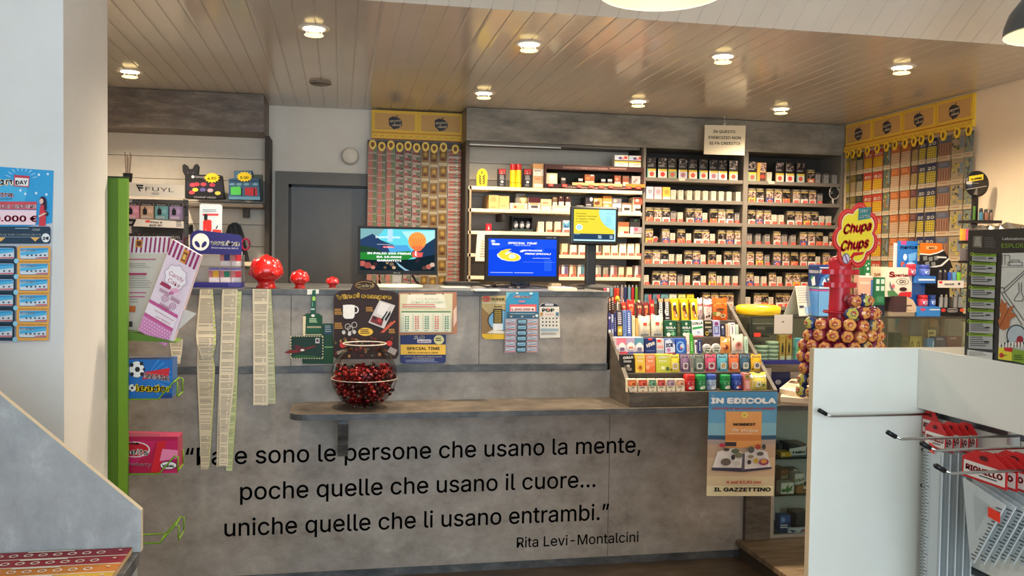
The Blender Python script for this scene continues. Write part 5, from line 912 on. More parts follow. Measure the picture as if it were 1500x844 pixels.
# pack meshes
TAG = G(); TAG.box(-.016, .016, 0, .0015, 0, .017, TAGRED); TAG.box(-.010, .010, -.0003, 0, .004, .012, C((238, 120, 104))); TAG = TAG.mesh('price_tag')
PK = {}
BR = [(226, 220, 208), (196, 44, 40), (222, 176, 60), (120, 26, 40), (60, 80, 140), (226, 222, 214), (214, 120, 70), (206, 200, 190)]
def pack(kind, v):
    k = (kind, v)
    if k in PK: return PK[k]
    g = G(); rn = random.Random(v*13+ord(kind[0]))
    def front(w, h): return CV(g, face((-w/2, 0, h), (w, 0, 0), (0, 0, -h), (0, -1, 0)), .0003)
    if kind in 'WG':
        w, h = .034, .063; col = (206, 195, 174) if kind == 'W' else (150, 142, 134); g.bbox(-w/2, w/2, 0, .06, 0, h, C(col, .4), .0012); c = front(w, h)
        if kind == 'G': c.r(-.04, -.12, 1.04, .06, (84, 76, 72))
        c.lines(.28, .72, .08, .20, 2, (96, 84, 76), .5); c.lines(.2, .8, .3, .62, 4, tuple(int(q*.86) for q in col), .5); c.r(.2, .24, .8, .27, ((206, 196, 120), (214, 190, 180), (190, 196, 206))[v % 3]) if v % 2 else None
    elif kind in 'P':
        w, h = .053, .092; g.bbox(-w/2, w/2, 0, .055, 0, h, C((96, 84, 70), .35), .0015); c = front(w, h); b = BR[v % len(BR)]
        c.r(0, .20, 1, .245, (226, 190, 84)); c.r(0, .245, 1, .70, PHOTO if v % 3 else PHOTO_B); c.r(0, .70, 1, 1, (206, 196, 182) if v % 2 else b); c.pts([(.1, .92), (.5, .76), (.9, .92)], b if v % 2 else (236, 226, 214)); c.lines(.15, .9, .06, .17, 2, (196, 176, 140), .4)
        c.r(0, .0, .03, 1, (120, 108, 90))
    elif kind == 'D':
        w, h = .060, .132; g.bbox(-w/2, w/2, 0, .045, 0, h, C((34, 30, 28), .3), .0015); c = front(w, h)
        c.r(.04, .02, .96, .36, PHOTO_B); c.lines(.06, .9, .38, .47, 2, (206, 200, 196), .3); b = ((206, 84, 70), (214, 70, 60), (200, 96, 84), (170, 110, 120), (206, 90, 70))[v % 5]
        c.r(.0, .56, 1, .66, (222, 190, 70)); c.r(0, .66, 1, 1, ((196, 210, 190), (222, 218, 206), (150, 170, 140), (196, 190, 196), (226, 214, 196))[v % 5]); c.e(.52, .82, .26, .12, b); c.r(0, .56, .12, 1, ((110, 170, 160), (236, 232, 226), (150, 160, 90), (236, 230, 226), (206, 170, 90))[v % 5])
    elif kind == 'O':
        w, h = .064, .125; g.bbox(-w/2, w/2, 0, .05, 0, h, C((222, 160, 74), .3), .002); c = front(w, h); c.r(.35, .02, .98, .5, PHOTO); c.r(.3, .52, .95, 1, (84, 60, 52)); c.e(.6, .75, .24, .1, (206, 66, 52))
    elif kind == 'X':
        w, h = .050, .080; col = ((196, 190, 200), (222, 176, 182), (232, 184, 74), (96, 130, 144), (96, 130, 144), (110, 150, 156), (226, 214, 190), (214, 206, 120), (226, 196, 50))[v]; g.bbox(-w/2, w/2, 0, .055, 0, h, C(col, .35), .0015); c = front(w, h)
        c.e(.5, .4, .3, .2, tuple(int(q*.82) for q in col)); c.r(0, .78, 1, 1, (236, 226, 206) if v < 3 or v > 5 else tuple(int(q*.9) for q in col)); c.r(.55, .05, .95, .5, (206, 84, 84)) if v in (3, 4) else None; c.e(.35, .8, .1, .1, (50, 44, 40)) if v > 5 else None
    elif kind == 'T':
        g.lathe((0, .03, .02), [(.0001, -.012), (.02, -.012), (.02, .012), (.0001, .012)], C((206, 190, 180), .3, .4), 20, 'y', capb=False, capt=False); g.lathe((0, .018, .02), [(.0001, -.001), (.014, -.001)], C((206, 66, 60)), 18, 'y', capb=False, capt=False)
        g.v = [(x, y, z) for x, y, z in g.v]
    PK[k] = g.mesh('cigarette_pack'); return PK[k]
DESC = {'W': 'slim white cigarette pack', 'G': 'slim grey cigarette pack', 'P': 'cigarette pack with warning photo', 'D': 'tall dark tobacco pouch', 'O': 'wide orange tobacco pouch', 'X': 'plain coloured cigarette pack', 'T': 'small round silver tobacco tin'}
XN = ['grey-lilac cigarette pack', 'pink cigarette pack', 'yellow cigarette pack', 'teal cigarette carton', 'teal cigarette carton', 'dark teal cigarette carton', 'cream cigarette pack', 'pale olive cigarette pack', 'bright yellow cigarette pack']
SN = ['top', 'second', 'third', 'fourth', 'fifth', 'sixth', 'bottom']
vi = [0]
def row(ri, sh, px0, items, yrow, cabn, ptag=True):
    sc = 155/1500; z = S[ri]
    for n, (xc, kind) in enumerate(items):
        x = PY(px0+xc*sc, yrow, 5.555)[0]; vi[0] += 1; k = kind[0]; v = int(kind[1:]) if len(kind) > 1 else vi[0] % (8 if k == 'P' else 5 if k == 'D' else 3)
        d = XN[v] if k == 'X' else DESC[k]
        nm = {'D': 'tobacco_pouch', 'O': 'tobacco_pouch', 'T': 'tobacco_tin'}.get(k, 'cigarette_pack')
        inst(nm, pack(k, v), (x, 5.555, z+.0004), rot=(0, 0, random.uniform(-.05, .05)), label='%s, %s from left, %s shelf of the %s cabinet' % (d, ORD[n], SN[ri], cabn), cat=nm.replace('_', ' '), group='tobacco on the %s shelf of the %s cabinet' % (SN[ri], cabn))
        if ptag and k in 'WGP' and (ri > 1 or cabn == 'right') and not (cabn == 'right' and ri == 0): inst('price_tag', TAG, (x+random.uniform(-.002, .006), 5.5505, z-.002+.0025), sh[ri])
mid = [
 (250, [(140, 'D0'), (295, 'D1'), (435, 'D2'), (585, 'D3'), (725, 'D4'), (875, 'D0'), (1020, 'D3'), (1150, 'D1'), (1300, 'D4')]),
 (288, [(115, 'X0'), (232, 'X1'), (352, 'X2'), (450, 'W'), (560, 'W'), (680, 'W'), (795, 'W'), (905, 'W'), (1020, 'W'), (1130, 'W'), (1240, 'W'), (1370, 'W')]),
 (318, [(110, 'P'), (228, 'P'), (345, 'P'), (450, 'G'), (550, 'W'), (685, 'P'), (800, 'P'), (895, 'W'), (1020, 'P'), (1135, 'P'), (1248, 'P'), (1352, 'G')]),
 (350, [(105, 'P'), (212, 'T'), (340, 'P'), (440, 'W'), (560, 'P'), (665, 'W'), (795, 'P'), (905, 'P'), (1005, 'W'), (1135, 'P'), (1250, 'P'), (1365, 'P')]),
 (380, [(90, 'P'), (205, 'P'), (320, 'P'), (425, 'W'), (535, 'W'), (660, 'P'), (775, 'P'), (870, 'W'), (995, 'P'), (1095, 'W'), (1222, 'P'), (1335, 'P')]),
 (412, [(65, 'W'), (205, 'P'), (318, 'P'), (435, 'P'), (545, 'G'), (648, 'W'), (775, 'P'), (875, 'W'), (1000, 'P'), (1100, 'W'), (1210, 'W'), (1330, 'W')]),
 (440, [(90, 'X3'), (210, 'X4'), (325, 'X5'), (445, 'X6'), (570, 'X7'), (690, 'X8'), (915, 'P'), (1035, 'P'), (1155, 'P'), (1250, 'P')])]
for i, (y, it) in enumerate(mid): row(i, shM, 940, it, y, 'middle')
rgt = [
 (255, [(115, 'D2'), (250, 'O'), (360, 'W'), (505, 'D4'), (650, 'D1'), (800, 'D0'), (950, 'P'), (1050, 'G'), (1170, 'G'), (1290, 'G')]),
 (290, [(110, 'P'), (225, 'P'), (363, 'P'), (480, 'P'), (598, 'P'), (740, 'P'), (852, 'P'), (970, 'P'), (1080, 'G')]),
 (322, [(105, 'P'), (218, 'P'), (330, 'P'), (425, 'W'), (530, 'W'), (660, 'P'), (772, 'P'), (890, 'P'), (1003, 'P'), (1100, 'W'), (1205, 'W')]),
 (352, [(75, 'G'), (200, 'G'), (330, 'G'), (465, 'P'), (575, 'G'), (700, 'G'), (840, 'P'), (955, 'P'), (1067, 'P'), (1158, 'W'), (1255, 'P')]),
 (384, [(85, 'P'), (215, 'P'), (325, 'G'), (465, 'P'), (590, 'P'), (712, 'P'), (842, 'P'), (955, 'P'), (1046, 'W'), (1165, 'P'), (1262, 'G')]),
 (414, [(80, 'P'), (178, 'W'), (285, 'W'), (400, 'P'), (502, 'W'), (635, 'P'), (742, 'P'), (850, 'P')]),
 (440, [(55, 'W'), (190, 'P'), (292, 'P'), (382, 'W'), (500, 'P'), (600, 'P')])]
for i, (y, it) in enumerate(rgt): row(i, shR, 1090, it, y, 'right')
for (px, py, cab, cn) in ((999, 263, shM[0], 'm'), (1130, 267.5, shR[0], 'r')):
    a = PY(px, py, 5.534); g = G(); g.box(a[0]-.022, a[0]+.022, 5.532, 5.535, a[2]-.009, a[2]+.009, CREAM); g.build('shelf_label', cab)
a = PY(1222, 285, 5.55); mr = thing('round_mirror', 'small round dark mirror with a pale rim on the right cabinet', 'mirror', (a[0], 5.55, S[1]))
g = G(); g.lathe((a[0], 5.55, a[2]+.012), [(.0001, 0), (.036, 0), (.036, .006), (.0001, .006)], C((44, 42, 44), .15), 24, 'y', capb=False, capt=False); g.build('disc', mr)
g = G(); g.tube([(a[0]+.037*math.cos(t), 5.551, a[2]+.012+.044*math.sin(t)) for t in [2*math.pi*i/24 for i in range(24)]], .003, C((206, 196, 180)), 6, True); g.tube([(a[0]-.01, 5.552, a[2]-.03), (a[0]-.004, 5.552, S[1])], .006, C((214, 204, 190))); g.build('rim_and_foot', mr)

# ---- left shelving contents
def item(name, label, cat, x0, x1, y0, y1, si, col, marks=(), dep=.08, Y=5.53, grp=None, shape='box', z=None):
    return carton(name, label, cat, x0, x1, y0, y1, Y, dep, col, marks, grp, (S1[si]+.0004) if z is None else z, shape)
LSN = 'left tobacco shelving'
g = G(); pts = [(706+8*math.cos(t), 260-13*math.sin(t)) for t in [math.pi*i/12-.6 for i in range(14)]]; pts = [(698.5, 273), (698, 258), (700, 251), (703, 248), (706.5, 247), (710, 248), (713, 251), (714.5, 258), (713, 273.5)]
sheet(g, pts, 5.54, .02, (236, 200, 36)); c = CV(g, fY(5.54)); BK = (40, 36, 26); c.pts([(704.8, 253), (706, 249.8), (707.2, 253), (706, 256)], BK)
for k in range(4):
    y = 258+k*3.4
    for s in (-1, 1): c.k = 2; c.pts([(706+s*.7, y+1), (706+s*4.4, y-3.2), (706+s*4.2, y-.2), (706+s*1.4, y+2.6)], BK)
g.build('leaf_sign', label='yellow oval sign with a black leaf, on the top shelf at far left', cat='sign')
for k, (x0, x1) in enumerate(((730, 741), (767, 779))): item('filter_box', 'tall black box with a red 24 label, %s of the two spray cans' % ('left', 'right')[k], 'box', x0, x1, 247.5, 273.5, 0, (38, 34, 36), [('r', .05, .02, .95, .30, (176, 48, 46)), ('t', '24', .3, .85, .26, .18, (236, 226, 220), .03), ('l', .2, .85, .36, .62, 4, (170, 166, 166), .5), ('e', .5, .7, .2, .06, (220, 216, 210)), ('l', .2, .8, .82, .94, 2, (150, 146, 146), .5)], dep=.05, grp='black boxes beside the spray cans')
for k, px in enumerate((751, 759.5)):
    Y = 5.56; a = PY(px, 273, Y); b = PY(px, 240.5, Y); r = .0195; z0 = S1[0]; H = b[2]-z0
    t = thing('spray_can', 'yellow gas can with a red cap, %s of the pair' % ('left', 'right')[k], 'spray can', (a[0], Y, z0), 'yellow gas cans')
    g = G(); g.lathe((a[0], Y, z0), [(r*.95, 0), (r, .004), (r, H*.72), (r*.92, H*.76)], C((236, 196, 30), .3), 18); g.lathe((a[0], Y, z0), [(r*1.004, H*.2), (r*1.004, H*.22)], C((206, 60, 40)), 18, capb=False, capt=False); g.build('can_body', t)
    g = G(); g.lathe((a[0], Y, z0), [(r*.97, H*.745), (r*.97, H*.97), (r*.85, H)], C((190, 34, 36), .3), 18); g.build('cap', t)
item('box', 'tall beige and orange box stack beside the brown display case', 'box', 780.5, 796.5, 240, 274.5, 0, (190, 156, 118), [('r', .05, .02, .95, .2, (206, 150, 96)), ('r', .02, .22, .98, .5, (220, 210, 196)), ('l', .1, .9, .26, .34, 2, (60, 56, 54)), ('p', [(.4, .5), (.6, .3), (.7, .5)], (236, 230, 220)), ('l', .2, .8, .6, .7, 1, (206, 110, 70)), ('r', .1, .82, .95, .96, (226, 214, 190))], dep=.1)
Y = 5.515; bc = thing('brown_display_case', 'long brown open display case with pale lettering on the top shelf', 'display case', (PY(870, 282, Y)[0], 5.6, S1[0]))
BRN = C((74, 44, 40), .4); a = PY(798, 238.5, Y); b = PY(943.5, 246, Y); zt = (a[2]+b[2])/2; zb = S1[0]+.0004; xa, xb = a[0], b[0]
g = G(); g.box(xa, xb, Y, 5.72, zt-.033, zt-.002, BRN); CV(g, face((xa, Y, zt-.002), (xb-xa, 0, 0), (0, 0, -.031), (0, -1, 0))).t('IL MIO MOMENTO. IL MIO GUSTO.', .19, .63, .75, .5, (190, 150, 136), .02).lines(.65, .82, .3, .9, 1, (150, 112, 100), .5, 0); g.build('top_panel', bc)
g = G(); g.box(xa, xb, Y-.004, Y+.01, zb, zb+.03, C((56, 34, 34), .4)); g.box(xa, xb, Y+.01, 5.72, zb+.026, zb+.030, BRN); CV(g, face((xa, Y-.004, zb+.03), (xb-xa, 0, 0), (0, 0, -.03), (0, -1, 0))).t('IL MIO MOMENTO. IL MIO GUSTO.', .19, .63, .75, .5, (196, 166, 150), .02).lines(.65, .82, .3, .9, 1, (140, 100, 92), .5, 0); g.build('base_rail', bc)
g = G(); g.box(xa, xa+.012, Y, 5.72, zb+.03, zt-.033, BRN); g.box(xb-.012, xb, Y, 5.72, zb+.03, zt-.033, BRN); g.box(xa, xb, 5.70, 5.72, zb, zt-.033, C((60, 56, 44))); g.build('side_and_back', bc)
g = G(); p, q = PY(838, 270, Y-.006), PY(911, 272.5, Y-.006); g.box(p[0], q[0], Y-.012, Y-.004, zb+.024, zb+.042, C((226, 166, 110))); p, q = PY(916, 273, Y), PY(944, 275, Y); g.box(p[0], q[0], Y-.014, Y-.004, zb+.022, zb+.044, C((226, 126, 52))); g.build('shelf_strip', bc)
for px, py in ((807, 271), (827, 272), (849, 273.5), (866, 273), (881, 274.5), (895, 275.5), (921, 276), (935, 279)):
    p = PY(px, py, Y-.015); inst('price_tag', TAG, (p[0], Y-.017, zb+.012), bc)
zi = zb+.0305
for x0, x1, y0, cc, nm, mk in ((800, 816.5, 254, (236, 222, 170), 'bright cream box glowing in the light, leftmost', [('r', .1, .1, .9, .7, (246, 240, 206)), ('e', .5, .4, .3, .22, (252, 250, 226)), ('r', 0, .76, 1, 1, (246, 232, 196))]), (822, 828.5, 260, (66, 58, 54), 'small dark pack, second from left', [('r', .05, .1, .95, .4, (190, 180, 172))]), (847, 854, 261, (66, 60, 54), 'small dark pack left of the brown printed box', [('r', .05, .08, .95, .38, (206, 196, 190))]), (856.5, 871, 256, (150, 84, 52), 'brown and cream printed box', [('r', .6, .02, .9, .14, (236, 226, 214)), ('e', .3, .35, .2, .12, (206, 120, 70)), ('r', .05, .62, .95, .98, (226, 200, 160))]), (880.5, 887, 262, (66, 60, 56), 'small dark pack, left of the two beyond the brown box', [('r', .05, .08, .95, .36, (206, 196, 190))]), (890, 897, 262, (66, 60, 56), 'small dark pack, right of the two beyond the brown box', [('r', .05, .08, .95, .36, (206, 196, 190))]), (900, 909.5, 257.5, (140, 76, 56), 'brown pack with a cream lower half, left one', [('r', .05, .6, .95, .98, (226, 206, 180)), ('e', .4, .35, .25, .14, (206, 130, 100))]), (912, 921.5, 258, (140, 76, 56), 'brown pack with a cream lower half, right one', [('r', .05, .6, .95, .98, (226, 206, 180)), ('r', 0, .1, 1, .22, (110, 100, 90))]), (925.5, 942, 258.5, (196, 172, 166), 'pink and grey zigzag box, rightmost', [('p', [(.1, .6), (.4, .2), (.5, .3), (.2, .7)], (130, 110, 120)), ('p', [(.5, .6), (.8, .2), (.9, .3), (.6, .7)], (226, 206, 200)), ('r', 0, .78, 1, 1, (232, 216, 196))])):  # leftmost box: paler patches paint the glow of light on it
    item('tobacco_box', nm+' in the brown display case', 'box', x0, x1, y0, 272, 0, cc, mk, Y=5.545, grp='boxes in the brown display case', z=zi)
for k, (x0, x1) in enumerate(((900.5, 920.5), (921.5, 942.5))):
    for j in range(2):
        y0, y1 = ((230.5, 240.5), (219.5, 229.5))[j]
        zz = zt-.0015 if j == 0 else None
        a1 = PY(x0, y1, 5.54); z = zt-.0015 if j == 0 else zt-.0015+.0385
        a = PY(x0, 230, 5.54); b = PY(x1, 230, 5.54); g = G(); g.bbox(a[0], b[0], 5.54, 5.60, z, z+.038, C((226, 220, 206), .35), .002); c = CV(g, face((a[0], 5.54, z+.038), (b[0]-a[0], 0, 0), (0, 0, -.038), (0, -1, 0)))
        if j == 0: c.r(0, 0, 1, .28, (226, 190, 80)); c.pts([(.08, .95), (.2, .45), (.6, .38), (.95, .4), (.95, .7), (.7, .92)], (240, 232, 216)); c.lines(.3, .85, .5, .7, 1, (206, 110, 120), .5)
        else: c.r(0, .05, .3, .8, (190, 200, 214)); c.e(.42, .5, .14, .25, (96, 84, 140)); c.e(.8, .4, .14, .25, (206, 76, 66)); c.e(.62, .6, .12, .2, (224, 150, 160)); c.r(0, .85, 1, 1, (60, 56, 60))
        g.build('tobacco_box', label='white box %s, %s of the stack on the brown case' % (('with yellow band, lower', 'with pink pattern, upper')[j], ('left half', 'right half')[k]), cat='box', group='white boxes on the brown case')
WOOD = (206, 164, 106); LW = [('l', .12, .8, .1, .5, 4, (150, 110, 62), .35), ('l', .15, .8, .86, .94, 1, (120, 80, 50), .5)]
G2 = 'boxes on the second shelf of the left tobacco shelving'; G3 = 'packs on the third shelf of the left tobacco shelving'; G4 = 'packs on the fourth shelf of the left tobacco shelving'; G5 = 'packs on the fifth shelf of the left tobacco shelving'
i2 = lambda x0, x1, y0, d, cc, mk, dep=.12, y1=307: item('tobacco_box', d+', second shelf of the '+LSN, 'box', x0, x1, y0, y1, 1, cc, mk, dep, grp=G2)
i2(716, 731, 286, 'large pale wooden box, leftmost', WOOD, LW, .25); i2(731.3, 746, 287.5, 'wooden box with a drawer front', (212, 168, 108), [('r', .02, .62, .98, .95, (226, 190, 130)), ('l', .1, .9, .65, .9, 2, (170, 120, 66), .4)], .12)
i2(747, 772.5, 298, 'low cream tray holding a round tin', (226, 208, 180), [('r', .15, .2, .85, .9, (206, 176, 130)), ('e', .3, .6, .08, .2, (190, 80, 60))], .12)
Y = 5.6; a = PY(757, 298, Y); b = PY(767, 295, Y)
g = G(); zz = S1[1]+.055; g.bbox(a[0]-.02, a[0]+.045, Y-.06, Y+.04, zz-.012, zz+.05, C((120, 112, 100), .3), .004); g.build('tobacco_box', label='grey-brown box resting on the low cream tray', cat='box', group=G2)
Y = 5.545; a = PY(766.5, 294, Y); g = G(); g.lathe((a[0], Y, a[2]), [(.0001, -.006), (.03, -.006), (.03, .006), (.0001, .006)], C((170, 156, 110), .3, .3), 22, 'y', capb=False, capt=False); g.ell((a[0], Y-.006, a[2]), (.016, .002, .016), C((206, 196, 150)), 12, 6); g.build('round_tin', label='round olive tin leaning over the low cream tray', cat='tin')
i2(774, 791.5, 289.5, 'dark red and white lidded box', (226, 212, 196), [('r', 0, 0, 1, .42, (74, 24, 32)), ('r', .1, .42, .9, .58, (190, 150, 110)), ('r', .22, .64, .8, .84, (74, 66, 70))]); i2(792.3, 808, 292, 'cream box with orange writing on top', (226, 196, 150), [('l', .15, .85, .3, .44, 1, (176, 76, 50), .6), ('r', .05, .62, .95, .98, (238, 222, 190)), ('r', 0, .58, 1, .62, (170, 130, 90))])
i2(808.8, 836.5, 301.5, 'long low cream tray under three packs', (236, 218, 186), [('l', .1, .8, .2, .6, 2, (200, 170, 130), .4)])
zz = S1[1]+.029
for k, (x0, x1, cc, y0) in enumerate(((809.5, 816.5, (116, 92, 66), 289), (818, 826.5, (66, 34, 36), 287.5), (828, 836, (66, 34, 36), 288))): item('tobacco_box', '%s pack standing on the long low tray, %s' % (('olive brown', 'dark red', 'dark red')[k], ('left', 'middle', 'right')[k]), 'box', x0, x1, y0, 301.5, 1, cc, [('r', .05, .55, .95, .98, (226, 210, 190)), ('e', .4, .12, .16, .08, (200, 170, 140))], grp=G2, z=zz)
g = G(); Y = 5.56; a = PY(849.5, 303, Y); z = S1[1]; g.lathe((a[0], Y, z+.001), [(.026, 0), (.027, .002), (.027, .033), (.025, .036)], C((206, 196, 176), .3), 22); g.lathe((a[0], Y, z+.001), [(.0275, .012), (.0275, .026)], C((60, 54, 50)), 22, capb=False, capt=False); g.build('round_tin', label='cream round tin with dark band above the till screen', cat='tin')
i2(857.5, 869, 288.5, 'dark box with white blots', (54, 46, 50), [('e', .75, .16, .2, .14, (236, 232, 230)), ('l', .1, .9, .5, .75, 2, (190, 180, 180), .5), ('r', 0, .9, 1, 1, (220, 216, 210))]); i2(869.5, 882.5, 290.5, 'tan and gold box', (176, 142, 84), [('e', .4, .35, .3, .16, (110, 60, 40)), ('r', .1, .1, .4, .25, (230, 214, 180))]); i2(883.2, 896.5, 287.5, 'orange and cream box', (224, 142, 74), [('r', 0, .35, 1, .45, (240, 216, 180)), ('e', .4, .65, .3, .12, (240, 200, 160)), ('r', 0, .85, 1, 1, (238, 220, 200))]); i2(897, 910.5, 290.5, 'grey and lilac box', (120, 114, 120), [('r', 0, .4, .95, .7, (190, 186, 206)), ('e', .3, .2, .16, .1, (226, 210, 160))])
i2(911.5, 924.5, 297.5, 'low white box with a dark label, left one', (232, 216, 194), [('r', .2, .5, .85, .8, (60, 50, 46)), ('r', 0, 0, 1, .18, (140, 100, 70))], .1); i2(927.5, 941.5, 289.5, 'white box with an orange-red top and dark label', (230, 210, 184), [('r', .05, .02, .95, .48, (196, 84, 66)), ('e', .4, .2, .2, .1, (236, 190, 170)), ('r', .2, .72, .85, .88, (60, 50, 46))], .1)
item('red_cube', 'small red cube-shaped tin, third shelf of the '+LSN, 'box', 712, 720, 328, 339, 2, (186, 26, 40), [('p', [(.35, .8), (.5, .2), (.65, .8)], (240, 200, 200))], .035)
Y = 5.54; a, b = PY(750, 339, Y), PY(782, 317, Y); tr = thing('bead_tray', 'open black tray of silver balls on the third shelf', 'tray', ((a[0]+b[0])/2, Y+.06, S1[2]))
g = G(); z0 = S1[2]+.0004; g.prism([(a[0], Y, z0), (b[0], Y, z0), (b[0]-.005, Y, z0+.018), (a[0]+.005, Y, z0+.018)], [(a[0], Y+.1, z0), (b[0], Y+.1, z0), (b[0], Y+.1, z0+.018), (a[0], Y+.1, z0+.018)], C((44, 52, 48), .3)); g.box(a[0]+.002, a[0]+.006, Y, Y+.1, z0+.018, b[2]-.01, C((34, 32, 34))); g.box(b[0]-.012, b[0]-.008, Y, Y+.1, z0+.018, b[2]-.01, C((34, 32, 34))); g.box(a[0], b[0]-.008, Y+.01, Y+.1, b[2]-.012, b[2], C((38, 36, 40))); g.box(a[0], b[0]-.008, Y+.095, Y+.1, z0, b[2], C((30, 28, 30))); g.build('tray_body', tr)
for k in range(3):
    g = G(); g.ell((a[0]+.03+k*.040, Y+.03, z0+.018+.026), (.017, .02, .026), mottled('silver_beads', [(60, 60, 66), (190, 190, 196), (246, 246, 248)], 160, .25, detail=2), 14, 10); g.build('silver_ball', label='silver ball pack in the black tray, %s' % ('left', 'middle', 'right')[k], cat='ball', group='silver balls in the black tray')
def slim(si, x0, x1, y0, cc, d, mk, g_, y1, tagit=True):
    item('cigarette_pack', d, 'cigarette pack', x0, x1, y0, y1, si, cc, mk, .06, grp=g_)
    if tagit: p = PY((x0+x1)/2+1, y1, 5.52); inst('price_tag', TAG, (p[0], 5.5265, S1[si]+.0005), shL[si])
SL = [('l', .3, .7, .1, .22, 2, (110, 96, 84), .5), ('l', .2, .8, .34, .7, 4, (206, 192, 166), .5)]
for k, x in enumerate((788.5, 800.5, 813)): slim(2, x, x+8.5, 325, (226, 210, 180), 'slim cream pack, %s, third shelf of the %s' % (('left one', 'middle one', 'right one')[k], LSN), SL, G3, 340, k > 0)
slim(2, 824.5, 834.5, 323, (206, 200, 206), 'blue and white folded pack beside the slim cream packs, third shelf', [('p', [(0, .1), (.5, .3), (1, 0), (1, .6), (0, .6)], (96, 160, 186)), ('p', [(.2, .3), (.6, .5), (.9, .3), (.8, .6), (.2, .6)], (50, 80, 130))], G3, 340)
item('tobacco_box', 'brown and cream box right of the till screen, third shelf', 'box', 906, 921.5, 325.5, 341, 2, (206, 176, 140), [('r', 0, 0, 1, .4, (150, 90, 56)), ('r', .1, .8, .6, .95, (236, 220, 196)), ('r', .5, .78, .95, .96, CRD)], .1, grp=G3)
item('tobacco_box', 'clear-topped black box right of the till screen, third shelf', 'box', 922.5, 941, 320.5, 341.5, 2, (50, 46, 48), [('e', .45, .12, .12, .06, (90, 150, 90)), ('r', .02, .55, .98, .95, (150, 140, 146)), ('r', .05, .55, .28, .98, (226, 222, 226)), ('e', .5, .7, .16, .12, (206, 80, 110))], .1, grp=G3)
for k, (x0, x1, cc) in enumerate(((823, 831.5, (222, 200, 156)), (835.5, 844.5, (236, 224, 200)), (848, 856.8, (230, 212, 200)), (872.5, 880.5, (190, 180, 166)), (883.5, 893.5, (232, 214, 176)), (895.5, 905, (236, 220, 186)), (907.5, 917, (238, 226, 200)), (919.5, 928.8, (238, 226, 200)), (931, 940, (232, 214, 180)))):
    slim(3, x0, x1, 357, cc, 'pale slim pack, %s from left, fourth shelf of the %s' % (ORD[k], LSN), [('r', .5, .06, .95, .7, (84, 74, 70))] if k == 3 else [('l', .25, .75, .08, .2, 2, (170, 150, 120), .4), ('r', .62, .3, .66, .9, (206, 190, 150))], G4, 372.5)
for k, (x0, x1, y0, cc, c2) in enumerate(((818.5, 821, 388, (140, 84, 76), (140, 84, 76)), (822.5, 832, 388, (220, 208, 206), (96, 84, 120)), (834.5, 844, 388, (222, 200, 176), (150, 106, 76)), (846.5, 856, 388, (216, 214, 206), (70, 112, 124)), (871, 880.5, 388.5, (196, 192, 182), (140, 138, 128)), (883.5, 891, 391.5, (150, 142, 126), (130, 124, 110)), (894.5, 904, 389, (210, 200, 196), (134, 84, 80)), (906.5, 914, 391, (226, 206, 166), (214, 196, 156)), (918.5, 926, 391, (230, 206, 170), (216, 190, 150)), (930.5, 939, 389.5, (216, 206, 200), (110, 76, 74)))):
    slim(4, x0, x1, y0, cc, 'narrow two-tone pack, %s from left, fifth shelf of the %s' % (ORD[k], LSN), [('r', .45, .02, .98, .98, c2), ('l', .52, .9, .1, .3, 2, tuple(min(255, v+60) for v in c2), .4)], G5, 404.5)
a = PY(698, 339.5, 5.495); b = PY(731, 383, 5.495); g = G(); g.prism([(a[0]+.006, 5.492, a[2]), (b[0], 5.492, a[2]), (b[0], 5.47, b[2]), (a[0]-.01, 5.47, b[2])], [(a[0]+.006, 5.493, a[2]), (b[0], 5.493, a[2]), (b[0], 5.471, b[2]), (a[0]-.01, 5.471, b[2])], C((216, 202, 180)))
c = CV(g, face((a[0]+.006, 5.491, a[2]), (b[0]-a[0]-.006, 0, 0), (-.016, -.022, b[2]-a[2]), (0, -1, 0)), .0004); c.lines(.3, .95, .1, .16, 1, (206, 140, 120), .5); c.lines(.2, .95, .3, .9, 7, (150, 136, 118), .35); g.build('notice_sheet', label='cream printed sheet hanging from the third shelf behind the blue monitor', cat='sheet')
for k, (px, cc) in enumerate(((886.3, (206, 90, 110)), (890.8, (226, 220, 220)), (896, (130, 160, 170)), (901.5, (196, 50, 36)), (905.3, (214, 76, 44)), (911.3, (166, 140, 146)), (916.5, (50, 54, 100)), (922, (112, 160, 176)), (927, (186, 36, 50)), (932.5, (110, 150, 44)))):
    Y = 5.2; hi = k >= 5; a = PY(px, 432 if hi else 430, Y); z0 = 1.158 if hi else 1.15
    t = thing('pocket_lighter', '%s pocket lighter, %s from left, standing behind the counter end' % (('pink', 'white', 'grey', 'red', 'orange', 'mauve', 'navy', 'light blue', 'crimson', 'green')[k], ORD[k]), 'lighter', (a[0], Y, z0), 'pocket lighters behind the counter end')
    top = PY(px, 421 if hi else 422, Y)[2]; g = G(); g.bbox(a[0]-.0085, a[0]+.0085, Y, Y+.012, z0, top, C(cc, .25), .004); g.build('lighter_body', t)
    g = G(); g.bbox(a[0]-.005, a[0]+.005, Y+.001, Y+.011, top, top+.014, CHROME, .002); g.build('metal_hood', t)
a, b = PY(884, 433, 5.2), PY(937, 433, 5.2); g = G(); g.bbox(a[0]-.012, b[0]+.015, 5.17, 5.26, 1.12, 1.15, C((44, 42, 42)), .003); g.box(PY(908.5, 433, 5.2)[0], b[0]+.012, 5.19, 5.25, 1.15, 1.158, C((96, 90, 86))); g.box(a[0], b[0], 5.2, 5.24, .0, 1.12, C((50, 48, 46))); g.build('lighter_stand', label='dark stand holding the row of pocket lighters behind the counter end', cat='stand')

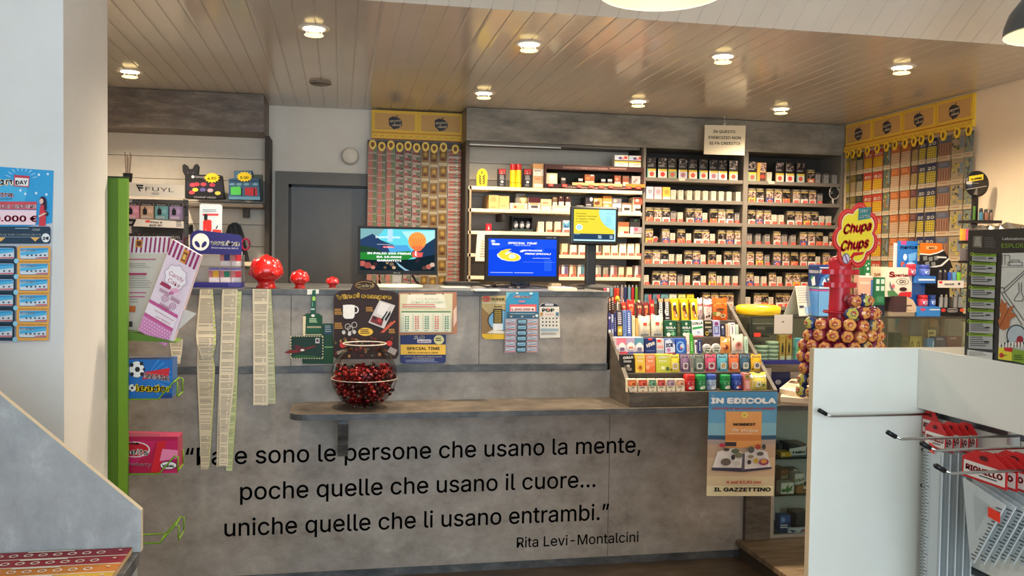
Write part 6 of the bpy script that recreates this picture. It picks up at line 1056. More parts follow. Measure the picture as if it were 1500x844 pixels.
# notice hanging in front of the header
Y = 5.40; g = G(); sheet(g, [(1031, 226), (1032.5, 183), (1092.5, 184), (1090.5, 227.5)], Y, .002, (226, 210, 180)); c = CV(g, fY(Y)); NK = (52, 46, 42)
c.t('IN QUESTO', 1045, 1077, 194.6, 5.6, NK, .01, .6); c.t('ESERCIZIO NON', 1038, 1085, 203.2, 5.6, NK, .01, .8); c.t('SI FA CREDITO!', 1039, 1084, 211.6, 5.6, NK, .01, .8); nt = g.build('credit_notice', label='cream paper notice about no credit hanging from the ceiling', cat='notice')
g = G(); a = PY(1062, 184, Y); g.tube([(a[0], Y+.001, a[2]-.004), (a[0]-.006, Y+.001, CZ-.001)], .0012, C((230, 224, 210)), 5); g.tube([(a[0]-.02, Y, a[2]-.006), (a[0]+.004, Y-.004, a[2]+.018), (a[0]+.012, Y-.004, a[2]-.004), (a[0]-.012, Y-.004, a[2]+.012)], .0015, C((236, 230, 216)), 5); g.build('hanging_thread', nt)
# ================================================================== scratch-ticket boards and hanging ticket strips
def board(name, label, O, U, N, W, H, npan, lab=True):
    """yellow board: O top-left corner, U unit vector to the right, N outwards"""
    O, U, N = Vector(O), Vector(U), Vector(N); Z = Vector((0, 0, 1)); t = thing(name, label, 'sign board', tuple(O+U*(W/2)-Z*H))
    def pt(u, v, d): return tuple(O+U*u-Z*v+N*d)
    YEL = C((232, 186, 62), .45); g = G()
    def slab(u0, u1, v0, v1, d0, d1, m): g.hexa([pt(u0, v1, d0), pt(u1, v1, d0), pt(u1, v1, d1), pt(u0, v1, d1), pt(u0, v0, d0), pt(u1, v0, d0), pt(u1, v0, d1), pt(u0, v0, d1)], m)
    slab(0, W, 0, H, -.01, .0, YEL); g.build('backing', t)
    pw = W/npan
    for i in range(npan):
        g = G(); a, b = i*pw+.006, (i+1)*pw-.006; slab(a, b, .006, H*.76, 0, .006, YEL); c = CV(g, lambda x, y, o, a=a, b=b: pt(a+(b-a)*x, .006+(H*.76-.006)*y, .006+o), .0003)
        c.r(.05, .10, .95, .88, (206, 158, 92)); asp = (H*.76)/(b-a)
        c.pts([(.36, .34), (.45, .24), (.58, .30), (.66, .42), (.66, .66), (.58, .80), (.47, .86), (.43, .76), (.37, .66)], (58, 54, 62)); c.t('gratta', .39, .64, .50, .12, (226, 206, 170), .06, -.03); c.t('e', .47, .51, .56, .06, (226, 206, 170), .04); c.t('vinci', .43, .63, .70, .13, (226, 206, 170), .06, -.02); c.pts([(.50, .30), (.55, .18), (.57, .19), (.53, .31)], (58, 54, 62)); c.lines(.1, .4, .83, .85, 1, (150, 110, 60), .5, 0); g.build('logo_panel', t)
    g = G(); slab(.0, W, H*.78, H, 0, .012, YEL); c = CV(g, lambda x, y, o: pt(W*x, H*.78+H*.22*y, .012+o), .0003); c.r(0, .0, 1, .10, (206, 110, 50)); c.r(0, .92, 1, 1, (196, 90, 50))
    n = int(W/.045)
    for i in range(n): c.k = 3; c.pts([((i+.2)/n, .62), ((i+.75)/n, .5), ((i+.75)/n, .40), ((i+.2)/n, .52)], (196, 146, 40))
    g.build('hook_rail', t); return t
TMB = board('ticket_board', 'yellow two-panel board over the ticket strips left of the concrete header', (.193, 5.755, 2.392), (1, 0, 0), (0, -1, 0), .592, .185, 2)
TRB = board('ticket_board', 'long yellow four-panel board over the ticket strips on the right wall', (XR-.03, 5.515, 2.392), (0, -1, 0), (-1, 0, 0), 1.245, .185, 4)
g = G(); g.box(.17, .80, 5.765, 5.785, .95, 2.2, C((96, 82, 72), .5)); g.build('backing_panel', TMB)
g = G(); g.box(.80, .773, 5.55, 5.80, 0, 2.19, CABD); g.build('side_panel', cL)
def strip(label, group, O, U, N, w, L, cell, style, tagn=1, seed=0):
    """a hanging strip of scratch tickets, zig-zag folded at the perforations, with its yellow heart-shaped clip"""
    O, U, N = Vector(O), Vector(U), Vector(N); Z = Vector((0, 0, 1)); rn = random.Random(seed)
    t = thing('ticket_strip', label, 'scratch tickets', tuple(O-Z*L), group); g = G(); n = max(1, round(L/cell)); cell = L/n; off = [.004+.006*rn.random() for _ in range(n+1)]; sw = [.0015*rn.uniform(-1, 1) for _ in range(n+1)]
    base = C(style[0], .35)
    for k in range(n):
        P0 = O-Z*(cell*k)+N*off[k]+U*sw[k]; P1 = O-Z*(cell*(k+1))+N*(off[k+1]+.003)+U*sw[k+1]; V = P1-P0; Wv = U*w
        q = [P1, P1+Wv, P0+Wv, P0]; g.prism([tuple(p) for p in q], [tuple(p-N*.0008) for p in q], base)
        style[1](CV(g, face(P0, Wv, V, N), .0003), rn)
    g.build('tickets', t)
    for k in range(tagn):
        g = G(); c = O+U*(w*(k+.5)/tagn)+N*.018+Z*.004; r = min(.024, w*.40/tagn*1.25)
        ax = [(math.cos(a), math.sin(a)) for a in [2*math.pi*i/18 for i in range(18)]]
        def heart(s, d): return [tuple(c+U*(s*x*r)+Z*(s*r*(y*1.15+(-.25 if y < -.8 else 0)))+N*d) for x, y in ax]
        fo, fi = heart(1, .002), heart(.52, .002); bo = heart(1, -.004); Y_ = C((236, 190, 40), .35)
        g.add(fo+fi+bo, [(i, (i+1) % 18, 18+(i+1) % 18, 18+i) for i in range(18)]+[(36+i, 36+(i+1) % 18, (i+1) % 18, i) for i in range(18)], Y_); g.add(heart(.55, -.001), [tuple(range(18))], C((120, 84, 40)))
        g.build('yellow_clip', t)
def s_rg(c, rn):
    c.r(0, .0, 1, .10, (180, 166, 148)); q = rn.choice([0, 8, -8]); c.r(.05, .14, .55, .95, (190+q, 104, 96)); c.r(.55, .14, .95, .95, (108, 122+q, 92)); c.r(.1, .30, .5, .55, (172, 124, 109)); c.lines(.1, .9, .66, .92, 2, (164, 132, 115), .45)
def s_pk(c, rn):
    c.r(0, .0, 1, .12, (177, 160, 148)); c.r(.05, .16, .95, .95, (140, 113, 105)); c.r(.5, .2, .95, .6, (97, 109, 91)); c.r(.08, .24, .45, .5, (177, 152, 145)); c.r(.08, .62, .7, .8, (152, 65, 62)); c.pts([(.6, .9), (.9, .62), (.95, .9)], (56, 51, 53))
def s_gd(c, rn):
    c.r(0, 0, 1, .12, (180, 162, 125)); c.r(.06, .16, .94, .96, (112, 81, 37)); c.e(.5, .48, .30, .20, (140, 106, 48)); c.e(.52, .46, .18, .12, (171, 137, 66)); c.pts([(.2, .75), (.5, .62), (.8, .78), (.5, .88)], (88, 51, 29)); c.r(.1, .86, .9, .92, (156, 124, 71)); c.lines(.1, .9, .2, .27, 1, (164, 132, 66), .6)
def s_ln(c, rn):
    c.r(0, 0, 1, .14, (180, 166, 152)); c.r(.05, .2, .6, .9, (156, 85, 74)); c.r(.4, .34, .72, .8, (88, 96, 81)); c.r(.72, .2, .95, .9, (164, 93, 78)); c.r(.1, .5, .9, .58, (180, 160, 145))
xs = [.170, .231, .287, .346, .400, .452, .511, .566, .624, .686, .780]; stl = [s_rg, s_rg, s_rg, s_pk, s_pk, s_pk, s_gd, s_gd, s_gd, s_ln]
nmx = ['red and green', 'red and green', 'red and green', 'pink and grey', 'pink and grey', 'pink and grey', 'gold', 'gold', 'gold', 'red and white banded']
for k in range(10):
    strip('%s scratch-ticket strip, %s from left on the back wall' % (nmx[k], ORD[k]), 'ticket strips on the back wall', (xs[k]+.002, 5.752, 2.165-.01*(k % 2)), (1, 0, 0), (0, -1, 0), xs[k+1]-xs[k]-.004, 1.02, .105 if stl[k] is s_gd else .0475, ((164, 148, 130), stl[k]), 1, k)
def big(bg, num, ncol, gcol, gy, nx=4, ny=4, head=None, band=(180, 162, 133)):
    def f(c, rn):
        c.r(0, 0, 1, .80, bg)
        if head: c.r(0, 0, 1, .30, head); c.lines(.08, .92, .06, .26, 3, tuple(min(255, v+50) for v in head), .4, .3)
        if num: c.t(num, .16, .86, .27, .16, ncol, .06)
        c.rr(.06, .34, .94, .78, .04, gy); c.grid(.09, .36, .91, .76, nx, ny, .48, gcol); c.r(0, .81, 1, .99, band); c.lines(.12, .88, .86, .93, 1, (152, 124, 96), .6, .1)
    return f
def blocks(a, b, d):
    def f(c, rn):
        c.r(0, 0, 1, .8, a)
        for i in range(16): c.k = 2+i % 3; x, y = rn.random()*.75, .05+rn.random()*.6; c.r(x, y, x+.1+.16*rn.random(), y+.05+.06*rn.random(), rn.choice([b, d, (180, 160, 66), (72, 74, 62)]))
        c.k = 8; c.r(.7, .15, .95, .6, (112, 121, 125)); c.r(0, .81, 1, .99, (180, 162, 133)); c.lines(.12, .88, .86, .93, 1, (156, 117, 88), .6, .1)
    return f
def bars(c, rn):
    c.r(0, 0, 1, .8, (140, 99, 76)); c.r(.02, .04, .98, .28, (83, 87, 100)); c.lines(.1, .9, .08, .24, 2, (112, 113, 122), .5)
    for i in range(9): c.k = 4; c.r(.05+i*.1, .34, .10+i*.1, .74, (164, 129, 103) if i % 2 else (112, 70, 56))
    c.k = 6; c.r(0, .81, 1, .99, (182, 160, 130)); c.lines(.12, .88, .86, .93, 1, (164, 109, 81), .6, .1)
YG = (190, 156, 44); DKG = (56, 46, 29)
RS = [(1241, 1247, 'green and yellow tickets numbered ten', big((89, 90, 44), '10', (192, 184, 162), (72, 74, 29), (176, 160, 51))), (1247, 1256, 'olive and tan tickets', big((120, 99, 59), None, None, (120, 85, 59), (164, 140, 103), 5, 5, (104, 87, 37))), (1256, 1266.5, 'dark tickets with a pale grid', big((67, 63, 51), None, None, (48, 45, 37), (156, 145, 118), 4, 5, (52, 49, 37))), (1266.5, 1280, 'red and yellow tickets, left of the pair', big((164, 59, 44), '50', (200, 184, 162), (120, 74, 22), (192, 152, 37))), (1280, 1295.5, 'red and yellow tickets, right of the pair', big((164, 59, 44), '50', (200, 184, 162), (120, 74, 22), (192, 152, 37))),
      (1295.5, 1306.5, 'teal and brown tickets', blocks((96, 99, 82), (73, 101, 93), (136, 93, 59))), (1306.5, 1320.5, 'orange-brown tickets with a pale grid, left', big((152, 96, 51), None, None, (120, 74, 56), (180, 152, 122), 5, 4, (156, 85, 41))), (1320.5, 1336, 'orange-brown tickets with a pale grid, right', big((152, 96, 51), None, None, (120, 74, 56), (180, 152, 122), 5, 4, (156, 85, 41))), (1336, 1346.5, 'dark purple tickets with a gold grid', big((76, 48, 48), None, None, (56, 39, 37), (164, 137, 81), 4, 5, (88, 49, 44))), (1346.5, 1358, 'navy tickets numbered twenty, left', big((38, 42, 71), '20', (192, 184, 167), (76, 65, 29), (180, 156, 51))), (1358, 1374.5, 'navy tickets numbered twenty, right', big((38, 42, 71), '20', (192, 184, 167), (76, 65, 29), (180, 156, 51))),
      (1374.5, 1394.5, 'brown striped tickets with a grey-blue band', bars), (1394.5, 1414.5, 'beige tickets with yellow blocks', blocks((152, 132, 103), (164, 145, 51), (120, 117, 96))), (1414.5, 1428, 'teal and yellow tickets, rightmost', blocks((120, 124, 111), (164, 148, 59), (76, 101, 96)))]
for k, (pa, pb, d, st) in enumerate(RS):
    ya = PX(pa, 225, XR-.045)[1]; yb = PX(pb, 200, XR-.045)[1]
    strip('scratch-ticket strip of %s on the right wall' % d, 'ticket strips on the right wall', (XR-.040, ya-.002, 2.185), (0, -1, 0), (-1, 0, 0), ya-yb-.004, 1.0, .143, ((164, 145, 115), st), 1, 40+k)
# ================================================================== glass cases right of the sweet rack
lc = thing('glass_display_cabinet', 'low glass-fronted cabinet with two shelves beside the newspaper poster', 'display cabinet', (2.45, 4.1, .088))
x0, x1, y0, y1 = 2.092, 2.80, 3.985, 4.24; AL = C((170, 166, 158), .35, .5)
g = G(); g.box(x0, x0+.022, y0, y0+.02, .089, .774, AL); g.box(x1-.022, x1, y0, y0+.02, .089, .774, AL); g.box(x0+.022, x1-.022, y0, y0+.02, .734, .774, C((60, 60, 62))); g.box(x0+.022, x1-.022, y0, y0+.02, .089, .104, AL); g.build('frame', lc)
g = G(); g.box(x0+.022, x1-.022, y0+.008, y0+.012, .104, .734, GLASSM); g.build('glass_pane', lc)
g = G(); g.box(x0, x1, y1-.01, y1, .089, .774, C((196, 198, 196))); g.box(x0, x0+.01, y0+.02, y1-.01, .089, .774, C((140, 140, 140))); g.box(x1-.01, x1, y0+.02, y1-.01, .089, .774, C((140, 140, 140))); g.box(x0, x1, y0+.02, y1-.01, .089, .1, C((120, 116, 110))); g.box(x0+.02, x1-.02, y0+.03, y0+.05, .72, .74, WHITE); g.build('carcass', lc)
SH = [PY(1160, 672, 4.02)[2], PY(1160, 729, 4.02)[2]]; SH = [PY(1160, 671, 4.0)[2], PY(1160, 725, 4.0)[2]]
for z in SH: g = G(); g.box(x0+.012, x1-.012, y0+.022, y1-.012, z-.008, z, glass('green_edge_glass', (120, 150, 138), .3)); g.build('glass_shelf', lc)
def cab(name, label, px0, px1, py0, z, Y, dep, col, marks, grp='stock in the low glass cabinet'):
    return carton(name, label, 'box', px0, px1, py0, PYI(px0, z, Y), Y, dep, col, marks, grp, z+.0004)
def PYI(px, z, Y):
    lo, hi = 200, 900
    for _ in range(40):
        m = (lo+hi)/2
        if PY(px, m, Y)[2] > z: lo = m
        else: hi = m
    return lo
cab('filter_carton', 'white and black carton lettered in black on the upper glass shelf', 1156, 1181, 650, SH[0], 4.05, .1, (60, 56, 60), [('p', [(0, 1), (0, .42), (1, .2), (1, 1)], (228, 226, 222)), ('t', 'TABU', .16, .9, .86, .26, (30, 30, 32), .06, -.06)])
cab('filter_box', 'small yellow box on the upper glass shelf', 1144, 1159, 662.5, SH[0], 4.03, .06, (226, 182, 50), [('r', .1, .1, .4, .9, (240, 206, 110)), ('l', .5, .9, .2, .8, 2, (190, 140, 40))])
cab('carton', 'grey carton behind the small yellow box', 1141, 1157, 650, SH[0], 4.12, .08, (96, 92, 92), [('l', .2, .8, .2, .5, 2, (130, 124, 124))])
cab('sweet_box', 'brown box with slanted white capitals on the lower glass shelf', 1143, 1155, 688, SH[1], 4.1, .1, (120, 82, 50), [('t', 'COLLA', .05, .95, .5, .2, (206, 216, 180), .05, -.1)])
cab('sweet_box', 'open brown carton behind the green-lettered box', 1152, 1170, 687, SH[1], 4.15, .06, (96, 70, 54), [('r', .55, .0, .95, .3, (206, 206, 200))])
cab('sweet_box', 'white box with a green leaf pattern on the lower glass shelf', 1144, 1163, 707, SH[1], 4.02, .05, (226, 228, 220), [('p', [(.3, .7), (.55, .1), (.6, .5), (.95, .2), (.8, .6), (1, .7), (.7, .75), (.5, .95)], (50, 120, 60)), ('e', .2, .7, .18, .16, (40, 110, 70))])
cab('sweet_box', 'white box with slanted green capitals on the lower glass shelf', 1164, 1178, 694, SH[1], 4.05, .06, (222, 224, 216), [('t', 'COLLA', .05, .98, .46, .2, (50, 110, 70), .06, -.1), ('p', [(.1, .7), (.9, .5), (.9, .68), (.1, .9)], (60, 140, 90))])
cab('filter_box', 'brown and white box at the right end of the lower glass shelf', 1167, 1187, 711, SH[1], 4.02, .02, (150, 108, 66), [('r', .5, .1, .95, .45, (226, 214, 206)), ('l', .4, .9, .55, .8, 1, (60, 44, 40))])
cab('sweet_bag', 'blue and white pack at the bottom of the low glass cabinet', 1142, 1158, 755, .1, 4.03, .05, (72, 100, 170), [('p', [(0, .5), (1, .4), (1, 1), (0, 1)], (60, 70, 110)), ('l', .05, .9, .55, .8, 2, (226, 228, 236)), ('e', .3, .25, .2, .14, (130, 170, 220))])
cab('sweet_bag', 'white and navy pack lying in front at the bottom of the low glass cabinet', 1155, 1186, 773, .1, 4.01, .02, (206, 206, 214), [('p', [(0, .2), (.4, .5), (.2, .9)], (60, 64, 110)), ('p', [(.5, .8), (.7, .2), (.9, .7)], (70, 74, 120)), ('e', .75, .6, .1, .2, (200, 90, 80))])
cab('carton', 'dark grey carton with a white label at the bottom of the low glass cabinet', 1166, 1190, 752, .1, 4.06, .1, (70, 68, 72), [('r', .6, .3, .95, .9, (206, 212, 222)), ('r', .68, .4, .9, .6, (110, 130, 170))])

# newspapers on the projecting shelf
def paper(lab, pts, z, h, seed, col=(222, 200, 174)):
    w = [PZ(x, y, z) for x, y in pts]; g = G(); g.prism([(p[0], p[1], z+h) for p in w], [(p[0], p[1], z) for p in w], C(col, .7), C((196, 176, 152), .7))
    O, U, V = Vector((w[3][0], w[3][1], z+h)), Vector(w[2])-Vector(w[3]), Vector(w[0])-Vector(w[3]); c = CV(g, face(O, U, V, (0, 0, 1)), .0004)
    c.t('IL GAZZETTINO', .2, .9, .17, .09, (60, 48, 44), .03); c.lines(.05, .95, .2, .23, 1, (120, 100, 90), .5, 0); c.r(.04, .28, .36, .5, (120, 96, 80)); c.r(.06, .3, .2, .46, (84, 66, 58)); c.r(.66, .62, .95, .9, (206, 150, 120)); c.r(.42, .64, .62, .8, (110, 92, 84)); c.lines(.4, .95, .28, .56, 7, (176, 154, 136), .4, .1); c.lines(.05, .6, .58, .95, 9, (180, 158, 140), .4, .2)
    return g.build('newspaper', label=lab, cat='newspaper', group='newspapers beside the sweet rack')
paper('folded newspaper at the bottom of the pile beside the sweet rack', [(1144, 594), (1192, 595), (1206, 572), (1150, 571)], .8005, .022, 1, (206, 190, 168))
paper('folded newspaper in the middle of the pile beside the sweet rack', [(1143, 588.5), (1190, 592), (1206, 570), (1152, 568)], .8235, .022, 2, (196, 176, 150))
paper('salmon-coloured newspaper on top of the pile beside the sweet rack', [(1141.5, 576), (1190, 586), (1204, 565), (1162, 559.5)], .8465, .022, 3)

# upper glass case on its grey counter
rc = thing('side_counter', 'grey side counter carrying the glass case behind the lollipop stand', 'counter', (2.7, 4.3, 0))
X0, X1, YF = 1.992, XR-.045, 4.05
g = G(); g.box(X0, X1, 4.26, 4.55, 0, .80, CONCRETE); g.box(X0, X1, YF+.02, 4.55, .801, .905, CONCRETE); g.build('body', rc)
g = G(); g.bbox(X0, X1, YF-.01, 4.56, .905, .942, CONCRETE_B, .002); g.build('worktop', rc)
a = PY(1131, 545, YF+.018); b = PY(1157, 563, YF+.018)
g = G(); w, h = .16, .14; fr = [(a[0]-.09, YF+.016, .72)]; zt = PY(1140, 539.5, YF+.018)[2]; xr = PY(1157.5, 545, YF+.018)[0]
p = [(xr-.2, YF+.016, zt), (xr-.02, YF+.016, zt), (xr-.006, YF+.016, zt-.006), (xr, YF+.016, zt-.02), (xr, YF+.016, zt-.16), (xr-.2, YF+.016, zt-.16)]; g.prism(p, [(q[0], q[1]+.003, q[2]) for q in p], C((34, 42, 84), .5)); c = CV(g, fY(YF+.016)); c.e(1140, 560, 4.4, 3.4, (206, 200, 206)); c.ring(1141, 560, 3, 2.2, .8, (60, 60, 90)); g.build('price_card', label='navy rounded card fixed on the side counter above the newspapers', cat='card')
gc = thing('glass_case', 'long glass case standing on the side counter behind the lollipop stand', 'glass case', (2.7, 4.3, .942))
ZC0, ZC1 = .943, 1.182
g = G(); g.box(X0, X1, YF-.004, YF+.002, ZC0, ZC0+.022, C((42, 44, 110))); g.box(X0, X1, YF-.002, 4.5, ZC0, ZC0+.004, C((90, 84, 78))); g.build('base_strip', gc)
g = G(); g.box(X0, X1, YF+.004, 4.5, ZC1-.008, ZC1, GLASSM); g.build('glass_top', gc)
g = G(); g.box(X0, X1, YF, YF+.004, ZC1-.010, ZC1, C((52, 48, 46), .2)); g.build('top_edge', gc)
g = G(); g.box(X0+.004, X1-.004, YF+.002, YF+.006, ZC0+.022, ZC1-.010, GLASSM); g.box(X0, X0+.005, YF+.006, 4.49, ZC0+.004, ZC1-.01, GLASSM); g.build('glass_pane', gc)
g = G(); g.box(X0, X1, 4.49, 4.5, ZC0+.004, ZC1-.01, C((96, 84, 72))); g.box(X0+.01, 2.24, 4.32, 4.49, 1.055, 1.06, glass('green_edge_glass')); g.build('back_and_shelf', gc)
g = G(); xm = PY(1101, 500, YF)[0]; g.box(xm, xm+.006, YF+.007, YF+.016, ZC0+.005, ZC1-.01, C((60, 56, 54))); g.build('glass_joint', gc)
zc = ZC0+.0045
def disp(name, label, cat, x0, x1, y0, y1, col, marks=(), Y=4.1, dep=.05, z=None, grp=None, shape='box'):
    return carton(name, label, cat, x0, x1, y0, y1, Y, dep, col, marks, grp, zc if z is None else z, shape)
for k, (px, n, y0) in enumerate(((1114.5, 4, 502), (1130.5, 5, 497))):
    Y = 4.14; a = PY(px, 522, Y); r = .034
    for j in range(n):
        z = zc+.0002+j*.0205; tt = thing('flat_tin', 'pale green flat tin, %s from the bottom of the %s stack in the glass case' % (ORD[j], ('left', 'right')[k]), 'tin', (a[0], Y, z), 'flat tins in the glass case')
        g = G(); g.lathe((a[0], Y, z), [(r*.97, 0), (r, .002), (r, .012), (r*.985, .0125)], C((146, 158, 140), .35), 24); g.lathe((a[0], Y, z), [(r*1.003, .005), (r*1.003, .008)], C((60, 70, 62)), 24, capb=False, capt=False); g.build('tin_body', tt)
        g = G(); g.lathe((a[0], Y, z), [(r*.99, .0126), (r*1.01, .0135), (r*1.01, .0185), (r*.96, .0195), (.0001, .0195)], C((196, 200, 180), .3), 24, capb=False); g.build('lid', tt)
for k, (x0, x1) in enumerate(((1142.5, 1150.5), (1152, 1160))): disp('oil_box', 'amber box with a dark bottle picture in the glass case, %s one' % ('left', 'right')[k], 'box', x0, x1, 491, 523, (206, 154, 70), [('r', .05, .78, .95, .99, (214, 206, 190)), ('rr', .3, .36, .7, .66, .1, (52, 40, 26)), ('r', .4, .28, .6, .4, (70, 54, 30)), ('l', .2, .8, .68, .74, 1, (110, 80, 40)), ('r', .3, .0, .95, .12, CRD) if k else ('r', .05, .02, .95, .06, (226, 180, 96))], Y=4.11, dep=.04, grp='amber bottle boxes in the glass case')
disp('vape_box', 'turquoise and green patterned box beside the lollipops in the glass case', 'box', 1166, 1176, 496, 523, (110, 190, 196), [('r', 0, .02, 1, .16, (90, 150, 210)), ('e', .45, .5, .3, .24, (150, 176, 60)), ('e', .65, .65, .2, .12, (226, 206, 90)), ('l', .1, .9, .82, .95, 2, (60, 120, 130))], Y=4.11, dep=.03)
disp('dark_box', 'dark box behind the flat tins in the glass case', 'box', 1104, 1140, 475, 490, (70, 62, 56), [('r', .1, .2, .45, .5, (110, 96, 86)), ('r', .5, .3, .8, .8, (46, 42, 44))], Y=4.36, dep=.08, z=1.0605)
a = PY(1109, 491, YF+.001); g = G(); g.box(a[0]-.018, a[0]+.018, YF-.0015, YF, a[2]-.008, a[2]+.011, TAGRED); g.build('price_sticker', gc)
a, b = PY(1134.5, 461, YF-.002), PY(1160.5, 489, YF-.002); g = G(); g.prism([(a[0], YF-.003, a[2]), (b[0], YF-.003, a[2]), (b[0], YF-.003, b[2]), (a[0], YF-.003, b[2])], [(a[0], YF-.0015, a[2]), (b[0], YF-.0015, a[2]), (b[0], YF-.0015, b[2]), (a[0], YF-.0015, b[2])], C((196, 188, 180))); CV(g, fY(YF-.003)).e(1147, 471.5, 1.8, 1, (90, 84, 82)); g.build('white_notice', label='white square notice stuck on the glass case under the tent card', cat='notice')
# contents right of the lollipop stand
for k, (nm, lab, x0, x1, y0, y1, col, mk, Y, dep, z) in enumerate((
    ('backdrop_box', 'large grey-brown carton standing at the back of the glass case', 1311, 1357, 463, 489, (150, 132, 120), [('r', 0, 0, .3, .2, (110, 140, 140)), ('r', .12, .05, .4, .5, (166, 128, 108)), ('r', .5, .1, .95, .9, (160, 148, 138))], 4.4, .07, None),
    ('tobacco_pouch', 'brown pouch with a cream label in the glass case', 1358, 1376, 463, 492, (104, 78, 54), [('r', .2, .02, .85, .28, (156, 108, 66)), ('r', .05, .34, .75, .56, (222, 192, 130)), ('l', .15, .65, .40, .50, 1, (120, 90, 50)), ('p', [(.1, .98), (.75, .62), (.78, .64), (.12, 1)], (196, 170, 130))], 4.3, .03, None),
    ('wood_block', 'upright dark wooden piece in the glass case', 1378, 1384, 463, 492, (116, 84, 60), [('l', .2, .8, .1, .9, 2, (90, 64, 46))], 4.3, .03, None),
    ('grey_box', 'grey box at the right end of the glass case', 1388, 1408, 463, 489, (140, 128, 120), [('r', .2, .68, 1, .9, (66, 62, 90)), ('r', .15, .92, .95, 1, (206, 186, 160))], 4.3, .06, None),
    ('green_box', 'dark green box beside the lollipops in the glass case', 1309, 1321, 488, 506, (50, 66, 44), [('r', 0, .05, .8, .35, (40, 56, 50))], 4.13, .05, None),
    ('olive_box', 'olive box in the glass case', 1321, 1332, 492, 506, (104, 92, 50), [('l', .1, .9, .2, .8, 2, (80, 70, 40))], 4.13, .05, None),
    ('mustard_box', 'mustard box with two hook marks in the glass case', 1333, 1351, 493, 506, (190, 160, 80), [('ring', .18, .5, .12, .3, .06, (70, 56, 36)), ('ring', .68, .5, .12, .3, .06, (70, 56, 36))], 4.13, .05, None),
    ('blue_card_pack', 'light blue and white card pack in the glass case', 1358, 1369, 496, 506, (60, 140, 196), [('p', [(0, .6), (.4, .4), (.5, 1), (0, 1)], (226, 220, 220)), ('p', [(.8, .1), (.95, .15), (.7, .95), (.6, .9)], (206, 226, 240))], 4.13, .03, None),
    ('navy_box', 'navy box in the glass case', 1370, 1386, 494, 506, (50, 56, 92), [('l', .1, .9, .05, .2, 1, (150, 150, 180))], 4.14, .05, None),
    ('maroon_box', 'maroon box at the right end of the glass case', 1387, 1408, 493, 506, (116, 50, 60), [('e', .5, .6, .1, .2, (150, 90, 90)), ('l', .2, .8, .05, .18, 1, (190, 150, 150))], 4.14, .05, None))):
    disp(nm, lab, 'pouch' if 'pouch' in nm else 'box', x0, x1, y0, y1, col, mk, Y, dep, z, 'stock in the glass case')
g = G(); p = []
for i in range(9): t = math.pi*i/8; p.append(PY(1323.5-3.2*math.cos(t), 478-5.5*math.sin(t), 4.18))
a = PY(1322, 492, 4.18); b = PY(1327, 492, 4.18); g.prism([PY(1320, 492, 4.18)]+[PY(1320.5+(i*.8), 478-4.3*math.sin(math.pi*i/8), 4.18) for i in range(9)]+[PY(1324, 492, 4.18)], [(q[0], q[1]+.02, q[2]) for q in [PY(1320, 492, 4.18)]+[PY(1320.5+(i*.8), 478-4.3*math.sin(math.pi*i/8), 4.18) for i in range(9)]+[PY(1324, 492, 4.18)]], C((206, 190, 170))); 
b0 = min(v[2] for v in g.v); dz = b0-zc; g.v = [(x, y, z-max(0, dz)*(1-(z-b0)/.2)) for x, y, z in g.v]; g.build('white_gadget', label='small upright white gadget beside the dark green box in the glass case', cat='gadget')

# ------------------------------------------------- things standing on the glass case
ZK = ZC1+.0004
c0 = PY(1110.5, 456, 4.2); yd = thing('coin_tray', 'round yellow coin tray on the glass case beside the sweet rack', 'tray', (c0[0], 4.2, ZK))
g = G(); YL_ = C((240, 190, 28), .3); g.lathe((c0[0], 4.2, ZK), [(.094, 0), (.106, .003), (.111, .008), (.112, .038), (.107, .042), (.098, .047), (.092, .047), (.088, .038), (.0001, .036)], YL_, 40); g.build('dish', yd)
g = G(); g.lathe((c0[0], 4.2, ZK), [(.086, .0405), (.0001, .0405)], mottled('coin_print', [(60, 66, 40), (206, 190, 90), (120, 110, 40), (240, 230, 180)], 60, .3, detail=2), 30, capb=False, capt=False); g.build('printed_inlay', yd)
g = G(); WH2 = C((226, 216, 200), .6)
BL_, BR_, LL_ = (PY(1171, 460, 4.08)[0], 4.08, ZK), (PY(1193, 460, 4.17)[0], 4.17, ZK), (PY(1148, 459.5, 4.14)[0], 4.14, ZK); R0 = PY(1165, 419, 4.1); D = (BR_[0]-BL_[0], BR_[1]-BL_[1], 0)
R1 = (R0[0]+D[0]*.9, R0[1]+D[1]*.9, R0[2]); LR_ = (LL_[0]+D[0], LL_[1]+D[1], ZK); fr = [BL_, BR_, R1, R0]; bk = [LL_, LR_, R1, R0]
for q in (fr, bk): g.prism(q, [(p[0]-.001, p[1]+.001, p[2]) for p in q], WH2)
O, U, V = Vector(fr[3]), Vector(fr[2])-Vector(fr[3]), Vector(fr[0])-Vector(fr[3]); N = V.cross(U).normalized(); N = -N if N.y > 0 else N
c = CV(g, face(O, U, V, N), .0006); c.lines(.08, .92, .06, .62, 7, (176, 166, 166), .35, .3); c.r(.08, .66, .4, .74, (60, 66, 90)); c.r(.45, .7, .92, .95, (166, 190, 214)); g.build('tent_card', label='white folded tent card with printed rows on the glass case', cat='card')
def dtop(name, label, cat, x0, x1, y0, y1, Y, dep, col, marks=(), shape='box', z=None, grp=None, lean=0): return carton(name, label, cat, x0, x1, y0, y1, Y, dep, col, marks, grp, ZK if z is None else z, shape, lean=lean)
Y = 4.1; a, b, m = PY(1184, 465, Y+.08), PY(1237, 465, Y), PY(1198, 465, Y); zt = PY(1215, 388, Y)[2]
fg = thing('gum_display_carton', 'large blue gum display carton behind the lollipop stand', 'carton', ((m[0]+b[0])/2, Y+.05, ZK))
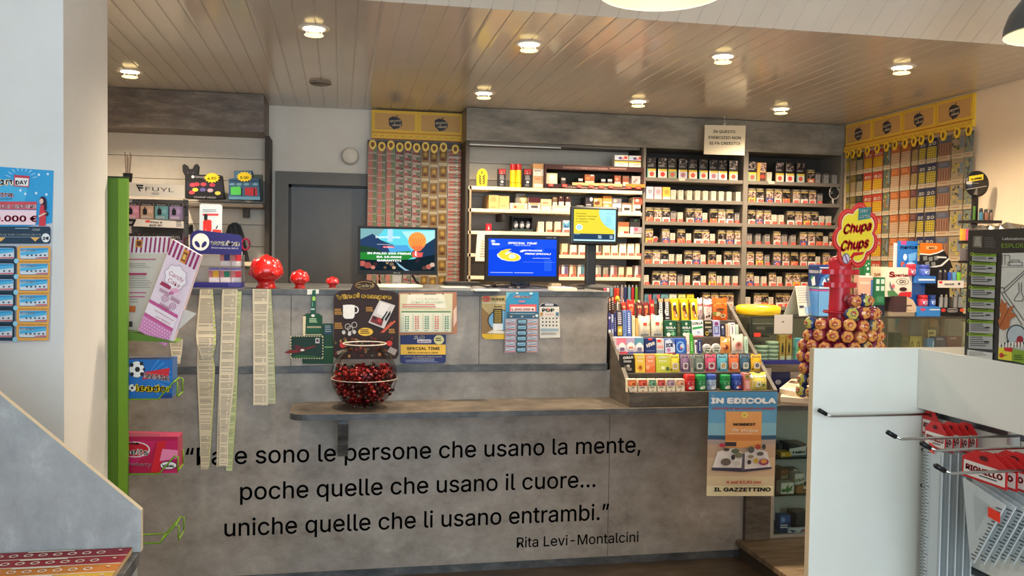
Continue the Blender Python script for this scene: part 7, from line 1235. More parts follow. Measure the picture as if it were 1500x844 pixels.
g = G(); g.prism([(m[0], Y, ZK), (b[0], Y, ZK), (b[0], Y+.14, ZK), (a[0], Y+.09, ZK)][::-1], [(m[0], Y, zt), (b[0], Y, zt), (b[0], Y+.14, zt), (a[0], Y+.09, zt)][::-1], C((52, 86, 150), .35))
c = CV(g, face((m[0], Y, zt), (b[0]-m[0], 0, 0), (0, 0, ZK-zt), (0, -1, 0)), .0003); c.r(0, 0, 1, .43, (34, 60, 120)); c.pts([(0, .43), (.1, .25), (.5, .12), (1, .2), (1, .43)], (70, 120, 180)); c.t('FRESHGUM', .03, .97, .165, .085, WH, .05); c.e(.88, .045, .1, .03, (214, 196, 110)); c.r(.02, .05, .4, .07, (196, 206, 226)); c.pts([(.25, .26), (.62, .2), (.66, .32), (.34, .38)], (60, 70, 90)); c.pts([(.3, .27), (.6, .23), (.6, .27), (.33, .31)], (200, 210, 226)); c.pts([(.1, .38), (.2, .26), (.35, .42), (.22, .43)], (206, 226, 240)); c.pts([(.62, .3), (.8, .24), (.9, .36), (.7, .4)], (50, 120, 90)); c.r(0, .435, 1, .47, (190, 206, 220)); c.r(0, .49, 1, .515, (196, 70, 130)); c.r(0, .52, 1, 1, (110, 164, 214)); c.pts([(.35, .82), (.45, .62), (.75, .6), (.8, .8), (.6, .88)], (30, 34, 44)); c.pts([(.5, .66), (.54, .65), (.62, .85), (.58, .86)], (206, 210, 220)); c.pts([(.72, .72), (.95, .7), (.9, .9), (.7, .9)], (214, 90, 70))
O = Vector((a[0], Y+.09, zt)); c = CV(g, face(O, Vector((m[0], Y, zt))-O, (0, 0, ZK-zt), (-.6, -.8, 0)), .0003); c.r(0, .02, 1, .45, (30, 50, 96)); c.t('FRESHGUM', .05, .95, .165, .075, (206, 200, 200), .03); c.e(.4, .28, .16, .06, (60, 130, 90)); c.pts([(.3, .3), (.6, .22), (.7, .4), (.4, .42)], (196, 200, 206)); c.r(0, .435, 1, .47, (110, 140, 130)); c.r(0, .49, 1, .515, (170, 60, 120)); c.r(0, .52, 1, 1, (84, 134, 190)); g.build('carton_body', fg)
GT = 'packs on the glass case'
dtop('liquorice_carton', 'green carton with white marks behind the red stand', 'carton', 1264, 1276, 381, 462, 4.22, .05, (32, 104, 62), [('e', .55, .16, .16, .025, WH), ('e', .3, .1, .1, .016, (190, 214, 190)), ('e', .65, .07, .08, .012, WH), ('r', .25, .24, .8, .3, (206, 220, 206))], grp=GT)
dtop('sweet_carton', 'cream carton with red script left of the tall white carton', 'carton', 1277, 1301, 391, 462, 4.28, .05, (222, 196, 160), [('t', 'Sperlari', .08, .85, .2, .09, (196, 72, 54), .02, -.03, .02), ('r', .05, .3, .95, .9, (206, 176, 130))], grp=GT)
dtop('sweet_carton', 'salmon box with a blue edge left of the green cards', 'carton', 1256, 1279, 404, 462, 4.16, .04, (216, 164, 140), [('r', .86, .1, 1, 1, (86, 110, 170)), ('r', .1, .15, .8, .22, (226, 190, 170)), ('r', .0, .0, 1, .05, (226, 206, 196))], grp=GT)
dtop('mint_pack', 'small green and white four-square pack behind the lollipops', 'box', 1280.5, 1297, 406.5, 462, 4.14, .04, (36, 104, 66), [('g', .04, .02, .98, .38, 2, 2, .7, (190, 210, 196)), ('rr', .2, .5, .9, .66, .05, (70, 130, 96)), ('r', 0, .72, 1, 1, (34, 40, 52))], grp=GT)
dtop('sweet_carton', 'tall white carton with red gothic lettering', 'carton', 1297.5, 1336.5, 392, 435, 4.13, .05, (232, 214, 194), [('t', 'S', .12, .3, .33, .24, (190, 40, 54), .06), ('t', 'perlari', .31, .92, .31, .13, (190, 40, 54), .03), ('e', .63, .48, .24, .11, (50, 40, 40)), ('e', .63, .48, .22, .095, (232, 214, 194)), ('ring', .58, .48, .08, .06, .03, (50, 40, 40)), ('ring', .70, .48, .06, .05, .02, (50, 40, 40)), ('e', .66, .74, .15, .07, (60, 34, 36)), ('p', [(.45, .95), (.55, .85), (.98, .82), (.98, 1), (.42, 1)], (196, 40, 50)), ('p', [(.14, .46), (.22, .7), (.3, .5), (.24, .84), (.12, .6)], (96, 110, 110)), ('p', [(.04, .8), (.3, .78), (.5, .96), (.1, 1)], (80, 130, 80)), ('e', .26, .64, .07, .06, (200, 100, 110))], grp=GT, z=PY(1317, 435, 4.13)[2])
a, b = PY(1309, 461, 4.1), PY(1341, 434, 4.1); g = G(); g.box(a[0], b[0], 4.1, 4.22, ZK, ZK+.02, C((150, 132, 112))); g.prism([(a[0], 4.1, ZK+.02), (b[0]-.05, 4.1, ZK+.02), (b[0]-.05, 4.1, b[2]-.001), (a[0], 4.1, b[2]-.001)], [(a[0], 4.22, ZK+.02), (b[0]-.05, 4.22, ZK+.02), (b[0]-.05, 4.22, b[2]-.001), (a[0], 4.22, b[2]-.001)], C((70, 48, 50))); fr = [(b[0]-.05, 4.105, ZK+.02), (b[0]+.03, 4.105, ZK+.02), (b[0]-.01, 4.105, b[2]-.02), (b[0]-.05, 4.105, b[2]-.001)]; g.prism(fr, [(p[0], 4.22, p[2]) for p in fr], C((214, 184, 150)))
c = CV(g, fY(4.1)); c.k = 3; c.lines(1313, 1338, 447, 450, 1, (70, 60, 54), .6, .1); g.build('open_carton', label='open beige and brown carton under the tall white carton', cat='carton')
dtop('gum_jar_display', 'tall blue mint display card with white capitals', 'display card', 1313.5, 1344.5, 353.5, 462, 4.25, .012, (42, 112, 186), [('r', .12, .0, .4, .05, (206, 70, 130)), ('t', 'mentos', .08, .96, .11, .06, (20, 34, 70), .06, -.01), ('e', .35, .22, .1, .045, (214, 228, 240)), ('p', [(.5, .18), (.95, .15), (.9, .26), (.55, .28)], (110, 170, 220)), ('e', .66, .35, .26, .07, (150, 196, 230)), ('rr', .42, .30, .9, .42, .05, (180, 206, 226)), ('e', .22, .32, .1, .04, (220, 96, 70)), ('l', .05, .35, .39, .42, 1, WH)], grp=GT)
dtop('white_card', 'white card peeping out left of the blue mint display card', 'card', 1307, 1315, 356, 462, 4.27, .006, (226, 214, 206), [('l', .1, .9, .06, .2, 3, (200, 180, 180), .3)], grp=GT)
mt = thing('mint_jar_rack', 'blue two-tier rack of mint jars left of the lighter rack', 'rack', (PY(1357, 459, 4.1)[0], 4.16, ZK)); BL = C((36, 106, 186), .35)
a, b = PY(1341, 459, 4.1), PY(1377, 459, 4.1); z1a, z1b = PY(1357, 415, 4.1)[2], PY(1357, 404.5, 4.1)[2]
g = G(); g.box(a[0], b[0]-.03, 4.1, 4.22, z1a, z1b, BL); CV(g, face((a[0], 4.1, z1b), (b[0]-.03-a[0], 0, 0), (0, 0, z1a-z1b), (0, -1, 0))).lines(.1, .95, .4, .8, 1, (214, 228, 240), .6, 0); g.build('upper_tray', mt)
g = G(); g.box(a[0]+.008, b[0]-.006, 4.09, 4.22, ZK, PY(1357, 449.5, 4.09)[2], C((40, 126, 200), .35)); c = CV(g, fY(4.09)); c.e(1352, 453.5, 4, 2.2, (206, 70, 110)); c.lines(1362, 1377, 453, 455.5, 1, WH, .6, 0); g.build('lower_tray', mt)
g = G(); g.box(a[0], b[0]-.075, 4.16, 4.22, ZK+.02, z1a, BL); g.box(a[0]-.0, b[0]-.02, 4.2, 4.22, ZK+.03, PY(1350, 388, 4.2)[2], BL); g.build('back_board', mt)
def mjar(px, yb, yt, w, z, col, lid, lab):
    Y = 4.14; x = PY(px, yb, Y)[0]; r = w/2/1292*4.55; H = PY(px, yt, Y)[2]-z; t = thing('gum_jar', lab, 'gum jar', (x, Y, z), 'mint jars in the blue rack')
    g = G(); g.lathe((x, Y, z), [(r*.9, 0), (r, H*.06), (r, H*.6), (r*.92, H*.66)], C(col, .3), 20); c = CV(g, lambda u, v, o: (x+(r+.0004+o)*math.cos(math.radians(-150+120*u)), Y+(r+.0004+o)*math.sin(math.radians(-150+120*u)), z+H*(.58-.5*v)), .0003); c.e(.5, .5, .25, .3, (190, 206, 230)); c.lines(.2, .8, .15, .35, 1, (236, 236, 240), .6); g.build('jar_body', t)
    g = G(); g.lathe((x, Y, z), [(r*.96, H*.67), (r, H*.70), (r, H*.95), (r*.9, H)], C(lid, .3), 20); g.build('lid', t)
mjar(1334, 404.5, 387, 14, z1b+.0004, (206, 60, 80), (214, 40, 60), 'red mint jar on the upper tray of the blue rack'); mjar(1354, 404.5, 388, 15, z1b+.0004, (90, 110, 190), (60, 76, 160), 'blue and pink mint jar on the upper tray of the blue rack')
zl = PY(1357, 449.5, 4.09)[2]+.0004
mjar(1351, 449, 432, 15, zl, (206, 60, 76), (196, 30, 44), 'red mint jar on the lower tray of the blue rack'); mjar(1364, 449, 432, 12, zl, (60, 96, 170), (44, 76, 150), 'blue mint jar on the lower tray of the blue rack')
# lighter rack with the orange header
lr = thing('lighter_rack', 'black two-tier lighter rack with a curved orange and black header card', 'rack', (PY(1392, 459, 4.1)[0], 4.16, ZK))
g = G(); Y = 4.222; pts = [(1347, 392), (1348, 369), (1347.5, 358), (1349, 355.5), (1379, 356.5), (1382, 366), (1390, 377), (1396, 393)]
sheet(g, pts, Y, .004, (34, 32, 34)); c = CV(g, fY(Y)); c.pts([(1347.6, 371), (1347.6, 358), (1349, 355.7), (1379, 356.7), (1381.5, 365.5), (1374, 369.5), (1362, 372.5)], (236, 112, 30)); c.pts([(1347.5, 371), (1362, 372.3), (1374, 369.3), (1381.6, 365.6), (1382.3, 367.5), (1374, 371.3), (1362, 374), (1347.5, 373)], (238, 230, 220)); c.rr(1356.5, 360.5, 1373, 365.5, 2.2, (244, 170, 110)); c.t('BIC', 1361, 1369.5, 364.6, 3.2, (40, 26, 20), .04)
for x, y in ((1353, 376), (1361, 377), (1369, 375.5), (1356, 384), (1365, 384.5)): c.pts([(x, y+6), (x-1, y), (x+5, y-1), (x+5.5, y+5)], (130, 130, 124))
c.pts([(1372, 378), (1373, 375.5), (1386, 376), (1387, 378.5)], (226, 218, 206)); c.pts([(1363, 391), (1378, 388), (1390, 377.5), (1391.5, 379.5), (1380, 390), (1364, 393)], (238, 230, 222)); g.build('header_card', lr)
a, b = PY(1373.5, 420, 4.1), PY(1411, 420, 4.1); zu, zu2 = PY(1393, 420.5, 4.1)[2], PY(1393, 411, 4.1)[2]; zb2 = PY(1393, 450.5, 4.1)[2]
g = G(); g.box(a[0], b[0], 4.1, 4.22, zu-.004, zu, C((40, 38, 40))); g.box(a[0], b[0], 4.097, 4.1, zu-.004, zu2, C((222, 212, 202))); c = CV(g, fY(4.097)); c.r(1375.5, 411.8, 1380.5, 415.3, (206, 40, 44)); c.t('MAMI', 1384, 1398, 418, 4.2, (110, 104, 104), .02); c.e(1405, 416, 1.8, 1.8, (60, 54, 56)); g.build('upper_tray', lr)
g = G(); g.box(a[0], b[0], 4.1, 4.22, ZK, ZK+.02, C((40, 38, 40))); g.box(a[0], b[0], 4.096, 4.1, ZK, zb2, C((26, 24, 26))); c = CV(g, fY(4.096)); c.e(1382, 454.5, 3.4, 2.6, (214, 60, 56)); c.e(1409, 454.5, 3, 2.6, (222, 84, 50)); c.rr(1388, 451.8, 1402.5, 457.4, 2.4, (196, 186, 180)); c.rr(1388.8, 452.5, 1401.7, 456.7, 2, (36, 30, 30)); c.t('BIC', 1391, 1400, 456.2, 3, (222, 210, 200), .04); g.build('lower_tray', lr)
g = G(); g.box(a[0], b[0], 4.205, 4.22, ZK+.0, PY(1393, 392, 4.2)[2], C((34, 32, 34))); g.build('back_board', lr)
for row_, (z, yb, yt, xs_, cl) in enumerate(((zu+.0004, 411, 396, (1377.5, 1384.5, 1391.8, 1398.7, 1405.5), ((52, 44, 48), (40, 36, 50), (40, 84, 180), (96, 160, 200), (130, 196, 60))), (ZK+.0204, 450, 432, (1379, 1386, 1392.2, 1399.3, 1406.5), ((190, 184, 176), (176, 170, 162), (50, 48, 50), (180, 174, 166), (190, 184, 176))))):
    for k, x in enumerate(xs_):
        Y = 4.125; p = PY(x, yb, Y); zt = PY(x, yt+3, Y)[2]; t = thing('pocket_lighter', '%s lighter, %s from left in the %s tier of the black rack' % ((('black', 'dark violet', 'blue', 'light blue', 'green'), ('clear', 'clear grey', 'black', 'clear grey', 'clear'))[row_][k], ORD[k], ('upper', 'lower')[row_]), 'lighter', (p[0], Y, z), 'lighters in the black rack')
        g = G(); g.bbox(p[0]-.0095, p[0]+.0095, Y, Y+.013, z, zt, C(cl[k], .25), .004); g.build('lighter_body', t); g = G(); g.bbox(p[0]-.006, p[0]+.006, Y+.001, Y+.012, zt, zt+.012, CHROME, .002); g.build('metal_hood', t)
# round-headed lighter tower near the right wall
tw = thing('lighter_tower', 'slim black lighter tower with a round black sign near the right wall', 'display stand', (3.27, 4.07, ZK)); Y = 4.07
c0 = PY(1431, 269.5, Y); xc = c0[0]; R = .064
g = G(); g.lathe((xc, Y, c0[2]), [(.0001, -.004), (R*1.06, -.004), (R*1.06, .004), (.0001, .004)], C((30, 28, 30), .3), 36, 'y', capb=False, capt=False); c = CV(g, fY(Y-.004)); c.pts([(1419.5, 258.5), (1440.5, 255), (1440.5, 263), (1419.5, 267)], (240, 206, 50)); c.t('CLIPPER', 1422.5, 1438, 264.6, 4, (50, 44, 30), .05, -2.4); c.rr(1415.5, 265.5, 1424, 270, 1.6, (196, 186, 176)); c.lines(1424, 1436, 268, 270, 1, (150, 140, 130), .4); c.pts([(1416, 277), (1446, 272), (1446, 273), (1416, 278)], (180, 170, 160)); c.pts([(1426, 285), (1430, 276), (1432, 276), (1432, 286)], (120, 112, 104)); g.build('round_sign', tw)
g = G(); g.box(xc-.012, xc+.012, Y, Y+.02, ZK+.01, c0[2]-R*.9, C((34, 30, 30), .4)); a = PY(1428, 300, Y); g.box(xc-.018, xc-.006, Y-.004, Y, PY(1425, 322, Y)[2], PY(1425, 302, Y)[2], C((96, 140, 60))); g.build('pole', tw)
for k, yy in enumerate((327, 357, 386)):
    z = PY(1431, yy, Y)[2]; g = G(); a, b = PY(1415, yy, Y), PY(1455.5, yy, Y); g.prism([(a[0], Y-.03, z), (b[0], Y-.06, z), (b[0], Y+.06, z), (a[0], Y+.06, z)], [(a[0], Y-.03, z+.014), (b[0], Y-.06, z+.014), (b[0], Y+.06, z+.014), (a[0], Y+.06, z+.014)], C((36, 32, 32), .4)); g.build('tray', tw)
    if k == 0:
        for j, (px, cc) in enumerate(((1436.5, (70, 120, 136)), (1443.5, (150, 96, 70)), (1451, (130, 104, 84)))):
            p = PY(px, 325, Y-.03); zt = PY(px, 305+j*1.2, Y-.03)[2]; tt = thing('pocket_lighter', '%s lighter on the top tray of the slim tower' % ('teal', 'copper', 'brown')[j], 'lighter', (p[0], Y-.03, z+.0145), 'lighters on the slim tower'); g = G(); g.lathe((p[0], Y-.03, z+.0145), [(.010, 0), (.011, .003), (.011, .04)], C(cc, .3), 14); g.build('lighter_body', tt); g = G(); g.lathe((p[0], Y-.03, z+.0145), [(.009, .041), (.009, max(.05, zt-z-.018)), (.006, max(.053, zt-z-.0145))], C((40, 38, 40), .3), 14); g.build('metal_hood', tt)
    else:
        for j, (px, cc) in enumerate(((1412, (226, 150, 50)), (1417.5, (206, 70, 120))) if k == 1 else ((1412, (96, 90, 92)), (1417.5, (70, 62, 64)))):
            p = PY(px, yy-2, Y-.02); g = G(); g.bbox(p[0]-.011, p[0]+.011, Y-.02, Y, z+.0145, z+.075, C(cc, .3), .003); g.build('lighter_pack', label='%s pack on the %s tray of the slim tower' % ((('orange', 'pink'), ('grey', 'dark'))[k-1][j], ('middle', 'lowest')[k-1]), cat='pack', group='packs on the slim tower')
g = G(); g.box(xc-.06, xc+.06, Y-.05, Y+.07, ZK, ZK+.012, C((36, 32, 32))); g.build('foot', tw)

# ================================================================== lollipop stand
LX, LY = 1.408, 2.30
ls = thing('lollipop_stand', 'red tiered lollipop stand with a flower-shaped sign', 'display stand', (LX, LY, 0)); RP = C((206, 24, 44), .3)
def zl_(y): return PY(1245, y, LY)[2]
g = G(); g.lathe((LX, LY, 0), [(.13, 0), (.13, .02), (.05, .04), (.045, zl_(470))], RP, 28); g.lathe((LX, LY, 0), [(.031, zl_(470)), (.029, zl_(425)), (.031, zl_(400)), (.034, zl_(384)), (.03, zl_(378)), (.008, zl_(374))], RP, 24); g.build('column', ls)
for y, r in ((398, .052), (417, .046)):
    g = G(); n = 40; z = zl_(y); pr = []
    vs = []
    for zz in (z-.008, z+.006):
        for k in range(n): a = 2*math.pi*k/n; q = r*(1.0 if (k//2) % 2 else .9); vs.append((LX+q*math.cos(a), LY+q*math.sin(a), zz))
    g.add(vs, [(k, (k+1) % n, n+(k+1) % n, n+k) for k in range(n)]+[tuple(range(n, 2*n)), tuple(reversed(range(n)))], RP); g.build('toothed_disc', ls)
# flower sign
def petal(s, n=60):
    out = []
    for i in range(n):
        a = 2*math.pi*i/n; k = abs(math.sin(3.5*a+.4)); r = .78+.22*k**.7
        out.append((1254+s*34*r*math.cos(a)*(1)+s*8*r*-math.sin(a)*.55, 345.5+s*49*r*math.sin(a)))
    return out
g = G(); YS_ = LY-.045; sheet(g, petal(1.0), YS_, .005, (206, 44, 40)); c = CV(g, fY(YS_)); c.pts(petal(.93), (224, 96, 84)); c.pts(petal(.90), (196, 34, 36)); c.pts(petal(.83), (232, 218, 170)); c.pts(petal(.79), (236, 206, 50)); CRS = (196, 26, 32)
c.t('Chupa', 1235, 1275, 343, 19, CRS, .07, -6, .22); c.t('Chups', 1231, 1271, 368, 20, CRS, .07, -6, .22); c.pts([(1245, 377), (1250, 370), (1266, 369), (1264, 373), (1252, 375), (1248, 380)], CRS)
c.pts([(1258, 305), (1276, 303), (1275, 320), (1257, 323)], (60, 120, 116)); c.t('STICK', 1259, 1274, 311.5, 5, (236, 240, 226), .03, -1.2, .06); c.t('CARTA', 1259, 1274, 319.5, 5, (236, 240, 226), .03, -1.4, .06); c.e(1239.5, 379, 5.6, 8, (110, 100, 110)); c.e(1239.5, 379, 4.4, 6.6, (214, 190, 210)); c.pts([(1237, 373), (1238.5, 373), (1242.5, 384), (1241, 385)], (90, 70, 110)); g.build('flower_sign', ls)
a = PY(1244, 392, YS_); g = G(); g.box(a[0]-.012, a[0]+.012, YS_+.005, YS_+.012, zl_(386), a[2]+.03, RP); g.prism([(a[0]-.012, YS_+.005, zl_(384)), (a[0]+.012, YS_+.005, zl_(384)), (a[0]+.012, YS_+.005, zl_(380)), (a[0]-.012, YS_+.005, zl_(380))], [(a[0]-.012, LY, zl_(384)), (a[0]+.012, LY, zl_(384)), (a[0]+.012, LY, zl_(380)), (a[0]-.012, LY, zl_(380))], RP); g.build('sign_holder', ls)
# one lollipop of each wrapper: wrapped ball with flower print, twisted wrapper skirt, stick
def lolly(c1, c2):
    g = G(); r = .0185; m1 = C(c1, .22, 0, .7); m2 = C(c2, .22, 0, .7); n = 14; vs = []; fs = []
    for j in range(9):
        t = math.pi*j/8
        for k in range(n):
            a = 2*math.pi*k/n; rr = r*(1+.05*(k % 2)*math.sin(t)); vs.append((rr*math.sin(t)*math.cos(a), -r*math.cos(t), rr*math.sin(t)*math.sin(a)))
    for j in range(8):
        for k in range(n): fs.append((j*n+k, j*n+(k+1) % n, (j+1)*n+(k+1) % n, (j+1)*n+k))
    g.add(vs, fs, m1, True)
    fl = [];                                   # flower-shaped print on the front cap
    N = 24
    rings = []
    for q in (.0, .6, 1.0):
        row_ = []
        for k in range(N):
            a = 2*math.pi*k/N; t = q*(.86+.22*abs(math.sin(3*a))); row_.append((r*1.03*math.sin(t)*math.cos(a), -r*1.03*math.cos(t), r*1.03*math.sin(t)*math.sin(a)))
        rings.append(row_)
    vv = sum(rings, []); g.add(vv, [(j*N+k, j*N+(k+1) % N, (j+1)*N+(k+1) % N, (j+1)*N+k) for j in range(2) for k in range(N)], m2, True)
    g.ell((0, -r*.98, .002), (r*.42, r*.12, r*.22), C((190, 60, 40), .3), 10, 6); g.ell((0, -r*1.02, -.001), (r*.30, r*.10, r*.10), C((236, 200, 110), .3), 8, 5)
    vs = []
    for j, (rr, y) in enumerate(((r*.62, r*.8), (r*.22, r*1.05), (r*.7, r*1.5))):
        for k in range(12): a = 2*math.pi*k/12; q = rr*(1+.25*(k % 2) if j == 2 else 1); vs.append((q*math.cos(a), y, q*math.sin(a)))
    g.add(vs, [(j*12+k, j*12+(k+1) % 12, (j+1)*12+(k+1) % 12, (j+1)*12+k) for j in range(2) for k in range(12)], m1)
    g.tube([(0, r*.6, 0), (0, .07, 0)], .0018, C((236, 230, 220)), 6)
    return g.mesh('lollipop')
LM = [(lolly((140, 44, 76), (238, 160, 74)), 'purple and orange wrapped'), (lolly((160, 50, 62), (232, 150, 76)), 'red and orange wrapped'), (lolly((186, 100, 70), (240, 170, 86)), 'orange wrapped'), (lolly((70, 74, 84), (214, 170, 84)), 'dark and gold wrapped'), (lolly((46, 70, 120), (206, 190, 80)), 'blue and yellow wrapped')]
rows_ = [(440, .056, (-45, 50)), (457, .075, (-120, 60)), (473, .083, None), (489, .086, None), (505, .089, None), (521, .092, None), (537, .096, None), (553, .100, None), (569, .104, None)]
TNM = ['uppermost', 'second', 'third', 'fourth', 'fifth', 'sixth', 'seventh', 'eighth', 'lowest']
rn = random.Random(5)
for ri, (y, r, lim) in enumerate(rows_):
    z = zl_(y); n = int(2*math.pi*(r+.017)/.0355); items_ = []
    for k in range(n):
        a = 2*math.pi*(k+.5*(ri % 2))/n; d = math.degrees((a-math.radians(270)+math.pi) % (2*math.pi)-math.pi)
        if d < -98 or d > 98: continue
        if lim and not (lim[0] < d-0 < lim[1] or (ri == 0 and d > -5)) : continue
        if ri == 0 and d < -2: continue
        if ri == 1 and d < -32: continue
        if ri >= 5 and d > 5: continue
        items_.append((d, a))
    items_.sort()
    for q, (d, a) in enumerate(items_):
        me, nm = LM[rn.choice([0, 0, 0, 1, 1, 1, 2, 2, 3, 4] if rn.random() > .05 else [4])]
        x = LX+(r+.017)*math.cos(a); yy = LY+(r+.017)*math.sin(a)
        inst('lollipop', me, (x, yy, z+rn.uniform(-.003, .003)), rot=(rn.uniform(-.15, .15), rn.uniform(-.5, .5), a+math.pi/2+rn.uniform(-.12, .12)), label='%s lollipop, %s from left in the %s tier of the red stand' % (nm, ORD[q], TNM[ri]), cat='lollipop', group='lollipops on the red stand')
    g = G(); g.lathe((LX, LY, z), [(r-.035, -.004), (r-.035, .004), (r-.030, .004)], RP, 24); g.lathe((LX, LY, z), [(.02, -.003), (r-.03, -.003), (r-.03, .003), (.02, .003)], RP, 28, capb=False, capt=False); g.build('tier_ring', ls)

# ================================================================== white shop gondola with hooks, rulers and set squares
ZG, XG, YE = 1.243, 1.412, 1.95; GW = mottled('white_laminate', [(222, 218, 206), (228, 224, 212), (234, 230, 219)], 1.5, .35)
gd = thing('white_gondola', 'white shop shelving unit with a hook panel at the right front', 'shelving', (1.7, 1.2, 0))
g = G(); g.bbox(PY(1193, 508, YE)[0], 1.95, YE, YE+.019, 0, ZG, GW, .0012); a0 = PY(1193, 508, YE)[0]; g.build('end_panel', gd)
g = G(); g.box(a0-.0012, a0, YE, YE+.019, 0, ZG, C((222, 196, 160))); g.build('edge_band', gd)
XP = 1.44
g = G(); g.bbox(XG, 1.95, .35, YE-.0005, 1.094, ZG-.0005, GW, .002); g.build('top_box', gd)
g = G(); zr = [(.0, .405), (.42, .735), (.75, 1.074)]
for z0, z1 in zr: g.box(XP, XP+.018, .35, YE-.0005, z0, z1, GW)
g.box(XP+.02, 1.95, .35, YE-.0005, 0, 1.09, GW); g.build('hook_panel', gd)
g = G()
for z in (1.076, .737, .407): g.box(XP+.002, XP+.019, .35, YE-.001, z, z+.013, C((96, 98, 100), .35, .6)); g.box(XP-.001, XP+.002, .35, YE-.001, z+.012, z+.017, C((70, 72, 74), .35, .6))
g.build('slot_rail', gd)
g = G()
for z in (.99, .90): g = G(); g.lathe((XP-.012, YE-.004, z), [(.004, 0), (.004, -.006)], C((110, 110, 108), .4, .5), 10, 'y'); g.build('screw_cap', gd)
HK = [(1.925, 1.082, 'farthest'), (1.655, 1.082, 'second farthest'), (1.545, 1.082, 'third'), (1.50, 1.047, 'nearest')]
for y, z, nm in HK:
    t = thing('display_hook', 'chrome display hook with a black tip, the %s one on the white gondola' % nm, 'hook', (XP, y, z), 'display hooks on the gondola'); xt = 1.135
    g = G(); g.tube([(XP+.012, y, z), (xt+.03, y, z), (xt+.014, y, z+.006)], .0031, CHROME, 8); g.build('rod', t); g = G(); g.tube([(xt+.016, y, z+.005), (xt-.004, y, z+.016)], .0052, BLACK, 10); g.build('black_tip', t)
    g = G(); g.box(XP-.004, XP+.012, y-.018, y+.018, z-.022, z+.018, CHROME); g.build('mounting_plate', t)
REDC = (206, 44, 44); PLC = C((214, 216, 216), .2); 
def hang(name, lab, X, y0, y1, zc_, hlen, kind, tilt=0.0, grp='rulers on the gondola hooks'):
    """a carded ruler or set square hanging with its face to the aisle; y0 > y1"""
    t = thing(name, lab, 'ruler' if kind == 'r' else 'set square', (X, (y0+y1)/2, zc_-hlen), grp); w = y0-y1
    def pt(u, v, d=0): return (X-d, y0-w*u+tilt*v*.3, zc_-v)
    g = G(); hd = .062; out = [(.0, .02), (.3, .0), (.7, .0), (1, .02), (1, hd), (0, hd)]
    P = [pt(u, v) for u, v in out]; g.prism(P, [(p[0]+.001, p[1], p[2]) for p in P], C(REDC, .4)); c = CV(g, lambda u, v, o: pt(u, v*hd, o), .0003); c.r(.04, .42, .96, .92, (230, 222, 214)); c.t('RIGHELLO', .1, .9, .72, .24, (170, 30, 34), .05); c.lines(.4, .9, .78, .86, 1, (90, 84, 84), .5); c.e(.5, .2, .1, .08, (90, 30, 30)); g.build('header_card', t)
    g = G()
    if kind == 'r':
        a, b = .12, .88
        P = [pt(a, hd+.004), pt(b, hd+.004), pt(b, hlen), pt(a, hlen)]; g.prism(P, [(p[0]+.0025, p[1], p[2]) for p in P], PLC)
        c = CV(g, lambda u, v, o: pt(u, v, o), .0003); n = int((hlen-hd)/.008)
        c.r(b-.10, hd+.01, b-.06, hlen-.004, (176, 180, 182)); c.r(a+.18, hd+.01, a+.2, hlen-.004, (190, 194, 194))
        for i in range(n): c.k = 3; v = hd+.012+i*.008; L = .17 if i % 5 == 0 else .10; c.r(a+.02, v, a+.02+L, v+.0018, (50, 52, 56))
        c.k = 4; c.r(a+.35, hd+.035, a+.42, hd+.042, (90, 92, 96))
    else:
        H = hlen; P = [pt(.02, hd+.004), pt(.98, hd+.03), pt(.34, H), pt(.26, H)]; g.prism(P, [(p[0]+.0025, p[1], p[2]) for p in P], PLC)
        c = CV(g, lambda u, v, o: pt(u, v, o), .0003); c.pts([(.28, hd+.03), (.66, hd+.042), (.36, hd+.11)], (190, 194, 196)); n = 17
        for i in range(n): c.k = 3; f = (i+1)/(n+1); u, v = .97+(.35-.97)*f, hd+.032+(H-hd-.034)*f; L = .09 if i % 5 else .14; c.pts([(u-L, v-.001), (u-.015, v-.001), (u-.015, v+.0012), (u-L, v+.0012)], (50, 52, 56))
    g.build('ruler_body' if kind == 'r' else 'square_body', t)
    g = G(); v0, v1, u0, u1 = (hd-.004, hlen+.012, .06, .94) if kind == 'r' else (hd-.004, hlen+.015, -.02, 1.02)
    P = [pt(u0, v0, .003), pt(u1, v0, .003), pt(u1 if kind == 'r' else .45, v1, .003), pt(u0 if kind == 'r' else .18, v1, .003)]; g.add(P, [(0, 1, 2, 3)], glass('sleeve_film', (246, 248, 248), .12)); g.build('clear_sleeve', t)
    if 'first from' in lab or 'front of' in lab or 'alone' in lab:
        g = G(); u, v = (.66, .105) if kind == 's' else (.3, .05); P = [pt(u, v, .0045), pt(u+.26, v+.004, .0045), pt(u+.26, v+.024, .0045), pt(u, v+.02, .0045)]; g.prism(P, [(p[0]+.0005, p[1], p[2]) for p in P], C((240, 62, 40), .5)); g.build('price_sticker', t)
hang('ruler', 'long clear ruler hanging alone on the farthest hook', 1.425, 1.945, 1.885, 1.094, .52, 'r')
for k in range(5): hang('ruler', 'long clear ruler on the second hook, %s' % ('at the front of the others', 'second from front', 'third from front', 'fourth from front', 'at the back')[k], 1.352+k*.017, 1.835-k*.004, 1.762-k*.004, 1.088-.003*(k % 2), .52, 'r', 0, 'rulers on the second hook')
for k in range(7): hang('set_square', 'clear set square on the hooks nearest the camera, %s from the front' % ORD[k], 1.290+k*.021, 1.628-.003*k, 1.500-.003*k, 1.070-.003*(k % 3), .235, 's', 0, 'set squares on the hooks')
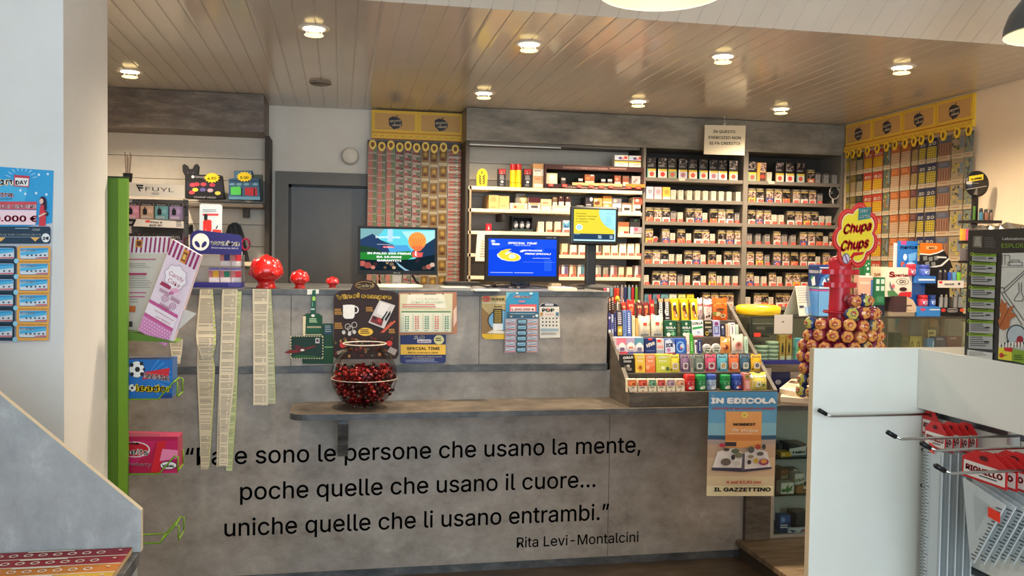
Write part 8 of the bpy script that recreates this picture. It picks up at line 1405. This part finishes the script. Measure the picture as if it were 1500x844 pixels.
# science kit box standing on the gondola
BX = thing('science_kit_box', 'black science kit box with green lists standing on the white gondola', 'toy box', (1.48, 1.5, ZG)); x = 1.416; yl = PX(1412, 525, x)[1]; yr = yl-.42; zt = PX(1418, 337, x)[2]; ZB = ZG+.0003
g = G(); g.bbox(x, x+.09, yr, yl, ZB, zt, C((34, 33, 32), .35), .002)
c = CV(g, fX(x), .00025); LG = (120, 150, 40)
c.pts([(1425, 362), (1425.5, 346), (1439, 345.5), (1438.5, 363)], (110, 104, 92)); c.pts([(1427, 360), (1429, 347), (1436, 347), (1437, 361)], (150, 144, 132)); c.lines(1442, 1460, 348, 364, 6, (110, 108, 104), .3, .3)
for k, (y0, y1) in enumerate(((371, 382), (384, 398), (400, 416), (419.5, 435), (438, 450.5), (452.5, 467), (469, 487), (488, 510))):
    xl = 1424-.75*k; xr = 1459.5-.8*k; c.k = 5; sl = 1.2; c.pts([(xl, y1), (xl+.2, y0), (xr+.2, y0+sl), (xr, y1+sl+1)], (170, 168, 164)); c.k = 6; c.pts([(xl, y0+4), (xl, y0), (xr+.2, y0+sl), (xr+.2, y0+sl+4)], LG); c.k = 7; c.ring(xl-.2, y0+1.5, 2.6, 2.8, 1, (150, 176, 60), 14); c.lines(xl+4, xr-6, y0+1.4, y0+3, 1, (50, 60, 24), .5, .1); c.lines(xl+2, xr-2, y0+5.5, y1-1, max(2, int((y1-y0-6)/3)), (90, 88, 86), .4, .5); c.k = 9; c.r(xr-12, (y0+y1)/2+1, xr-5, (y0+y1)/2+3, (50, 48, 48))
c.k = 9; c.pts([(1416.5, 524), (1417, 512), (1454, 517), (1453.5, 528.5)], (206, 202, 194)); c.lines(1419, 1447, 515.5, 522, 4, (110, 106, 100), .35, .3)
c.k = 10; c.pts([(1462, 526), (1468, 371), (1500, 370.4), (1560, 369), (1560, 545), (1500, 531.5)], (206, 202, 192)); c.t('Laboratorio', 1468.5, 1500.5, 351.5, 5, (226, 224, 214), .0); c.t("ESPLORA", 1467, 1505, 363, 8.6, (132, 168, 40), .0)
INKB = (44, 44, 44)
def stroke(pts, w=.8, col=INKB):
    c.k += 0
    for (xa, ya), (xb, yb) in zip(pts[:-1], pts[1:]):
        d = math.hypot(xb-xa, yb-ya) or 1; nx_, ny_ = -(yb-ya)/d*w/2, (xb-xa)/d*w/2; c.pts([(xa+nx_, ya+ny_), (xb+nx_, yb+ny_), (xb-nx_, yb-ny_), (xa-nx_, ya-ny_)], col, False)
c.k = 14; stroke([(1468, 388), (1468.5, 374), (1479, 374), (1479, 389)]); stroke([(1472, 374), (1472, 388)]); stroke([(1476, 389), (1477, 384), (1497, 384), (1498, 389), (1476, 389)]); stroke([(1482, 384), (1482, 381), (1493, 381), (1493, 384)]); stroke([(1467, 391.5), (1500, 391)], .5)
stroke([(1500, 397), (1470, 424)], 1.0); stroke([(1500, 401), (1472, 428)], 1.0); c.ring(1468, 425, 3.6, 4.4, 1, INKB); stroke([(1467, 430), (1497, 476)], 1.0); stroke([(1471, 428), (1500, 470)], 1.0); stroke([(1492, 414), (1493, 428), (1486, 438), (1486, 441), (1498, 441), (1499, 436), (1496, 428), (1496.5, 414)], .9)
c.k = 16; c.pts([(1465, 482), (1462, 470), (1466, 462), (1464, 452), (1467, 437), (1471, 445), (1475, 442), (1475, 452), (1486, 447), (1481, 457), (1490, 462), (1480, 468), (1478, 480), (1470, 484)], (176, 100, 58)); stroke([(1464, 480), (1478, 452)], .6, (140, 76, 40)); c.k = 18; c.e(1489, 492, 15, 16.5, (60, 64, 70)); c.k = 19; c.e(1489, 492, 13.2, 14.8, (176, 186, 190)); c.k = 20; c.e(1494, 498, 5, 6, (150, 40, 50)); c.e(1490, 503, 4, 4, (176, 60, 66)); c.k = 22; stroke([(1477, 500), (1461.5, 510)], 2.4, (36, 36, 38))
c.k = 23; c.pts([(1462, 526), (1462.6, 508), (1482, 511), (1482, 529)], (222, 206, 60)); c.pts([(1482, 529), (1482, 511), (1500, 514), (1560, 524), (1560, 545), (1500, 533)], (130, 160, 50)); c.k = 25; c.pts([(1471, 514), (1471, 508), (1483, 509.6), (1483, 516)], (196, 40, 44)); c.e(1467, 520.5, 3.4, 3.6, (196, 60, 40)); c.lines(1470, 1476, 520, 522, 1, (60, 60, 50)); c.lines(1485, 1500, 520, 529, 3, (70, 90, 30), .4)
for k in range(8): c.k = 26; c.pts([(1463+k*4.6, 509), (1463.6+k*4.6, 501), (1466+k*4.6, 501.4), (1466+k*4.6, 509.6)], (226, 220, 206))
g.build('box_body', BX)
g = G(); rn = random.Random(2); n = 26
top = [(x+.001+.004*rn.random(), yl-(yl-yr)*i/n, zt+.002+.012*rn.random()) for i in range(n+1)]; bot = [(x+.001, yl-(yl-yr)*i/n, zt-.001) for i in range(n+1)]
g.add(top+bot+[(x+.04+.03*rn.random(), p[1], zt+.001+.004*rn.random()) for p in top], [(i, i+1, n+2+i, n+1+i) for i in range(n)]+[(i, i+1, 2*(n+1)+i+1, 2*(n+1)+i) for i in range(n)], glass('torn_film', (236, 232, 222), .5)); g.build('torn_film', BX)
# ================================================================== game poster on the lit front of the pillar
YP = 2.83; Y = 2.826; g = G(); sheet(g, [(-60, 506), (-60, 240), (78.5, 250), (73, 499)], Y, .003, (206, 206, 214)); c = CV(g, fY(Y), .0003)
c.pts([(-60, 345), (-60, 240), (78.5, 250), (76.5, 327)], (54, 160, 216)); c.pts([(-60, 330), (-60, 268), (10, 262), (40, 275), (30, 330)], (76, 180, 226))
for x, y in ((53, 283), (68, 285), (37, 284), (62, 293), (30, 279), (70, 255), (57, 256)): c.e(x, y, 1.8, 2.0, (210, 234, 244), 8)
for a in range(-70, 80, 18): r0, r1 = 17, 24; x, y = 31, 264; t = math.radians(a-90); c.k = 6; c.pts([(x+r0*math.cos(t), y+r0*.8*math.sin(t)), (x+r1*math.cos(t), y+r1*.8*math.sin(t)), (x+r1*math.cos(t+.05), y+r1*.8*math.sin(t+.05)), (x+r0*math.cos(t+.05), y+r0*.8*math.sin(t+.05))], (190, 226, 240))
c.k = 7; c.t('Million', -44, 18, 271, 14, (240, 172, 106), .07, .2); c.t('Million', -44, 17.5, 270.5, 14, (246, 238, 226), .035, .2); c.pts([(20.5, 273), (20.5, 256), (43.5, 258), (42, 274.5)], (196, 66, 84)); c.pts([(22, 271.5), (22, 260), (42, 261.5), (41, 272.8)], (240, 236, 236)); c.t('DAY', 23, 40, 270.5, 8.2, (60, 52, 66), .02, -.6)
c.t('extra', -14, 18.5, 288, 9, (214, 76, 90), .07, .2); c.t('extra', -14, 18, 287.6, 9, (246, 224, 226), .02, .2); c.lines(-50, 18, 291, 293, 1, (60, 110, 150), .5, 0)
c.pts([(-60, 306), (-60, 295), (54, 295.6), (53, 307)], (206, 80, 92)); c.t('OGNI GIORNO PUOI VINCERE', -66, 53, 304.4, 6.2, (244, 232, 234), .035, .4); c.pts([(-60, 329), (-60, 307), (53.5, 308), (52, 329.5)], (246, 214, 222)); c.t('1.000.000 \u20ac', -46, 54, 323.6, 11.5, (200, 62, 88), .03, 1.0)
c.pts([(57, 331), (58, 310), (59.5, 300), (66, 300), (67.5, 312), (66.5, 331)], (214, 62, 74)); c.e(62.6, 294, 5.2, 6.2, (54, 30, 50)); c.e(60.6, 294.8, 3, 4, (236, 190, 176)); c.pts([(63, 292), (68, 294), (68.5, 306), (65, 310), (64, 298)], (54, 30, 50)); c.pts([(68, 309), (71.5, 313), (69, 317), (64, 314)], (54, 30, 50)); c.pts([(56, 316), (64, 312), (69, 312), (64, 315), (57, 318.5)], (236, 190, 176))
c.rr(-60, 332, 74, 357, 3, (40, 62, 82)); c.t('ADM', 47, 58, 337.8, 3.8, (240, 240, 240), .03); c.lines(22, 42, 334, 337, 1, (150, 170, 186), .4, 0); c.t('GIOCA O TRASCRIVI LE TUE COMBINAZIONI', -46, 60, 345, 3.2, (226, 230, 234), .015); c.pts([(-30, 346.5), (64, 347), (64, 348), (-30, 347.5)], (120, 140, 156))
c.pts([(-6, 348), (8, 348), (1, 354)], (236, 180, 96)); c.pts([(45, 348), (58, 348), (51.5, 354)], (236, 180, 96)); c.e(67, 348.5, 6.2, 6.6, (236, 238, 238)); c.t('2\u20ac', 62.5, 71.5, 351.2, 5.6, (40, 50, 66), .05)
for i in range(6):
    y = 360.5+i*23.0; k0 = c.k
    for j, (xl, xr, cc) in enumerate(((-34, 24, (40, 62, 82)), (25.5, 74, (236, 170, 84)))):
        xr2 = xr-.55*i*(1 if j else 1); c.k = 40; c.rr(xl-.3*i, y, xr2, y+23.6, 3, cc); c.k = 41; c.rr(xl+3.5-.3*i, y+2.4, xr2-3, y+19.4, 2.4, (70, 90, 110)); c.k = 42; c.rr(xl+3.8-.3*i, y+2.8, xr2-3.4, y+18.6, 2.2, (214, 220, 228)); c.k = 43
        a, b = xl+4.5-.3*i, xr2-4; c.pts([(a, y+14), (a, y+9), (a+(b-a)*.5, y+7), (b, y+4), (b, y+9), (a+(b-a)*.5, y+12)], (84, 180, 224)); c.pts([(a, y+8), (a, y+3.5), (b, y+3.2), (b, y+5), (a+(b-a)*.5, y+7)], (56, 150, 206)); c.t('MillionDAY', a+1, a+(b-a)*.58, y+7.6, 3.4, (240, 236, 236), .03, .4); c.k = 45; c.pts([(a+(b-a)*.55, y+18), (a+(b-a)*.6, y+16.6), (b, y+16), (b, y+18)], (206, 90, 92))
        for q in range(5): c.k = 46; c.r(a+(b-a)*(.22+.16*q), y+12.4, a+(b-a)*(.22+.16*q)+2.6, y+14.8, (70, 80, 100))
    c.k = 47; c.e(24-.4*i, y+21.8, 3.6, 3.8, (150, 206, 230), 12)
g.build('game_poster', label='large blue lottery poster on the daylit pillar front at the far left', cat='poster')

# ================================================================== magazine shelf in the left foreground
mg = thing('magazine_shelf', 'pale concrete-look magazine shelf with a slanting divider in the left foreground', 'shelving', (-.75, 2.0, 0))
YD = 2.2; xr = -.457; zt = PY(207, 748, YD)[2]; sl = (PY(0, 578, YD)[2]-zt)/(PY(0, 578, YD)[0]-xr); xl = XL+.02; zb = .742
def dz(x): return zt+sl*(x-xr)
g = G(); P = [(xl, YD, zb), (xr, YD, zb), (xr, YD, zt), (-1.02, YD, dz(-1.02)), (xl, YD, dz(-1.02))]; g.prism(P, [(p[0], p[1]+.02, p[2]) for p in P], CONCRETE_G, C((216, 200, 172), .5)); g.build('slanting_divider', mg)
g = G(); g.bbox(xl, xr-.004, .4, YD-.0005, zb-.03, zb, CONCRETE_D, .002); g.build('ledge', mg)
g = G(); g.box(xl, xr-.012, YD-.02, YD+.02, 0, zb-.031, CONCRETE_G); g.box(xl, xr-.06, .4, YD-.021, .0, zb-.031, C((66, 68, 70))); g.build('base', mg)
g = G(); z = zb+.012; q = [PZ(195, 803, z), PZ(-80, 819, z), PZ(-80, 1000, z), PZ(52, 1000, z)]
a = PZ(194, 802.5, z); x1, y1 = a[0], min(a[1], YD-.006); y0 = 1.55; x0 = x1-.62
g.box(x0, x1, y0, y1, zb+.0005, z, C((206, 170, 130), .5)); c = CV(g, lambda x, y, o: (x0+(x1-x0)*x, y1-(y1-y0)*y, z+o), .0003)
bands = ((150, 36, 52), (164, 40, 50), (214, 130, 44), (226, 178, 60), (150, 36, 52), (214, 130, 44), (226, 178, 60))
c.r(0, 0, 1, 1, (214, 112, 50))
for k, cc in enumerate(bands):
    v0, v1 = k*.085, k*.085+.078; c.k = 3; c.pts([(.36, v1), (1, v1), (1, v0), (.42, v0)], cc); c.k = 4; c.pts([(.30, v1+.007), (1, v1+.007), (1, v1), (.30, v1)], (240, 226, 206)); c.k = 5
    for j in range(9): c.k = 6; c.ring(.50+.05*j, v0+.042, .016, .016, .006, (244, 226, 206), 10)
    c.k = 6; c.ring(.42, v0+.04, .03, .022, .008, (244, 230, 214), 12); c.pts([(.445, v0+.05), (.49, v0+.06), (.49, v0+.066), (.44, v0+.058)], (244, 230, 214)); c.lines(.64, .80, v0+.006, v0+.024, 1, (244, 226, 206), .6, 0); c.e(.965, v0+.03, .007, .007, (240, 210, 190), 8)
c.k = 6; c.t('IN-A', .22, .31, .16, .045, (246, 226, 196), .03); c.lines(.1, .3, .07, .1, 1, (246, 226, 196), .6, 0); c.lines(.12, .26, .2, .3, 3, (246, 226, 196), .4)
g.build('game_board', label='red, orange and yellow printed board lying on the left foreground shelf', cat='board')

# ================================================================== green wire-tray sweet rack beside the pillar
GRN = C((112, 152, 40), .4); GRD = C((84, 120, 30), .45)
gr = thing('green_rack', 'green metal sweet rack standing behind the pillar', 'display rack', (-.77, 3.355, 0)); YG_ = 3.345
xa, xb, xc_ = PY(163, 400, YG_)[0]-.02, PY(172.5, 400, YG_)[0], PY(187, 400, YG_)[0]; ztp = PY(180, 258.5, YG_)[2]
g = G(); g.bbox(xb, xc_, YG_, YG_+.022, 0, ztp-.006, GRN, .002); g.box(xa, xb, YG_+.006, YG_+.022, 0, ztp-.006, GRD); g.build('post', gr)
g = G(); g.box(xa-.002, xc_+.001, YG_-.002, YG_+.024, ztp-.006, ztp, C((50, 58, 36))); g.build('top_cap', gr)
g = G(); g.box(xa-.06, xc_+.10, YG_+.001, YG_+.2, 0, .018, GRD); g.build('base_plate', gr)
def wire(y_bot, px_r, y_up, y_mid):
    """bent wire tray: two rails from the post, hooked up at the front right corner"""
    g = G(); A = PY(186, y_bot, YG_); B = PY(px_r-20, y_bot, YG_+.03); z = A[2]
    xr_ = PY(px_r, y_bot, YG_+.03)[0]
    for dy in (.027, .135): g.tube([(xc_-.004, YG_+.012, z), (xc_+.006, YG_+dy, z), (xr_-.065, YG_+dy, z), (xr_-.012, YG_+dy, z+.062), (xr_, YG_+dy, z+.060), (xr_, YG_+dy, z+.008)], .0032, GRN, 6)
    g.tube([(xr_, YG_+.027, z+.008), (xr_, YG_+.135, z+.008)], .0032, GRN, 6); g.tube([(xr_-.012, YG_+.027, z+.062), (xr_-.012, YG_+.135, z+.062)], .0032, GRN, 6); g.tube([(xr_-.065, YG_+.027, z), (xr_-.065, YG_+.135, z)], .0032, GRN, 6)
    g.build('wire_tray', gr); return z
z1 = wire(587, 260, 565, 0); z2 = wire(698, 261, 675, 0); z3 = wire(801, 262, 776, 0)
g = G(); p = [PY(184, 486, YG_+.024), PY(184, 499, YG_+.024), PY(258, 502, YG_+.024), PY(205, 489, YG_+.024)]; g.prism(p, [(q[0], q[1]+.14, q[2]) for q in p], GRD); g.build('top_tray', gr)
# candy cartons in the top tray
YT_ = 3.385; MAG = (150, 40, 96); g = G(); fr = [(202, 484), (255, 349), (268, 354), (294.5, 375), (293, 388), (262.5, 466), (283, 458), (291, 462), (262.5, 486), (253, 501.5)]
sheet(g, [(202, 484), (253, 351), (294.5, 375), (253, 501.5)], YT_, .05, (226, 206, 218)); c = CV(g, fY(YT_), .0003)
OC, UX, UY = (253, 351), (41.5/1, 24/1), (-51, 133)
def cc_(u, v): return (253+41.5*u-51*v+(.5)*0, 351+24*u+133*v+(17.5-24+0)*u*v*0)
def cp(pts, col): c.pts([cc_(u, v) for u, v in pts], col)
for k in range(7): cp([(.02+k*.145, .16), (.02+k*.145, .0), (.095+k*.145, .0), (.095+k*.145, .16)], MAG)
cp([(.44, .16), (.44, .02), (.62, .02), (.62, .16)], (216, 140, 50)); cp([(.46, .14), (.46, .05), (.6, .05), (.6, .14)], (120, 60, 40)); cp([(.48, .125), (.48, .07), (.58, .07), (.58, .125)], (226, 176, 80))
c.k += 1
for i in range(11):
    for j in range(26):
        v = .19+j*.031; u = .04+i*.09+(.045 if j % 2 else 0)
        if u < .97 and v < .99 and (j > 13 or True): c.k = 6; x, y = cc_(u, v); q = .85; c.pts([(x-q, y), (x, y+q), (x+q, y), (x, y-q)], (238, 228, 236) if v > .5 else (214, 190, 206), False)
for v0, v1 in ((.655, .69), (.80, .835)): cp([(0, v1), (0, v0), (1, v0), (1, v1)], (190, 84, 140))
cp([(0, .80), (0, .69), (1, .69), (1, .80)], (232, 218, 228)); cp([(0, 1), (0, .835), (1, .835), (1, 1)], (204, 128, 178)); c.k += 1
for i in range(11):
    for j in range(5):
        x, y = cc_(.04+i*.09+(.045 if j % 2 else 0), .855+j*.031); c.pts([(x-.9, y), (x, y+.9), (x+.9, y), (x, y-.9)], (240, 226, 236), False)
o = [(.5+.36*(1+.07*math.cos(8*t))*math.cos(t), .325+.12*(1+.07*math.cos(8*t))*math.sin(t)) for t in [2*math.pi*i/40 for i in range(40)]]; cp(o, (170, 150, 166)); cp([(.5+(u-.5)*.95, .325+(v-.325)*.95) for u, v in o], (236, 226, 232))
def ct(s, u0, u1, v, h, col, bold=.02, it=0.):
    gl, f, w = glyphs(s); c.k += 1
    g.add([c.fn(*cc_(u0+(u1-u0)*p[0]+it*p[1]*h*2, v-h*p[1]), c.eps*c.k) for p in gl], f, C(col))
ct('Candy', .26, .76, .335, .062, (168, 26, 70), .02, .3); ct('Cake', .30, .72, .405, .062, (168, 26, 70), .02, .3); cp([(.12, .47), (.15, .43), (.48, .43), (.48, .47)], (160, 40, 80)); x, y = cc_(.62, .465); c.e(x, y, 8.5, 6, (232, 196, 214)); c.e(x+1, y-1.6, 6.4, 3.6, (222, 160, 190)); c.e(x-4, y+1.8, 3.6, 2.6, (190, 110, 150))
for u, v in ((.42, .56), (.72, .59)): x, y = cc_(u, v); c.ring(x, y+2, 5, 5, .9, (170, 110, 146)); c.ring(x, y+2, 2.6, 2.4, .8, (190, 120, 160))
for k in range(7): cp([(.18+.05*k, .535), (.18+.05*k, .50), (.20+.05*k, .50), (.20+.05*k, .535)], (150, 60, 110)); cp([(.60+.045*k, .555), (.60+.045*k, .515), (.62+.045*k, .515), (.62+.045*k, .555)], (150, 60, 110)); cp([(.34+.05*k, .665), (.34+.05*k, .63), (.36+.05*k, .63), (.36+.05*k, .665)], (150, 60, 110))
ct('caramelle gommose', .25, .92, .735, .022, (150, 40, 96), .01); ct('gusto FRAGOLE', .36, .86, .785, .024, (150, 40, 96), .01)
sheet(g, [(258, 484), (267, 453), (288, 459.5), (263, 482)], YT_+.012, .003, (206, 198, 190)); g.build('sweet_carton', label='pink and white tilted Candy Cake carton in the top tray of the green rack', cat='carton')
g = G(); sheet(g, [(178, 495), (178, 345.5), (252, 349.5), (237, 400), (204, 486), (206, 497)], YT_+.07, .05, (206, 196, 184)); c = CV(g, fY(YT_+.07), .0003)
c.r(186, 346.5, 250, 371, (226, 214, 218))
for k in range(10): x = 187+k*6.6; c.k = 2; c.pts([(x-2.2, 370), (x+.4, 347.5+.02*k), (x+3.2, 347.5+.05*k), (x+.6, 370)], MAG)
c.k = 3; c.pts([(198, 362), (199, 351), (209, 351.5), (208, 362.5)], (214, 140, 50)); c.pts([(199.8, 360), (200.6, 353), (207.4, 353.4), (206.6, 360.4)], (110, 56, 36)); c.lines(188, 232, 379, 383, 1, (190, 110, 130), .5, .1); c.lines(188, 226, 386, 394, 3, (150, 140, 132), .3, .4); c.r(188, 400, 215, 403, (176, 50, 96)); c.lines(188, 226, 404, 424, 6, (150, 140, 132), .3, .4); c.r(187, 428, 214, 429.6, (190, 90, 130)); c.r(187, 434, 212, 435.6, (190, 90, 130)); c.lines(188, 212, 438, 446, 2, (160, 150, 140), .3, .5); c.pts([(189, 457), (190, 448), (199, 448.6), (198, 457.6)], (200, 110, 50)); c.r(187, 471, 194, 479, (70, 64, 60)); c.pts([(222, 430), (236, 395), (246, 380), (240, 400), (226, 436)], (190, 180, 160)); g.build('sweet_carton', label='cream-backed striped carton behind the tilted one in the green rack', cat='carton')
def traybox(name, lab, pts, z, yb, col, fn):
    Y = YG_+.033; g = G(); fr = [PY(x, y, Y) for x, y in pts]; zmin = min(p[2] for p in fr); fr = [(p[0], p[1], z+.0036+(p[2]-zmin)) for p in fr]; g.prism(fr, [(p[0], p[1]+.10, p[2]) for p in fr], C(col, .35)); c = CV(g, lambda x, y, o: (PY(x, y, Y)[0], Y-o, PY(x, y, Y)[2]+z+.0036-zmin), .0003); fn(c); return g.build(name, label=lab, cat='carton')
def f1(c):
    c.r(174, 531, 252.5, 587.5, (30, 104, 178))
    for k in range(9): t = math.radians(-62+15*k); c.k = 2; c.pts([(214, 556), (214+60*math.cos(t), 556+40*math.sin(t)), (214+60*math.cos(t+.1), 556+40*math.sin(t+.1))] if k < 0 else [(214, 556), (214+37*math.cos(t), 556+30*max(-.85, min(.95, math.sin(t)))), (214+37*math.cos(t+.1), 556+30*max(-.85, min(.95, math.sin(t+.1))))], (46, 130, 206))
    c.k = 3; c.e(200.5, 545, 11.4, 12.4, (40, 38, 44)); c.e(200.5, 545, 10.8, 11.8, (232, 230, 226))
    for x, y, r in ((201.5, 545, 4), (193, 538.5, 3.2), (207.5, 536.5, 3), (193.5, 552, 3), (208, 552, 3), (211, 545, 2)): c.k = 6; c.e(x, y, r, r*1.05, (34, 32, 36), 6)
    c.k = 7; c.pts([(209, 560), (212, 549), (249, 542.5), (247, 556)], (196, 40, 52)); c.t('MANGA', 212, 248, 557.5, 9.5, (120, 16, 30), .07, 4.5, .2); c.t('MANGA', 211.5, 247.5, 557, 9.5, (240, 224, 224), .03, 4.5, .2); c.t('leador', 200, 250.5, 577.2, 14, (40, 36, 30), .09, 1.4, .05); c.t('leador', 199.5, 250, 576.5, 14, (248, 214, 40), .035, 1.4, .05); c.e(194, 572, 5, 5.4, (226, 226, 222)); c.e(194, 572, 2, 2.2, (40, 38, 40), 6); c.e(191, 576, 1.4, 1.4, (40, 38, 40), 6); c.e(197, 568.5, 1.2, 1.2, (40, 38, 40), 6); c.pts([(232, 587), (238, 582), (252, 580), (252, 587)], (24, 60, 120))
traybox('sweet_carton', 'blue football sweet carton in the upper wire tray of the green rack', [(174, 587.5), (174, 530.5), (252.5, 530), (252.5, 586)], z1, 587, (30, 84, 150), f1)
def f2(c):
    c.r(172, 650, 260.5, 697.5, (190, 28, 92)); c.r(172, 644, 260.5, 650, (170, 24, 70)); c.pts([(186, 683), (190, 688), (222, 668), (228, 652), (236, 651), (224, 697), (186, 697.5)], (172, 20, 66)); c.pts([(221, 697), (231, 651), (244, 650.5), (234, 697)], (206, 30, 44)); c.pts([(238, 662), (260.5, 664), (260.5, 676), (234, 680)], (230, 130, 170))
    c.e(198, 663, 22, 11.5, (232, 220, 222)); c.e(197, 663, 21, 10.2, (186, 24, 40)); c.t('SOUR', 188, 203, 655.4, 4.4, (34, 24, 28), .05, .6); c.t('belts', 183, 217, 670, 12, (244, 236, 232), .03, 1.2, .05); c.t('strawberry', 176, 221, 686, 7.5, (246, 190, 210), .0, 1.4, .25); c.t('strawberry', 176.3, 221.3, 686.3, 7.5, (40, 20, 30), -.002, 1.4, .25); c.e(247, 686, 12.5, 6, (30, 24, 28)); c.e(247, 686, 11.6, 5.2, (236, 232, 230)); c.t('VIDAL', 238, 256, 688.4, 5, (30, 26, 28), .05, .4)
traybox('sweet_carton', 'pink and crimson sour belts carton in the lower wire tray of the green rack', [(172, 697.5), (172, 644), (260.5, 645.5), (260.5, 695.5)], z2, 697, (160, 24, 74), f2)
# incense pot standing on the post's shelf
a = PY(187, 265, 4.5); pot = thing('incense_pot', 'small black pot with incense sticks beside the green post', 'pot', (a[0], 4.56, PY(187, 266.5, 4.42)[2]))
zz = PY(187, 267.0, 4.42)[2]; g = G(); g.lathe((a[0], 4.50, zz), [(.018, 0), (.022, .045), (.023, .048), (.019, .046), (.016, .01)], C((40, 38, 40), .4), 18); g.build('pot_body', pot)
g = G(); 
for k in range(5): g.tube([(a[0]-.008+.004*k, 4.50, zz+.02), (a[0]-.012+.008*k*.9, 4.50+.01*(k % 2), zz+.15-.012*(k % 3))], .0016, C((120, 84, 60)), 5)
g.build('incense_sticks', pot)
g = G(); g.bbox(PY(180, 268, 4.4)[0]-.02, PY(215, 268, 4.4)[0], 4.43, 4.545, zz-.008, zz-.0003, C((60, 56, 54)), .002); g.build('top_shelf', fy)
